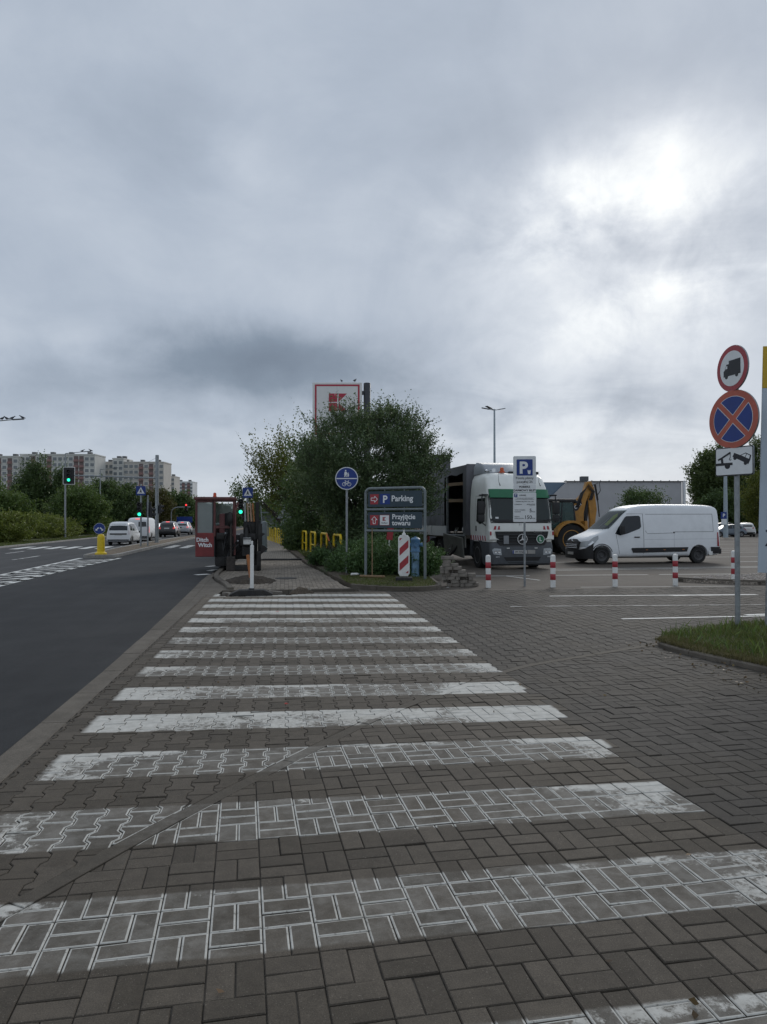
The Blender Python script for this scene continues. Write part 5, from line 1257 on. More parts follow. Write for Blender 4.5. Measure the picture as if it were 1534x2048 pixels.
# body
M_TARP = mat('grey tarpaulin', (.12, .12, .13), .55, 0, .22, 1.2, .5, 3.5, dirt=.1)
M_TARPB = mat('tarpaulin inside', (.30, .30, .30), .8)
M_ALU = mat('dull aluminium board', (.24, .24, .215), .55, .25, .15, 3, .15, 30, dirt=.3)
BX0, BX1, BZ0, BZ1, BW = -2.45, -9.6, 1.22, 4.02, 1.25
b = MB(); b.box((BX0-.05, 0, (BZ0+BZ1)/2), (.10, 2*BW, BZ1-BZ0), .03); b.put('front_tarp', M_TARP, tk)
b = MB(); b.box((BX0-.22, -BW-.002, (BZ0+BZ1)/2-.02), (.42, .03, BZ1-BZ0-.04), .01); b.put('corner_tarp', M_TARP, tk)
b = MB(); b.loft([[(x, -BW-.01, BZ1-.30-s_), (x, -BW-.005, BZ1-.03), (x, -BW*.5, BZ1+.02+s_*.3), (x, 0, BZ1+.04-s_), (x, BW*.5, BZ1+.02), (x, BW+.005, BZ1-.03), (x, BW+.01, BZ1-.3), (x, BW-.02, BZ1-.28), (x, 0, BZ1+.01-s_), (x, -BW+.02, BZ1-.28)] for x, s_ in zip(np.linspace(BX0-.04, BX1, 12), (0, .05, .10, .02, .07, .11, .03, .06, .10, .02, .05, 0))]); b.put('roof_tarp', M_TARP, tk)
b = MB(); b.box(((BX0+BX1)/2, BW-.02, (BZ0+BZ1)/2), (BX0-BX1, .04, BZ1-BZ0-.1)); b.put('far_side_tarp', M_TARPB, tk)
b = MB(); b.box((BX1+.03, 0, (BZ0+BZ1)/2), (.06, 2*BW-.1, BZ1-BZ0-.1)); b.put('rear_tarp', M_TARP, tk)
b = MB(); b.box(((BX0+BX1)/2, 0, BZ0-.06), (BX0-BX1-.02, 2*BW-.02, .14), .01); b.put('bed_floor', mat('bed planks', (.12, .10, .08), .8, 0, .25, 6, dirt=.3), tk)
for z, d in ((3.30, .0), (2.62, .02), (2.95, 1.1)):
    b = MB(); b.box((-4.0, -BW+.06+d, z), (2.9, .03, .13), .005, (0, R(1.5), 0)); b.put('side_lath', M_WOOD, tk)
b = MB(); nf = 26
V0 = []; V1 = []
for i in range(nf+1):
    x = lerp(-5.35, BX1+.02, i/nf); yy = -BW-.02-.05*math.sin(i*1.3)-.03*math.sin(i*2.9); V0.append((x, yy, BZ0+.38)); V1.append((x+.06*math.sin(i), -BW-.01, BZ1-.25))
for i in range(nf):
    a, c = V0[i], V0[i+1]; e, g_ = V1[i], V1[i+1]; mid1 = (a[0], a[1]*1.01, 2.6); mid2 = (c[0], c[1]*1.01, 2.6)
    b.quad(a, c, mid2, mid1); b.quad(mid1, mid2, g_, e)
bmesh.ops.remove_doubles(b.bm, verts=b.bm.verts[:], dist=.001); b.put('gathered_curtain', mat('lighter tarpaulin', (.16, .165, .175), .5, 0, .2, 2, .4, 5), tk, smooth=60)
for x in (-5.1, -7.3):
    b = MB(); b.box((x, -BW+.04, (BZ0+BZ1)/2), (.10, .08, BZ1-BZ0), .01); b.put('side_post', M_GALV, tk)
for x in (-6.2, -8.4):
    b = MB(); b.box((x, -BW-.015, BZ0+.14), (2.1, .04, .44), .01); b.put('side_board', M_CARW, tk)
b = MB(); b.box((-3.85, -BW-.10, .80), (2.55, .05, .80), .01, (R(6), R(3.5), 0)); b.put('dropped_side_board', M_ALU, tk)
b = MB(); b.box((-3.85, -BW-.05, 1.20), (2.5, .05, .06), .01); b.put('hinge_rail', M_GALV, tk)
b = MB(); b.box((BX0-.25, -BW+.0, 1.0), (.22, .06, .55), .01); b.put('corner_plate', M_ALU, tk)
for x in (-6.4, -7.7):
    for sg in (-1, 1): wheel(tk, x, sg*1.02, .50, .32, sg, M_RIMS)
b = MB()
for yy in (-.42, .42): b.box((-5.4, yy, .92), (8.0, .09, .26), .01)
b.put('chassis_rail', M_TRIM, tk)
b = MB(); b.box((-3.9, -.75, .62), (1.0, .6, .5), .05); b.put('fuel_tank', M_DKGREY, tk)
b = MB(); b.tube([(-6.4+.58*math.cos(R(a)), -1.1, .5+.58*math.sin(R(a))) for a in range(10, 171, 16)], .03, 6); b.put('mudguard', M_TRIM, tk)
for i_, (x, yy, z, d) in enumerate(((-4.3, -.3, 1.8, (.9, .7, 1.1)), (-5.0, .3, 1.7, (.7, 1.2, .9)), (-3.3, .5, 1.65, (.7, .6, .8)))):
    b = MB(); b.box((x, yy, z), d, .06); b.put('machine_in_body', mat('machine grey', (.11, .11, .11), .6, .2, .25, 6, dirt=.3), tk)
b = MB(); b.tube([(-4.3, -.75, 1.25), (-4.3, -.75, 2.35), (-4.3, -.2, 2.4)], .035, 8); b.tube([(-3.7, -.6, 1.25), (-3.7, -.6, 2.9)], .02, 6); b.put('machine_pipe', M_GALV, tk)
b = MB(); b.ball((-3.05, -.85, 1.55), .3, (.9, .8, 1.15)); b.ball((-3.2, -.95, 1.42), .24); b.put('sack', M_WHITEP, tk)
ld = thing('ladder', 'aluminium ladder leaning on the open truck bed', 'ladder', (6.96, 29.25, LOTZ), 0)
for dy in (-.2, .2):
    b = MB(); b.tube([(-.35, .35+dy*.9, 0), (.05, -.25+dy*.9, 1.5)], .025, 6); b.put('rail', M_CHROME, ld)
for k in range(6):
    t_ = (k+.5)/6; b = MB(); b.tube([(lerp(-.35, .05, t_), lerp(.35, -.25, t_)-.18, 1.5*t_), (lerp(-.35, .05, t_), lerp(.35, -.25, t_)+.18, 1.5*t_)], .014, 6); b.put('rung', M_CHROME, ld)
b = MB(); b.tube([(-.45, .5, 0), (-.1, -.2, .55), (.12, -1.2, 1.22)], .045, 8)
tag(b.put('suction_hose', M_BLACKP, None, (6.93, 29.0, LOTZ)), 'thick black hose hanging from the truck bed beside the ladder', 'hose')
s = thing('cargo_trailer', 'dull red machine trailer half hidden behind the striped guide board', 'trailer', (6.3, 38.2, LOTZ), 0)
b = MB(); b.box((0, 0, 1.0), (2.2, 3.2, .7), .06); b.put('trailer_body', mat('dull red', (.20, .02, .025), .5, 0, .15, 3, dirt=.25), s)
for x in (-1.0, 1.0): wheel(s, 0, 0, .36, .24, 1); s.children[-1].location = (x, -.3, .36); s.children[-1].rotation_euler = (0, 0, R(90))
b = MB()
for z in (.8, .95, 1.1): b.box((0, -1.61, z), (2.0, .02, .05))
b.put('rib', M_TRIM, s)

# ---------------------------------------------------------------- backhoe loader
M_CAT = mat('machine yellow', (.40, .19, .028), .45, 0, .15, 4, dirt=.2)
lo_ = thing('backhoe_loader', 'yellow backhoe loader with its boom folded up behind the van', 'backhoe', (14.9, 37.4, LOTZ), 0)
for yy, sg in ((-.92, -1), (.92, 1)):
    wheel(lo_, 0, yy, .80, .48, sg, M_CAT); wheel(lo_, -2.2, yy, .48, .34, sg, M_CAT)
    b = MB(); P = [(1.15*math.cos(R(a))*.82+.02, .80+1.0*math.sin(R(a))) for a in range(15, 166, 10)]
    b.prism([(x, z) for x, z in P]+[(x*.93, z-.12) for x, z in P[::-1]], yy-.3, yy+.3); b.put('rear_fender', M_CAT, lo_)
b = MB(); b.box((-1.2, 0, 1.0), (3.4, 1.1, .75), .06); b.put('chassis', M_TRIM, lo_)
b = MB(); b.box((-2.4, 0, 1.55), (1.5, 1.0, .7), .12); b.put('bonnet', M_CAT, lo_)
cb = link('operator_cab', None, None, lo_)
for (x, x2) in ((.42, .25), (-.45, -.35), (-1.15, -.95)):
    for yy in (-.72, .72): b = MB(); b.tube([(x, yy, 1.35), (x2, yy*.93, 2.78)], .045, 6); b.put('pillar', M_TRIM, cb)
b = MB(); b.box((-.38, 0, 2.86), (1.6, 1.55, .16), .05); b.put('cab_roof', M_TRIM, cb)
b = MB(); b.box((.45, -.6, 2.78), (.16, .2, .14), .03); b.put('work_lamp', M_TRIM, cb)
for yy in (-.70, .70):
    b = MB(); b.prism([(-1.1, 1.4), (.38, 1.4), (.24, 2.76), (-.93, 2.76)], yy-.008, yy+.008); b.put('side_glass', glass('cab glass', (.03, .07, .07), .05, .5), cb)
b = MB(); b.prism([(.43, 1.4), (.44, 1.4), (.26, 2.76), (.25, 2.76)], -.68, .68); b.put('rear_glass', MATS['cab glass'], cb)
b = MB(); b.box((-.35, 0, 1.75), (.5, .5, .12), .04); b.box((-.12, 0, 2.1), (.14, .48, .6), .05, (0, R(10), 0)); b.put('driver_seat', M_TRIM, cb)
b = MB(); b.box((.85, 0, 1.0), (.5, 1.3, .5), .05); b.put('boom_carriage', M_TRIM, lo_)
bo = [(.70, 1.15), (.58, 1.9), (.42, 2.55), (.58, 2.82), (1.09, 3.32), (1.24, 3.88), (1.52, 3.92), (1.62, 3.62), (1.38, 3.18), (1.22, 2.82), (1.08, 2.2), (1.08, 1.15)]
b = MB(); b.prism(bo, -.17, .17, 'xz', .03); b.put('boom', M_CAT, lo_)
b = MB(); b.prism([(1.34, 2.9), (1.42, 3.5), (1.50, 3.72), (1.68, 3.6), (1.84, 2.4), (1.74, 1.7), (1.60, .9), (1.42, .9), (1.46, 1.8)], -.13, .13, 'xz', .02); b.put('stick', M_CAT, lo_)
for P, r in (([(.95, -.05, 1.6), (1.28, -.05, 2.6)], .07), ([(1.78, -.02, 3.75), (1.93, -.02, 2.9)], .055), ([(1.93, -.02, 2.9), (2.02, -.02, 2.0)], .03), ([(1.20, .0, 1.5), (1.36, 0, 2.9)], .10)):
    b = MB(); b.tube(P, r, 10); b.put('hydraulic_ram', M_TRIM, lo_)
b = MB()
for k in range(5):
    o_ = .04*k; b.tube([(.62+o_, -.2, 2.5), (.85+o_, -.24, 3.25), (1.25+o_*.5, -.25, 3.6+o_), (1.5+o_, -.25, 3.35), (1.35+o_, -.22, 2.9)], .018, 6)
b.tube([(1.55, -.22, 3.7), (1.95, -.2, 3.85), (2.0, -.2, 3.4), (1.8, -.18, 3.1)], .02, 6); b.put('hydraulic_hoses', M_BLACKP, lo_)
b = MB(); b.prism([(1.3, .35), (1.9, .35), (2.0, .8), (1.7, 1.05), (1.35, 1.0)], -.4, .4, 'xz', .03); b.put('bucket', M_TRIM, lo_)
b = MB(); b.box((1.0, -.45, 1.5), (.16, .5, .55), .03); b.put('swing_post', M_CAT, lo_)
b = MB(); b.prism([(.52, 2.45), (.62, 2.60), (.93, 2.85), (.97, 2.72), (.74, 2.35), (.60, 2.30)], -.178, -.172); b.put('badge_field', M_BLACK, lo_)
o = text('CAT', .24, M_TXT, lo_, .60, 2.40, -.181, bold=.03, rx=R(90)); o.rotation_euler = (R(90), -R(38), 0)
b = MB(); b.prism([(-3.6, .25), (-3.2, .2), (-3.1, .9), (-3.3, .95)], -1.1, 1.1); b.put('front_bucket', M_TRIM, lo_)
b = MB(); b.tube([(-1.1, -.6, 1.5), (-2.6, -.6, 1.3), (-3.2, -.6, .5)], .09, 8); b.tube([(-1.1, .6, 1.5), (-2.6, .6, 1.3), (-3.2, .6, .5)], .09, 8); b.put('loader_arms', M_CAT, lo_)

# ---------------------------------------------------------------- drilling rig on the kerb
M_DW = mat('rig red', (.21, .032, .032), .5, 0, .15, 5, dirt=.2); M_DWD = mat('rig dark red', (.12, .04, .036), .55, 0, .2, 6, dirt=.2); M_BLKM = mat('greasy black steel', (.02, .019, .018), .5, .3, .3, 8, dirt=.25)
rig = thing('drilling_rig', 'dark directional drilling rig with a red glazed cab parked on the kerb', 'drilling rig', (-1.40, 24.6, .0), R(2))
cb = link('operator_cab', None, None, rig)
def rbox(parent, x0, x1, y0, y1, z0, z1, m, name, bev=.01):
    b = MB(); b.box(((x0+x1)/2, (y0+y1)/2, (z0+z1)/2), (x1-x0, y1-y0, z1-z0), bev); return b.put(name, m, parent)
rd = rbox(cb, -1.46, -.87, -.66, -.60, .45, 1.22, M_DW, 'door_panel', .015)
rbox(cb, -1.46, -1.40, -.60, .7, .45, 1.22, M_DW, 'side_panel', .01)
text('Ditch', .18, M_TXT, rd, -1.43, .94, -.663, bold=.035, sx=.95); text('Witch', .18, M_TXT, rd, -1.37, .77, -.663, bold=.035, sx=.95)
for (x, y) in ((-1.43, -.63), (-.86, -.63), (-.25, -.63), (-1.43, .68), (-.25, .68)): rbox(cb, x-.035, x+.035, y-.035, y+.035, 1.1, 2.3, M_DWD, 'pillar')
rbox(cb, -.93, -.84, -.65, -.59, .45, 2.3, M_TRIM, 'door_post'); rbox(cb, -1.43, -.87, -.65, -.61, 2.2, 2.28, M_DWD, 'top_frame'); rbox(cb, -.84, -.24, -.65, -.61, 2.22, 2.3, M_DWD, 'top_frame'); rbox(cb, -.84, -.24, -.65, -.60, 1.36, 1.45, M_DWD, 'window_frame')
rbox(cb, -1.50, -.18, -.72, .75, 2.28, 2.38, M_DWD, 'cab_roof', .03)
rbox(cb, -1.40, -.90, -.64, -.63, 1.22, 2.2, glass('dusty glass', (.30, .32, .31), .15, .5), 'door_glass', 0)
rbox(cb, -1.45, -1.44, -.58, .64, 1.22, 2.2, MATS['dusty glass'], 'side_glass', 0)
rbox(cb, -1.38, -.30, .67, .68, 1.45, 2.2, MATS['dusty glass'], 'rear_glass', 0); rbox(cb, -1.4, -.26, .64, .70, .45, 1.45, M_DWD, 'rear_panel')
rbox(cb, -.75, -.35, .1, .62, 1.2, 1.85, mat('faded pink panel', (.36, .15, .15), .6), 'fuel_cover', .04)
b = MB(); b.box((-.55, -.1, .95), (.45, .45, .14), .05); b.box((-.42, .1, 1.5), (.3, .14, .75), .06); b.put('driver_seat', M_TRIM, cb)
b = MB(); b.lathe([(.06, 2.38), (.06, 2.41), (.052, 2.42), (.05, 2.49), (.03, 2.52), (0, 2.525)], 16, c=(-.86, -.55, 0)); b.put('beacon', mat('orange beacon', (.55, .07, .02), .3), cb)
rbox(rig, -.86, .5, -.4, 2.6, .35, 1.15, M_BLKM, 'engine_deck', .05); rbox(rig, -.86, -.3, -.55, 2.4, .12, .45, M_RUBBER, 'track', .1); rbox(rig, .15, .62, -.3, 2.4, .08, .42, M_RUBBER, 'track', .1)
rbox(rig, -.42, .60, -.95, -.55, .0, .17, M_BLKM, 'anchor_plate', .02); rbox(rig, -.47, -.20, -.98, -.66, .0, .46, mat('muddy steel', (.05, .042, .036), .8, .1, .3, 12, .3, 60, dirt=.3), 'anchor_housing', .02); rbox(rig, .48, .62, -.95, -.5, 0., .62, M_BLKM, 'anchor_frame', .02)
b = MB(); b.tube([(-.335, -.8, .45), (-.34, -.78, 1.55)], .032, 10); b.put('anchor_shaft', MATS['muddy steel'], rig); b = MB(); b.ball((-.37, -.74, 1.66), .13, (.75, .8, 1.9), 12); b.put('anchor_motor', M_BLKM, rig)
b = MB(); b.tube([(-.22, -.7, .5), (-.20, -.7, 1.95), (-.12, -.5, 2.2)], .035, 8); b.put('guard_rail', M_DWD, rig)
rbox(rig, .0, .42, -.75, 2.9, .45, .78, M_BLKM, 'thrust_frame', .02); rbox(rig, -.05, .45, -.7, -.3, .78, 1.2, M_BLKM, 'vise', .04)
b = MB(); b.lathe([(.10, .84), (.125, .86), (.13, 1.0), (.135, 1.01), (.135, 1.05), (.115, 1.06), (0, 1.06)], 20, c=(.18, -.82, 0)); b.put('grease_bucket', M_WHITEP, rig); b = MB(); b.lathe([(.137, 1.01), (.14, 1.03), (.137, 1.05)], 20, c=(.18, -.82, 0)); b.put('bucket_rim', M_TRIM, rig)
b = MB(); b.tube([(.15, -.78, 1.05), (.15, -.72, 1.38)], [.09, .05], 10); b.tube([(.3, -.6, 1.1), (.22, -.62, 1.5)], .05, 8); b.put('rotary_drive', M_BLKM, rig)
rbox(rig, .05, .62, -.45, -.25, 1.15, 1.62, M_BLKM, 'rod_rack', .03)
for k, (x, m_) in enumerate(((.11, M_GALV), (.20, mat('tan drill rod', (.34, .22, .15), .6, .1)), (.29, MATS['tan drill rod']), (.37, mat('rusty drill rod', (.36, .15, .05), .7)))):
    b = MB(); b.tube([(x+.01*k, -.5, 1.58), (x-.02, -.3, 2.18)], .03, 8); b.put('drill_rod', m_, rig)
rbox(rig, .43, .57, -.55, -.35, 1.0, 2.22, M_BLKM, 'rack_upright', .02); rbox(rig, .52, .66, -.6, -.4, .55, 1.52, M_BLKM, 'rack_side', .03)
b = MB(); b.tube([(.60, -.45, 2.1), (.66, -.45, 1.4)], .018, 6); b.put('rack_stay', M_GALV, rig)
for z0 in (.5, 1.08):
    b = MB(); b.prism([(.60, z0), (.84, z0+.19), (.74, z0+.29), (.60, z0+.34)] if z0 < 1 else [(.62, z0), (.76, z0+.10), (.62, z0+.16)], -.62, -.55, 'xz', .006); b.put('guide_fin', M_BLKM, rig)
b = MB(); rr_ = random.Random(4)
for k in range(12):
    x = rr_.uniform(-.8, .4); y = rr_.uniform(-.8, -.5); b.tube([(x, y, rr_.uniform(.5, 1.2)), (x+rr_.uniform(-.1, .2), y-.1, rr_.uniform(.6, 1.4)), (x+rr_.uniform(-.2, .3), y, rr_.uniform(.4, 1.)), (x+rr_.uniform(-.2, .3), y+.1, rr_.uniform(.3, .8))], .016, 6)
b.put('hydraulic_hoses', M_BLACKP, rig)
rbox(rig, -.80, -.55, -.7, -.45, 1.0, 1.22, M_BLKM, 'control_box', .03); b = MB(); b.ball((-.5, -.68, 1.2), .05); b.ball((-.12, -.68, .95), .04); b.put('fitting', M_GALV, rig)
rbox(rig, .62, .9, 6.0, 7.5, .3, 1.6, M_GREYP, 'water_tank', .1); rig.children[-1].location = (0, 0, 0)

# ---------------------------------------------------------------- cars
def car(name, label, x, y, rz, st, m, win_side, rear_win, lamps, L=(1.35, -1.3), r=.31, group='cars on the road', z=-.01, lit=None, plate=True, front=False, trimh=0., high=None, aw=.17):
    s = thing(name, label, 'car' if 'van' not in name else 'van', (x, y, z), rz, group)
    bo, bv = carbody('body', st, m, s, L, r+.045, r, aw)
    for wx in L:
        for sg in (-1, 1): wheel(s, wx, sg*(aw+.58), r, .2, sg, M_RIMS)
    for P in win_side:
        for sg in (-1, 1): project(bv, P, 'xz', sg, .006, .2).put('side_window', M_GLASS, s)
    project(bv, rear_win, 'yz', -1, .006, .2).put('rear_window', M_GLASS, s)
    ys = max(abs(p[0]) for p in rear_win)
    for sg in (-1, 1): project(bv, [(sg*y_, z_) for y_, z_ in lamps], 'yz', -1, .012, .15).put('tail_lamp', M_BRAKE if lit else M_TAIL, s)
    if lit and high: project(bv, [(-.18, high), (.18, high), (.18, high+.05), (-.18, high+.05)], 'yz', -1, .014).put('brake_lamp', M_BRAKE, s)
    if plate:
        project(bv, [(-.26, .72+trimh), (.26, .72+trimh), (.26, .83+trimh), (-.26, .83+trimh)], 'yz', -1, .014).put('number_plate', M_PLATE, s)
    project(bv, [(-.74, .26), (.74, .26), (.78, .42+trimh), (-.78, .42+trimh)], 'yz', -1, .012).put('rear_bumper', M_TRIM, s)
    project(bv, [(p[0]*.95, lerp(p[1], sum(q[1] for q in rear_win)/len(rear_win), .1)) for p in [( -ys*.9, .98), (ys*.9, .98), (ys*.7, 1.3), (-ys*.7, 1.3)]], 'yz', 1, .006, .2).put('windscreen', M_GLASS, s)
    for sg in (-1, 1):
        b = MB(); b.box((.75, sg*(st[len(st)//2][3]+.08), .98), (.10, .18, .13), .03); b.put('mirror', M_TRIM, s)
        b = MB(); b.box((-.3, sg*(st[len(st)//2][3]+.002), .82), (.16, .02, .03), .005); b.put('door_handle', m, s)
    b = MB(); b.box((0, 0, .24), (3.2, 1.3, .08)); b.put('underbody', M_TRIM, s)
    return s, bv
HATCH = [(2.05, .35, .60, .5, .4), (1.98, .25, .72, .76, .62), (1.5, .2, .86, .87, .74), (.95, .2, .98, .88, .76), (.35, .2, 1.38, .88, .64), (-.2, .2, 1.48, .88, .63), (-1.1, .2, 1.46, .88, .62), (-1.6, .22, 1.32, .87, .60), (-1.9, .25, 1.02, .84, .68), (-2.02, .32, .86, .74, .6), (-2.05, .4, .75, .6, .5)]
SUV = [(2.2, .42, .74, .55, .45), (2.12, .30, .90, .82, .68), (1.6, .25, 1.04, .92, .80), (1.0, .25, 1.13, .93, .80), (.4, .25, 1.56, .93, .70), (-.2, .25, 1.68, .93, .69), (-1.4, .25, 1.66, .93, .68), (-1.95, .27, 1.50, .92, .66), (-2.15, .30, 1.16, .90, .74), (-2.25, .36, .95, .80, .66), (-2.28, .45, .85, .65, .55)]
MPV = [(2.15, .42, .72, .55, .45), (2.08, .28, .88, .80, .66), (1.7, .24, 1.0, .87, .75), (1.2, .24, 1.12, .88, .76), (.55, .24, 1.62, .885, .70), (0, .24, 1.78, .885, .72), (-1.2, .24, 1.80, .885, .72), (-1.95, .25, 1.76, .88, .70), (-2.12, .27, 1.55, .87, .68), (-2.18, .30, 1.1, .86, .74), (-2.2, .38, .9, .80, .68)]
W_H = [[(.72, .95), (.20, 1.36), (-.25, 1.38), (-.25, .95)], [(-.32, .95), (-.32, 1.38), (-1.1, 1.34), (-1.45, 1.1), (-1.35, .95)]]
W_S = [[(.80, 1.1), (.25, 1.50), (-.3, 1.54), (-.3, 1.08)], [(-.38, 1.08), (-.38, 1.54), (-1.3, 1.52), (-1.3, 1.08)], [(-1.38, 1.1), (-1.38, 1.5), (-1.8, 1.36), (-1.85, 1.14)]]
W_M = [[(.95, 1.12), (.42, 1.56), (-.2, 1.62), (-.2, 1.08)], [(-.3, 1.08), (-.3, 1.62), (-1.15, 1.62), (-1.15, 1.08)], [(-1.25, 1.1), (-1.25, 1.6), (-1.85, 1.56), (-1.9, 1.12)]]
N = R(90)
dk, dv = car('passenger_van', 'white high-roofed passenger van seen from behind, nearest on the road', -11.15, 53.2, N-R(1), MPV, M_CARW, W_M, [(-.68, 1.12), (.68, 1.12), (.62, 1.60), (-.62, 1.60)], [(.72, .80), (.84, .80), (.82, 1.16), (.74, 1.18)], (1.35, -1.42), .32, trimh=.02); dk.scale = (.9, .9, .9)
project(dv, [(-.62, .80), (.62, .80), (.62, .90), (-.62, .90)], 'yz', -1, .02).put('tailgate_strip', M_TRIM, dk)
for sg in (-1, 1): project(dv, [(-2.1, .26), (-1.8, .26), (-1.02, .30), (-1.05, .45), (-1.35, .72), (-1.6, .74), (-1.85, .62), (-2.1, .5)], 'xz', sg, .004).put('arch_trim', M_TRIM, dk)
vs = [(2.5, .42, .74, .55, .45), (2.4, .28, 1.0, .85, .72), (1.9, .24, 1.15, .95, .82), (1.5, .24, 1.5, .96, .82), (.9, .24, 1.90, .96, .80), (.3, .24, 1.97, .96, .82), (-1.5, .24, 1.97, .96, .82), (-2.3, .25, 1.94, .95, .8), (-2.45, .3, 1.8, .93, .78), (-2.5, .4, 1.5, .9, .76)]
car('panel_van', 'white panel van half hidden ahead of the passenger van, brake lights on', -12.0, 64.5, N, vs, M_CARW, [[(1.3, 1.2), (.85, 1.62), (.4, 1.66), (.4, 1.15)]], [(-.70, 1.2), (-.06, 1.2), (-.06, 1.6), (-.66, 1.6)], [(.80, .7), (.92, .7), (.9, 1.2), (.82, 1.2)], (1.5, -1.5), .33, lit=True, high=1.80, aw=.24)
car('hatchback', 'small white hatchback driving in the left lane, brake lights off', -15.5, 91.5, N, HATCH, M_CARW, W_H, [(-.55, 1.0), (.55, 1.0), (.48, 1.36), (-.48, 1.36)], [(.60, .70), (.78, .72), (.74, .95), (.60, .92)])
car('black_suv', 'black SUV with three red brake lights glowing', -12.1, 79.8, N, SUV, mat('black car paint', (.014, .014, .016), .3, 0, .1, 3, coat=.6), W_S, [(-.64, 1.14), (.64, 1.14), (.55, 1.5), (-.55, 1.5)], [(.62, .86), (.90, .90), (.88, 1.12), (.66, 1.1)], (1.4, -1.4), .36, lit=True, high=1.56, trimh=.15)
car('silver_suv', 'silver car just ahead of the black SUV, brake lights on', -12.4, 93, N, SUV, mat('silver car paint', (.38, .39, .40), .35, .3, .05, 3, coat=.5), W_S, [(-.64, 1.14), (.64, 1.14), (.55, 1.5), (-.55, 1.5)], [(.60, .86), (.90, .90), (.88, 1.12), (.62, 1.1)], (1.4, -1.4), .36, lit=True, high=1.5)
SEDAN = [(2.25, .35, .60, .5, .4), (2.15, .25, .74, .78, .64), (1.6, .2, .90, .88, .76), (1.0, .2, 1.0, .89, .76), (.35, .2, 1.36, .89, .62), (-.2, .2, 1.43, .89, .61), (-1.0, .2, 1.38, .89, .60), (-1.55, .22, 1.06, .88, .72), (-2.0, .24, 1.0, .86, .72), (-2.2, .32, .9, .76, .64), (-2.24, .4, .8, .62, .5)]
M_DKCAR = mat('dark red-black paint', (.03, .012, .014), .35, 0, .1, 3, coat=.5)
car('sedan', 'dark sedan far down the road, left of the two by the rig', -12.3, 112, N, SEDAN, M_DKCAR, W_H, [(-.55, 1.02), (.55, 1.02), (.45, 1.32), (-.45, 1.32)], [(.5, .72), (.80, .74), (.78, .92), (.52, .9)], (1.4, -1.35), .32, lit=True)
car('sedan', 'dark car far down the road, close to the rig cab', -9.9+.2, 96, N, SUV, mat('graphite paint', (.045, .047, .05), .35, .2, .1, 3, coat=.5), W_S, [(-.64, 1.14), (.64, 1.14), (.55, 1.5), (-.55, 1.5)], [(.60, .86), (.90, .90), (.88, 1.12), (.62, 1.1)], (1.4, -1.4), .36, lit=True)
car('hatchback', 'pale car at the far end of the road beyond the dark sedan', -11.3, 128, N, HATCH, MATS['silver car paint'], W_H, [(-.55, 1.0), (.55, 1.0), (.48, 1.36), (-.48, 1.36)], [(.60, .70), (.78, .72), (.74, .95), (.60, .92)], lit=True)
GP = 'cars parked in the lot'
ca_ = lambda u: u
car('hatchback', 'blue-grey hatchback parked just beyond the van rear', 51.0, 78.2, R(178), HATCH, mat('blue grey paint', (.10, .125, .15), .35, .2, .1, 3, coat=.5), W_H, [(-.55, 1.0), (.55, 1.0), (.48, 1.36), (-.48, 1.36)], [(.60, .70), (.78, .72), (.74, .95), (.60, .92)], group=GP, z=LOTZ)
car('estate_car', 'dark estate car parked behind the blue-grey hatchback', 52.6, 82.5, R(185), SUV, mat('dark slate paint', (.02, .025, .032), .35, 0, .1, 3, coat=.5), W_S, [(-.64, 1.14), (.64, 1.14), (.55, 1.5), (-.55, 1.5)], [(.60, .86), (.90, .90), (.88, 1.12), (.62, 1.1)], (1.4, -1.4), .36, group=GP, z=LOTZ)
car('white_suv', 'white car parked by the picture edge with dark rear glass', 54.2, 79.5, R(62), SUV, mat('warm white paint', (.58, .57, .54), .35, 0, .04, 3, coat=.5), W_S, [(-.66, 1.16), (.66, 1.16), (.56, 1.5), (-.56, 1.5)], [(.5, .95), (.92, .98), (.9, 1.12), (.55, 1.1)], (1.4, -1.4), .36, group=GP, z=LOTZ, trimh=.12)
car('sedan', 'dark silver car roof showing behind the white parked car', 58.0, 88.5, R(200), SEDAN, MATS['dark slate paint'], W_H, [(-.55, 1.02), (.55, 1.02), (.45, 1.32), (-.45, 1.32)], [(.5, .72), (.80, .74), (.78, .92), (.52, .9)], (1.4, -1.35), .32, group=GP, z=LOTZ)
# ================================================================ BUILDINGS
M_PANEL = mat('panel facade', (.58, .575, .54), .8, 0, .07, .15, dirt=.1)
M_PANELT = mat('tan facade', (.54, .51, .465), .8, 0, .07, .2, dirt=.1)
M_PANELW = mat('white facade', (.72, .73, .73), .8, 0, .05, .2)
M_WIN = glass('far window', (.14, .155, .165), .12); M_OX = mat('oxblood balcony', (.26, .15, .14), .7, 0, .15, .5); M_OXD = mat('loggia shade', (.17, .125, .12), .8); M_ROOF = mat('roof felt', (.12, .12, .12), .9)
def window_mesh(w, h):
    b = MB(); b.box((0, 0, 0), (w, .10, h)); me = b.mesh('window', 0); me.materials.append(M_WIN); return me
WM = window_mesh(1.55, 1.35)
b = MB(); b.box((0, 0, 0), (1.75, .06, .12)); SILL = b.mesh('sill', 0); SILL.materials.append(M_PANELW)
b = MB(); b.box((0, -.25, -.72), (1.9, .5, 1.05)); BAL = b.mesh('balcony', 0); BAL.materials.append(M_OX)
b = MB(); b.box((0, 0, .5), (1.9, .08, 1.45)); LOG = b.mesh('loggia', 0); LOG.materials.append(M_OXD)
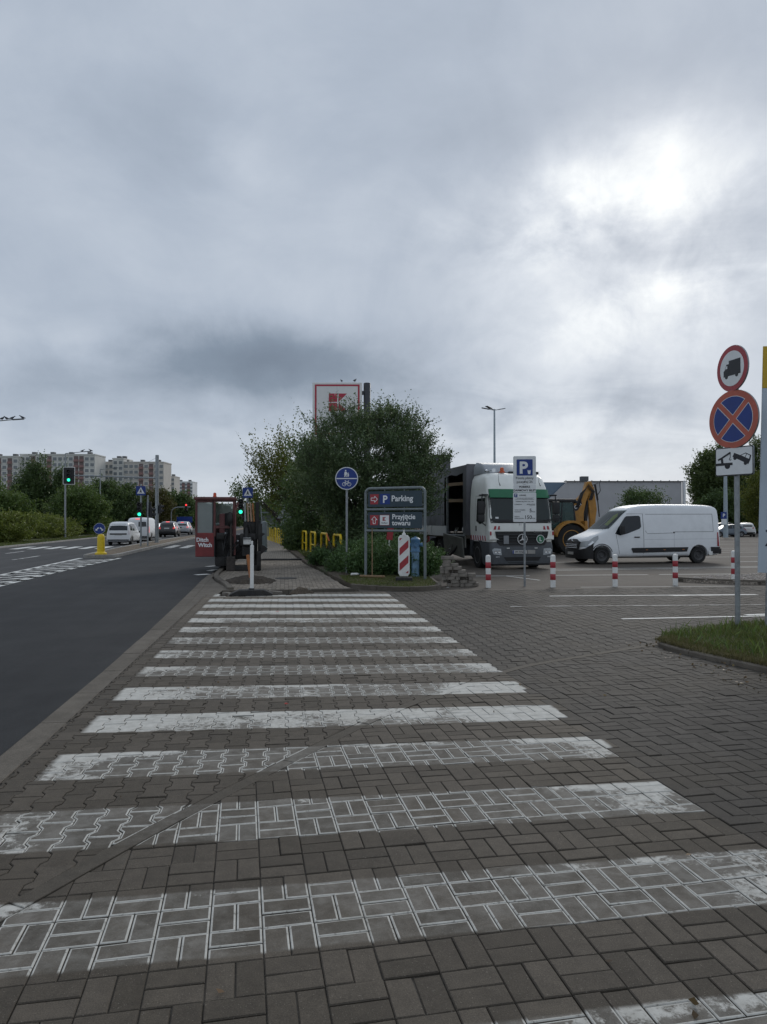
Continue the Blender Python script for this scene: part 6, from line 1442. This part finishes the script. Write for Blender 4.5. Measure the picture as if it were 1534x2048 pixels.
def apartments(name, label, A, B, H, n, cols, balc, m, top=None, white=()):
    ang = math.atan2(B[1]-A[1], B[0]-A[0]); L = math.dist(A, B)
    s = thing(name, label, 'apartment block', (A[0], A[1], 0), ang, 'apartment blocks beyond the trees')
    b = MB(); b.box((L/2, 6, H/2), (L, 12, H), 0); b.put('wall', m, s)
    b = MB(); b.box((L/2, 6, H+.25), (L+.3, 12.3, .5)); b.put('roof_edge', M_PANELW if m is M_PANELW else m, s)
    for k in range(max(2, int(L/7))):
        b = MB(); b.box((L*(k+.5)/max(2, int(L/7)), 5, H+1.0), (1.6, 2, 1.4)); b.put('roof_vent', M_ROOF, s)
    fh = (H-2.6)/n
    for f in range(n):
        z = 2.2+fh*(f+.5)
        if z < 9.: continue            # lower storeys stand behind the tree belt
        for c in range(cols):
            x = L*(c+.5)/cols
            if c in balc: link('balcony', BAL, None, s, (x, 0, z)); link('loggia_opening', LOG, None, s, (x, -.03, z))
            else: link('window', WM, None, s, (x, -.02, z))
    b = MB()
    for f in range(1, n): b.box((L/2, -.004, 2.2+fh*f), (L, .03, .07))
    b.put('panel_joint', mat('panel joint', (.2, .2, .195), .9), s)
    return s
apartments('apartment_block', 'long grey apartment block behind the left traffic light', (-113.7, 332.4), (-81.5, 328.0), 30.6, 11, 14, (2, 5, 10, 11), M_PANEL)
apartments('apartment_block', 'tan and grey apartment block crossed by the signal arm', (-84.0, 344.6), (-54.6, 340.6), 28.6, 10, 13, (3, 8, 10), M_PANELT)
s = apartments('apartment_block', 'stair tower block rising mid-way over the tan apartments', (-77.5, 342.9), (-72.6, 342.2), 30.2, 11, 2, (), M_PANEL)
apartments('apartment_block', 'cropped grey apartment block at the left edge with red balconies', (-141, 332), (-113.0, 328.3), 29.4, 10, 12, (8, 10, 2, 5), M_PANEL)
apartments('apartment_block', 'small tan tower block right of the median mast', (-70.4, 433.4), (-63.4, 432.5), 27.8, 10, 4, (1, 2), M_PANELT)
apartments('apartment_block', 'slim white tower block farthest down the road', (-72.4, 494.4), (-60.4, 492.7), 28.0, 11, 7, (0, 3, 5), M_PANELW)
M_STORE = mat('store cladding', (.44, .44, .445), .6, .0, .06, .3); M_STOREB = mat('blue store cladding', (.13, .19, .25), .5, 0, .06, .3)
s = thing('store_building', 'long low grey store building behind the loader and van', 'store', (42.6, 108.3, LOTZ), math.atan2(-2.9, 21.6))
for k in range(20):
    x0 = -2.0+k*1.05; P = [(x0, 0), (x0+1.046, 0), (x0+1.046, 8.0), (x0, 8.0)]
    if x0 < 1.0: P = [(x0, 0), (x0+1.046, 0), (x0+1.046, min(8., 5.0+(x0+3.03)*1.0)), (x0, min(8., 5.0+(x0+2.0)*1.0))]
    plate(s, P, 0, .4, M_STORE, 'cladding_panel')
b = MB(); b.box((8.2, 8.1, 3.98), (22, 15, 7.95)); b.put('wall', M_STOREB, s)
b = MB(); b.box((10.2, .1, 8.06), (19, .7, .12)); b.put('parapet', M_ROOF, s); b = MB(); b.box((19.3, -.1, 4.0), (.35, .5, 8.1)); b.put('corner_trim', M_PANELW, s)
for k in range(14):
    b = MB(); b.box((1+k*1.35, .3, 8.18), (.12, .12, .14)); b.put('parapet_post', M_ROOF, s)
b = MB(); b.box((4.3, 2, 8.6), (1.2, 1, .7), .05); b.put('roof_unit', M_ROOF, s)
s = thing('service_tower', 'dark grey box tower rising behind the truck and shrub', 'building', (13.2, 68.8, LOTZ), -R(8))
b = MB(); b.box((0, 3, 4.05), (5.4, 6, 8.1), .05); b.put('wall', mat('charcoal cladding', (.075, .078, .085), .6, 0, .1, .5), s); b = MB(); b.box((0, 3, 8.16), (5.6, 6.2, .14)); b.put('coping', M_ROOF, s)
s = thing('bus_shelter', 'low glazed grey shelter beyond the rig at the sidewalk end', 'shelter', (-.9, 62, 0), 0)
b = MB(); b.box((0, 0, 2.35), (2.2, 1.5, .12), .03); b.put('roof', M_GREYP, s)
for x in (-1, 1):
    for y in (-.65, .65): post(s, 2.3, .04, x=x, y=y)
b = MB(); b.box((0, .66, 1.25), (1.9, .02, 1.8)); b.put('pane', MATS['dusty glass'], s)

# ================================================================ VEGETATION
from mathutils import noise as mnoise
def leaves(name, C, A, ln, wd, m, parent=None, fold=.25, shade=None, seed=0):
    """one mesh of small folded leaves: centres C, long axes A"""
    r = np.random.default_rng(seed); n = len(C)
    A = A/np.maximum(np.linalg.norm(A, axis=1, keepdims=True), 1e-6)
    B = np.cross(A, r.normal(size=(n, 3))); B /= np.maximum(np.linalg.norm(B, axis=1, keepdims=True), 1e-6); Nn = np.cross(A, B)
    l = (ln*r.uniform(.7, 1.3, n))[:, None]; w_ = (wd*r.uniform(.7, 1.3, n))[:, None]
    V = np.empty((n, 4, 3)); V[:, 0] = C-A*l/2; V[:, 2] = C+A*l/2; V[:, 1] = C+B*w_/2+Nn*w_*fold; V[:, 3] = C-B*w_/2+Nn*w_*fold
    me = bpy.data.meshes.new(name); me.vertices.add(n*4); me.vertices.foreach_set('co', V.reshape(-1))
    me.loops.add(n*4); me.loops.foreach_set('vertex_index', np.arange(n*4, dtype=np.int32)); me.polygons.add(n)
    me.polygons.foreach_set('loop_start', np.arange(0, n*4, 4, dtype=np.int32)); me.polygons.foreach_set('loop_total', np.full(n, 4, dtype=np.int32))
    me.update(); a = me.attributes.new('shade', 'FLOAT', 'POINT')
    sh = r.uniform(0, 1, n) if shade is None else shade
    a.data.foreach_set('value', np.repeat(sh, 4).astype(np.float32))
    return link(name, me, m, parent)
def lobes(d, seed, amp=.28, f=1.7): return 1+amp*mnoise.fractal((d[0]*f+seed*3.1, d[1]*f, d[2]*f), .9, 2., 3)
M_BARK = mat('bark', (.045, .037, .03), .9, 0, .3, 12, .5, 40)
def crown(parent, base, env, ncl, nsh, nlf, ll, lw, m, seed, up=.6, shoot=.5, shell=.55, amp=.28, stems=5, tr=.09, spiky=0., name='crown', zmin=None, trunk=True, twigs=0., tight=1., skirt=0.):
    """clumps of leafy shoots spread through an uneven envelope, carried by stems from the base"""
    rr = random.Random(seed); g = np.random.default_rng(seed); cx, cy, cz, rx, ry, rz = env; C = []; A = []; S = []; targets = []; tw = []
    for k in range(ncl):
        d = Vector((rr.gauss(0, 1), rr.gauss(0, 1), rr.gauss(0, 1))).normalized()
        q = (shell+(1-shell)*rr.random()**.6 if rr.random() < .8 else rr.random()**.5)*lobes(d, seed, amp)
        p = Vector((cx+d.x*rx*q, cy+d.y*ry*q, cz+d.z*rz*q))
        if zmin is not None and p.z < zmin: p.z = zmin+rr.uniform(0, .4)
        if skirt and p.z < 2.1:
            q_ = lerp(skirt, 1., max(0, (p.z-.4)/1.7)); p.x = cx+(p.x-cx)*q_; p.y = cy+(p.y-cy)*q_
        targets.append(p); out = np.array((d.x, d.y, d.z*.6)); tone = rr.gauss(.42, .16)
        dr = out*g.uniform(.2, 1., (nsh, 1))+g.normal(0, 1, (nsh, 3))*(.5, .5, .35)+(0, 0, up); dr /= np.linalg.norm(dr, axis=1, keepdims=True)
        L = shoot*g.uniform(.5, 1.25, nsh)
        if spiky and d.z > .25: L = np.where(g.random(nsh) < spiky*.4, L*1.7, L)
        o = np.array(p)+g.normal(0, 1, (nsh, 3))*(shoot*.36*tight)
        f = (np.arange(nlf)+g.random((nsh, nlf)))/nlf
        pos = o[:, None]+dr[:, None]*(L[:, None]*f)[:, :, None]+g.normal(0, .045*shoot/.5*tight, (nsh, nlf, 3))
        C.append(pos.reshape(-1, 3)); A.append((dr[:, None]*.7+g.normal(0, .65, (nsh, nlf, 3))).reshape(-1, 3)); S.append((tone+g.normal(0, .14, (nsh, nlf))+.12*f).reshape(-1))
        if twigs and q > .7:
            for s_ in range(nsh):
                if g.random() < twigs: tw.append((o[s_], o[s_]+dr[s_]*L[s_]))
    C = np.concatenate(C); A = np.concatenate(A); S = np.clip(np.concatenate(S), 0, 1)
    if zmin is not None: C[:, 2] = np.maximum(C[:, 2], .05)
    o = leaves(name, C, A, ll, lw, m, parent, seed=seed, shade=S)
    if tw:
        b = MB()
        for a_, c_ in tw: b.tube([tuple(a_), tuple(c_)], [.008, .003], 3, False)
        b.put('twigs', M_BARK, parent)['kind'] = 'stuff'
    if trunk:
        b = MB(); bx, by, bz = base
        for k in range(stems):
            t_ = targets[rr.randrange(len(targets))]; mid = Vector((lerp(bx, t_.x, .35)+rr.gauss(0, .1), lerp(by, t_.y, .35)+rr.gauss(0, .1), lerp(bz, t_.z, .55)))
            b.tube([(bx+rr.gauss(0, tr), by+rr.gauss(0, tr), bz-.1), tuple(mid), tuple(t_)], [tr, tr*.55, tr*.12], 7)
            for j in range(5):
                u_ = targets[rr.randrange(len(targets))]
                if (u_-mid).length < max(rx, rz)*1.1: b.tube([tuple(mid), tuple(mid.lerp(u_, .5)+Vector((0, 0, .1))), tuple(u_)], [tr*.4, tr*.22, tr*.06], 5, False)
        b.put('trunk', M_BARK, parent)
    return o
L_SHRUB = leafmat('shrub leaf', (0.039, 0.069, 0.033), (0.112, 0.168, 0.077), (0.240, 0.300, 0.143), .22)
L_YEL = leafmat('yellowing leaf', (0.057, 0.075, 0.017), (0.138, 0.149, 0.029), (0.253, 0.218, 0.046), .4)
L_DARK = leafmat('dark tree leaf', (0.037, 0.067, 0.026), (0.094, 0.146, 0.053), (0.156, 0.227, 0.078), .25)
L_MID = leafmat('mid green leaf', (0.051, 0.093, 0.026), (0.113, 0.176, 0.051), (0.194, 0.254, 0.075), .3)
L_OLIVE = leafmat('hedge leaf', (0.074, 0.103, 0.022), (0.187, 0.218, 0.043), (0.281, 0.296, 0.078), .3)
L_BROWN = leafmat('browning leaf', (.05, .045, .018), (.10, .08, .03), (.15, .11, .04), .3)
L_JUN = leafmat('juniper spray', (0.034, 0.072, 0.025), (0.085, 0.158, 0.049), (0.152, 0.248, 0.083), .15)
L_PURP = leafmat('barberry leaf', (.012, .008, .009), (.032, .018, .018), (.055, .03, .026), .15)
L_GRASS = leafmat('grass blade', (.045, .065, .016), (.10, .125, .035), (.19, .17, .08), .3)
L_TWIG = leafmat('birch leaf', (0.045, 0.075, 0.025), (0.103, 0.138, 0.048), (0.180, 0.210, 0.083), .3)
t_ = thing('large_shrub', 'large dark green leafy shrub in front of the store pylon', 'shrub', (3.05, 28.4, .07))
o = crown(t_, (0, 0, 0), (0.3, 0., 3.35, 2.75, 2.3, 2.6), 780, 14, 9, .084, .048, L_SHRUB, 21, up=.85, shoot=.50, shell=.5, amp=.30, stems=16, tr=.055, spiky=.8, zmin=.5, twigs=.3, tight=.6, skirt=.45)
t_ = thing('yellowing_tree', 'sparse tree with yellowing leaves leaning over the sidewalk', 'tree', (.85, 47.5, .05))
crown(t_, (0, 0, 0), (-1.2, 0, 4.4, 2.0, 1.8, 2.5), 95, 7, 10, .14, .095, L_YEL, 5, up=1.5, shoot=1.25, shell=.25, amp=.5, stems=9, tr=.08, spiky=.6, twigs=.5, tight=.55)
t_ = thing('green_tree', 'darker green tree between the yellowing tree and the large shrub', 'tree', (2.6, 40, .05))
crown(t_, (0, 0, 0), (-.7, 0, 3.5, 2.0, 2.0, 2.6), 190, 10, 8, .14, .09, L_DARK, 6, up=.6, shoot=.7, shell=.3, amp=.35, stems=8, tr=.09)
t_ = thing('low_branch_tree', 'tree with one low leafy branch reaching over the blue crossing sign', 'tree', (.6, 50, .05))
crown(t_, (0, 0, 0), (-3.0, 0, 3.5, 1.1, .8, .45), 26, 7, 7, .16, .10, L_MID, 9, up=.2, shoot=.7, amp=.5, stems=6, tr=.07)
t_ = thing('far_sidewalk_tree', 'green tree closing the sidewalk behind the far barriers', 'tree', (1.5, 58, .05))
crown(t_, (0, 0, 0), (0, 0, 3.0, 2.8, 2.2, 2.9), 170, 9, 7, .20, .13, L_MID, 12, up=.3, shoot=.8, amp=.4, stems=6, tr=.1, zmin=.4)
t_ = thing('far_sidewalk_tree', 'dark tree far behind the rig where the sidewalk ends', 'tree', (-1.0, 80, .05))
crown(t_, (0, 0, 0), (0, 0, 2.2, 3.0, 2.2, 2.2), 150, 9, 7, .24, .16, L_DARK, 13, up=.3, shoot=.9, amp=.4, stems=6, tr=.1, zmin=.3)
# low planting of the bed
def bush(name, label, x, y, env, ncl, nsh, nlf, ll, lw, m, seed, cat='bush', **k):
    t_ = thing(name, label, cat, (x, y, .06)); crown(t_, (0, 0, 0), env, ncl, nsh, nlf, ll, lw, m, seed, zmin=.08, name='foliage', tr=k.pop('tr', .025), stems=k.pop('stems', 6), **k); return t_
bush('juniper', 'low spreading juniper behind the direction sign frame', 2.75, 21.0, (0, 0, .28, 1.0, .9, .42), 190, 12, 8, .09, .026, L_JUN, 31, up=.45, shoot=.26)
bush('juniper', 'low juniper behind the blue hydrant reaching the block pile', 3.75, 20.3, (0, 0, .30, .62, .9, .42), 130, 12, 8, .09, .026, L_JUN, 32, up=.45, shoot=.26)
bush('juniper', 'juniper sprawling round the foot of the blue path sign', 1.9, 22.3, (0, 0, .14, .5, .6, .24), 90, 12, 8, .09, .026, L_JUN, 33, up=.5, shoot=.24)
bush('juniper', 'juniper mound between the direction sign and the large shrub', 2.9, 23.0, (0, 0, .38, 1.2, .9, .5), 170, 12, 8, .09, .028, L_JUN, 37, up=.45, shoot=.28)
bush('barberry', 'dark purple barberry hiding the feet of the nearest barriers', 1.52, 26.0, (0, 0, .16, .46, .75, .24), 120, 10, 8, .07, .04, L_PURP, 34, up=.5, shoot=.24)
bush('juniper', 'small juniper at the sidewalk edge before the barberry', 1.22, 24.9, (0, 0, .22, .28, .5, .26), 50, 10, 8, .09, .028, L_JUN, 35, up=.5, shoot=.2)
bush('round_shrub', 'rounded dark shrub leaning over the sidewalk between the barrier rows', .72, 39.2, (0, 0, .65, .62, 1.1, .72), 150, 11, 8, .11, .05, L_DARK, 36, up=.5, shoot=.35)
bush('spreading_juniper', 'wide flat juniper rising behind the far barriers', 1.6, 41.0, (0, 0, 1.0, 1.7, 1.4, .75), 170, 11, 8, .15, .04, L_JUN, 38, up=.4, shoot=.45)
bush('young_plant', 'pale green young plant sticking up behind the cross-barred barriers', 2.35, 34.5, (0, 0, .95, .45, .4, .8), 36, 8, 7, .12, .05, L_MID, 39, up=.8, shoot=.4)
bush('thicket', 'tangle of dark twiggy undergrowth beneath the large shrub', 3.9, 26.6, (0, 0, .7, 1.2, .8, .8), 190, 9, 7, .075, .045, L_SHRUB, 40, up=.4, shoot=.35)
bush('thicket', 'dark undergrowth behind the barriers left of the large shrub', 3.3, 30.5, (0, 0, .9, .8, 2.2, 1.1), 210, 10, 7, .10, .06, L_SHRUB, 41, up=.4, shoot=.4)
bush('thicket', 'dark undergrowth filling the bed behind the blue path sign', 4.1, 34.5, (0, 0, 1.1, 1.0, 3.0, 1.3), 210, 10, 7, .12, .07, L_SHRUB, 42, up=.4, shoot=.45)
# left verge: hedges and trees
def hedge(label, x, y, env, ncl, m, seed): 
    t_ = thing('hedge', label, 'hedge', (x, y, .06)); crown(t_, (0, 0, 0), env, ncl, 9, 7, .16, .10, m, seed, up=.35, shoot=.45, shell=.7, amp=.25, zmin=.05, name='foliage', stems=8, tr=.03)
hedge('rounded olive hedge at the left edge of the road', -22.2, 57.5, (0, 0, .85, 3.6, 3.2, 1.15), 420, L_OLIVE, 51)
hedge('long olive hedge behind the first street lamp', -23.6, 74, (0, 0, .8, 2.8, 9.5, 1.2), 520, L_OLIVE, 52)
hedge('far olive hedge running towards the white vans', -25.2, 98, (0, 0, .8, 2.4, 13, 1.15), 380, L_OLIVE, 53)
t_ = thing('hedge', 'low dark hedge at the far end of the left verge', 'hedge', (-26, 135, .06)); crown(t_, (0, 0, 0), (0, 0, .8, 2.5, 20, 1.3), 260, 9, 6, .28, .18, L_DARK, 54, up=.3, shoot=.6, zmin=.05, name='foliage', stems=4, tr=.03)
TG = 'trees along the left verge'
def vtree(label, x, y, env, ncl, m, seed, ll=.24, up=.6, amp=.35, spiky=.2, name='verge_tree', group=TG, zmin=.5, shoot=.9):
    t_ = thing(name, label, 'tree', (x, y, .05), 0, group); crown(t_, (0, 0, 0), env, ncl, 9, 7, ll, ll*.6, m, seed, up=up, shoot=shoot, shell=.5, amp=amp, stems=7, tr=.12, spiky=spiky, zmin=zmin)
vtree('tall pointed dark tree before the long grey block', -30.4, 95, (0, 0, 4.6, 1.35, 1.3, 4.1), 190, L_DARK, 61, up=1.1)
vtree('second pointed dark tree, left of the signal backboard', -27.6, 95, (0, 0, 4.2, 1.1, 1.2, 3.6), 150, L_DARK, 62, up=1.1)
vtree('shorter pointed dark tree left of the tallest pointed tree', -32.3, 96, (0, 0, 3.8, 1.2, 1.2, 3.2), 150, L_DARK, 63, up=1.1)
vtree('broad mid green tree at the left picture edge', -30.6, 80, (0, 0, 2.6, 3.8, 2.5, 2.2), 320, L_MID, 64)
vtree('broad dark tree filling the gap beside the left edge tree', -37.0, 92, (0, 0, 2.6, 4.0, 2.5, 2.5), 240, L_DARK, 65)
vtree('mid green tree spreading right of the pointed trees', -24.0, 90, (0, 0, 2.7, 3.0, 2.2, 2.6), 280, L_MID, 66)
vtree('brownish pointed tree behind the second lamp pole', -26.2, 112, (0, 0, 3.7, 2.3, 2, 3.6), 190, L_DARK, 67, ll=.28)
vtree('dark tree left of the blue median crossing sign', -24.2, 116, (0, 0, 3.6, 2.8, 2, 3.3), 200, L_DARK, 68, ll=.28)
vtree('browning tree just behind the median mast', -20.8, 122, (0, 0, 3.3, 2.6, 2, 3.2), 190, L_BROWN, 69, ll=.28)
vtree('dark tree right of the median mast', -20.4, 142, (0, 0, 3.6, 3.2, 2, 3.5), 190, L_DARK, 70, ll=.34)
vtree('lighter tree below the slim white tower block', -21.0, 168, (0, 0, 3.5, 3.6, 2, 3.5), 190, L_MID, 71, ll=.36)
vtree('small far tree behind the red signal', -20.2, 205, (0, 0, 3.2, 4.5, 2, 3.2), 190, L_MID, 72, ll=.42)
vtree('farthest tree at the end of the road', -16.0, 255, (0, 0, 3.2, 7, 3, 3.4), 200, L_DARK, 73, ll=.5)
vtree('dark tree closing the view behind the rig cab', -8.5, 230, (0, 0, 2.2, 7, 3, 2.4), 180, L_DARK, 74, ll=.5)
# trees of the lot
LG = 'trees behind the lot'
vtree('tall dense dark tree rising behind the tow-away sign', 71.8, 112, (0, 0, 7.4, 4.8, 4, 6.6), 620, L_TWIG, 81, ll=.32, amp=.25, name='lot_tree', group=LG, shoot=1.1)
vtree('tall dark tree behind the advertising board edge', 82, 113, (0, 0, 8.3, 6.0, 4, 7.6), 620, L_TWIG, 82, ll=.32, amp=.25, name='lot_tree', group=LG, shoot=1.1)
vtree('dark tree filling the gap between the two tall lot trees', 77.5, 120, (0, 0, 6.2, 5, 4, 6), 380, L_DARK, 83, ll=.36, name='lot_tree', group=LG, shoot=1.1)
vtree('yellow green young tree beside the board edge', 62.2, 88, (0, 0, 4.2, 2.0, 1.8, 3.3), 170, L_YEL, 84, ll=.22, name='lot_tree', group=LG)
vtree('small spreading tree showing above the white van roof', 29.6, 57, (0, 0, 3.1, 1.55, 1.3, .95), 95, L_DARK, 85, ll=.15, up=.35, name='lot_tree', group=LG, shoot=.6, amp=.45)
vtree('dark tree belt piece behind the parked cars', 66.5, 104, (0, 0, 2.8, 3.0, 3, 3.0), 240, L_DARK, 86, ll=.34, name='lot_tree', group=LG, zmin=.2)
vtree('dark low tree behind the white parked car', 70, 100, (0, 0, 2.6, 4, 3, 2.8), 260, L_DARK, 87, ll=.32, name='lot_tree', group=LG, zmin=.2)
vtree('dark low tree hidden behind the advertising board', 76, 96, (0, 0, 3.0, 6, 3, 3.4), 260, L_DARK, 88, ll=.32, name='lot_tree', group=LG, zmin=.2)
# grass
def grass(name, label, P, n, h, z, seed, m=L_GRASS, wd=.006, dens=None):
    r = np.random.default_rng(seed); xs = [p[0] for p in P]; ys = [p[1] for p in P]; C = []
    while len(C) < n:
        x, y = r.uniform(min(xs), max(xs)), r.uniform(min(ys), max(ys))
        if inside(P, x, y) and (mnoise.noise((x*1.7, y*1.7, seed))*.5+.62 > r.random()): C.append((x, y, z))
    C = np.array(C); A = np.c_[r.normal(0, .45, n), r.normal(0, .45, n), np.ones(n)]; hh = h*r.uniform(.5, 1.3, n)
    C[:, 2] += hh*.42
    o = leaves(name, C, A*1.0, h, wd, m, None, .1, seed=seed); return tag(o, label, 'grass', kind='stuff')
VIS = [(4.80, 8.65), (4.97, 9.1), (5.4, 9.48), (6.0, 9.72), (7.3, 10.15), (9.5, 10.7), (9.5, 6.0), (5.6, 5.2), (5.15, 7.0), (4.90, 7.9), (4.80, 8.4)]
grass('grass', 'rough green grass on the island round the sign post', VIS, 26000, .085, .05, 91, wd=.009)
grass('dry_grass', 'drier grass and weeds along the island kerb', [(4.70, 8.75), (4.74, 8.0), (5.0, 7.0), (5.42, 5.4), (5.75, 5.5), (5.4, 7.0), (5.12, 8.0), (5.02, 8.9)], 9000, .07, .05, 92, leafmat('dry blade', (.09, .08, .035), (.17, .14, .07), (.24, .19, .11), .2), .008)
grass('weeds', 'taller weed tufts standing up in the island grass', VIS, 1500, .20, .05, 96, L_MID, .012)
BG = [(1.62, 17.35), (1.85, 16.95), (2.6, 16.35), (3.15, 16.35), (3.5, 16.7), (3.68, 17.4), (3.9, 19.4), (2.3, 20.2), (1.5, 20.2), (1.5, 18.2)]
grass('grass', 'thin patchy grass along the front of the planted bed', BG, 9000, .055, .07, 93, wd=.008)
grass('grass', 'short grass tufts at the foot of the arched barriers', [(1.2, 28.5), (1.7, 28.3), (1.4, 38), (.65, 38), (.85, 30)], 3000, .12, .07, 94, wd=.012)
grass('grass', 'mown grass on the left verge by the road', [(-17.4, 47), (-19.1, 85), (-21.2, 85), (-19.6, 46)], 9000, .10, .05, 95, wd=.03)
r = np.random.default_rng(5); n = 260
C = np.c_[r.uniform(4.3, 5.6, n), r.uniform(5.5, 8.9, n), np.full(n, .012)]; C = np.array([c for c in C if not inside(ISLAND, c[0], c[1])] + [(x, y, .083) for x, y in zip(r.uniform(1.7, 3.6, 90), r.uniform(16.9, 19.5, 90))]+[(x, y, .01) for x, y in zip(r.uniform(-1.5, 4, 26), r.uniform(2.2, 12, 26))]+[(1.32, 2.22, .012), (1.29, 2.16, .012)])
tag(leaves('fallen_leaves', C, np.c_[r.normal(size=len(C)), r.normal(size=len(C)), r.normal(0, .15, len(C))], .035, .022, leafmat('fallen leaf', (.05, .03, .015), (.14, .08, .035), (.26, .20, .09), .1), None, .2, seed=4), 'scattered brown fallen leaves and crumbs by the kerbs', 'leaves', kind='stuff')
# stones of the gravel island
b = MB(); rr = random.Random(3); GP_ = GRAV+[(16, 19.5), (14.2, 19.6), (11.5, 18.7)]
k = 0
while k < 1500:
    x, y = rr.uniform(10.4, 15), rr.uniform(16.3, 19.6)
    if inside(GP_, x, y):
        v = bmesh.ops.create_icosphere(b.bm, subdivisions=1, radius=rr.uniform(.018, .04))['verts']; bmesh.ops.transform(b.bm, matrix=Matrix.Translation((x, y, .075)) @ Matrix.Diagonal((1.2, .9, .6, 1)), verts=v); k += 1
o = b.put('gravel', mat('gravel stones', (.30, .265, .235), .85, 0, .5, 25), None, smooth=0); tag(o, 'pale gravel stones covering the kerbed island', 'gravel', kind='stuff')
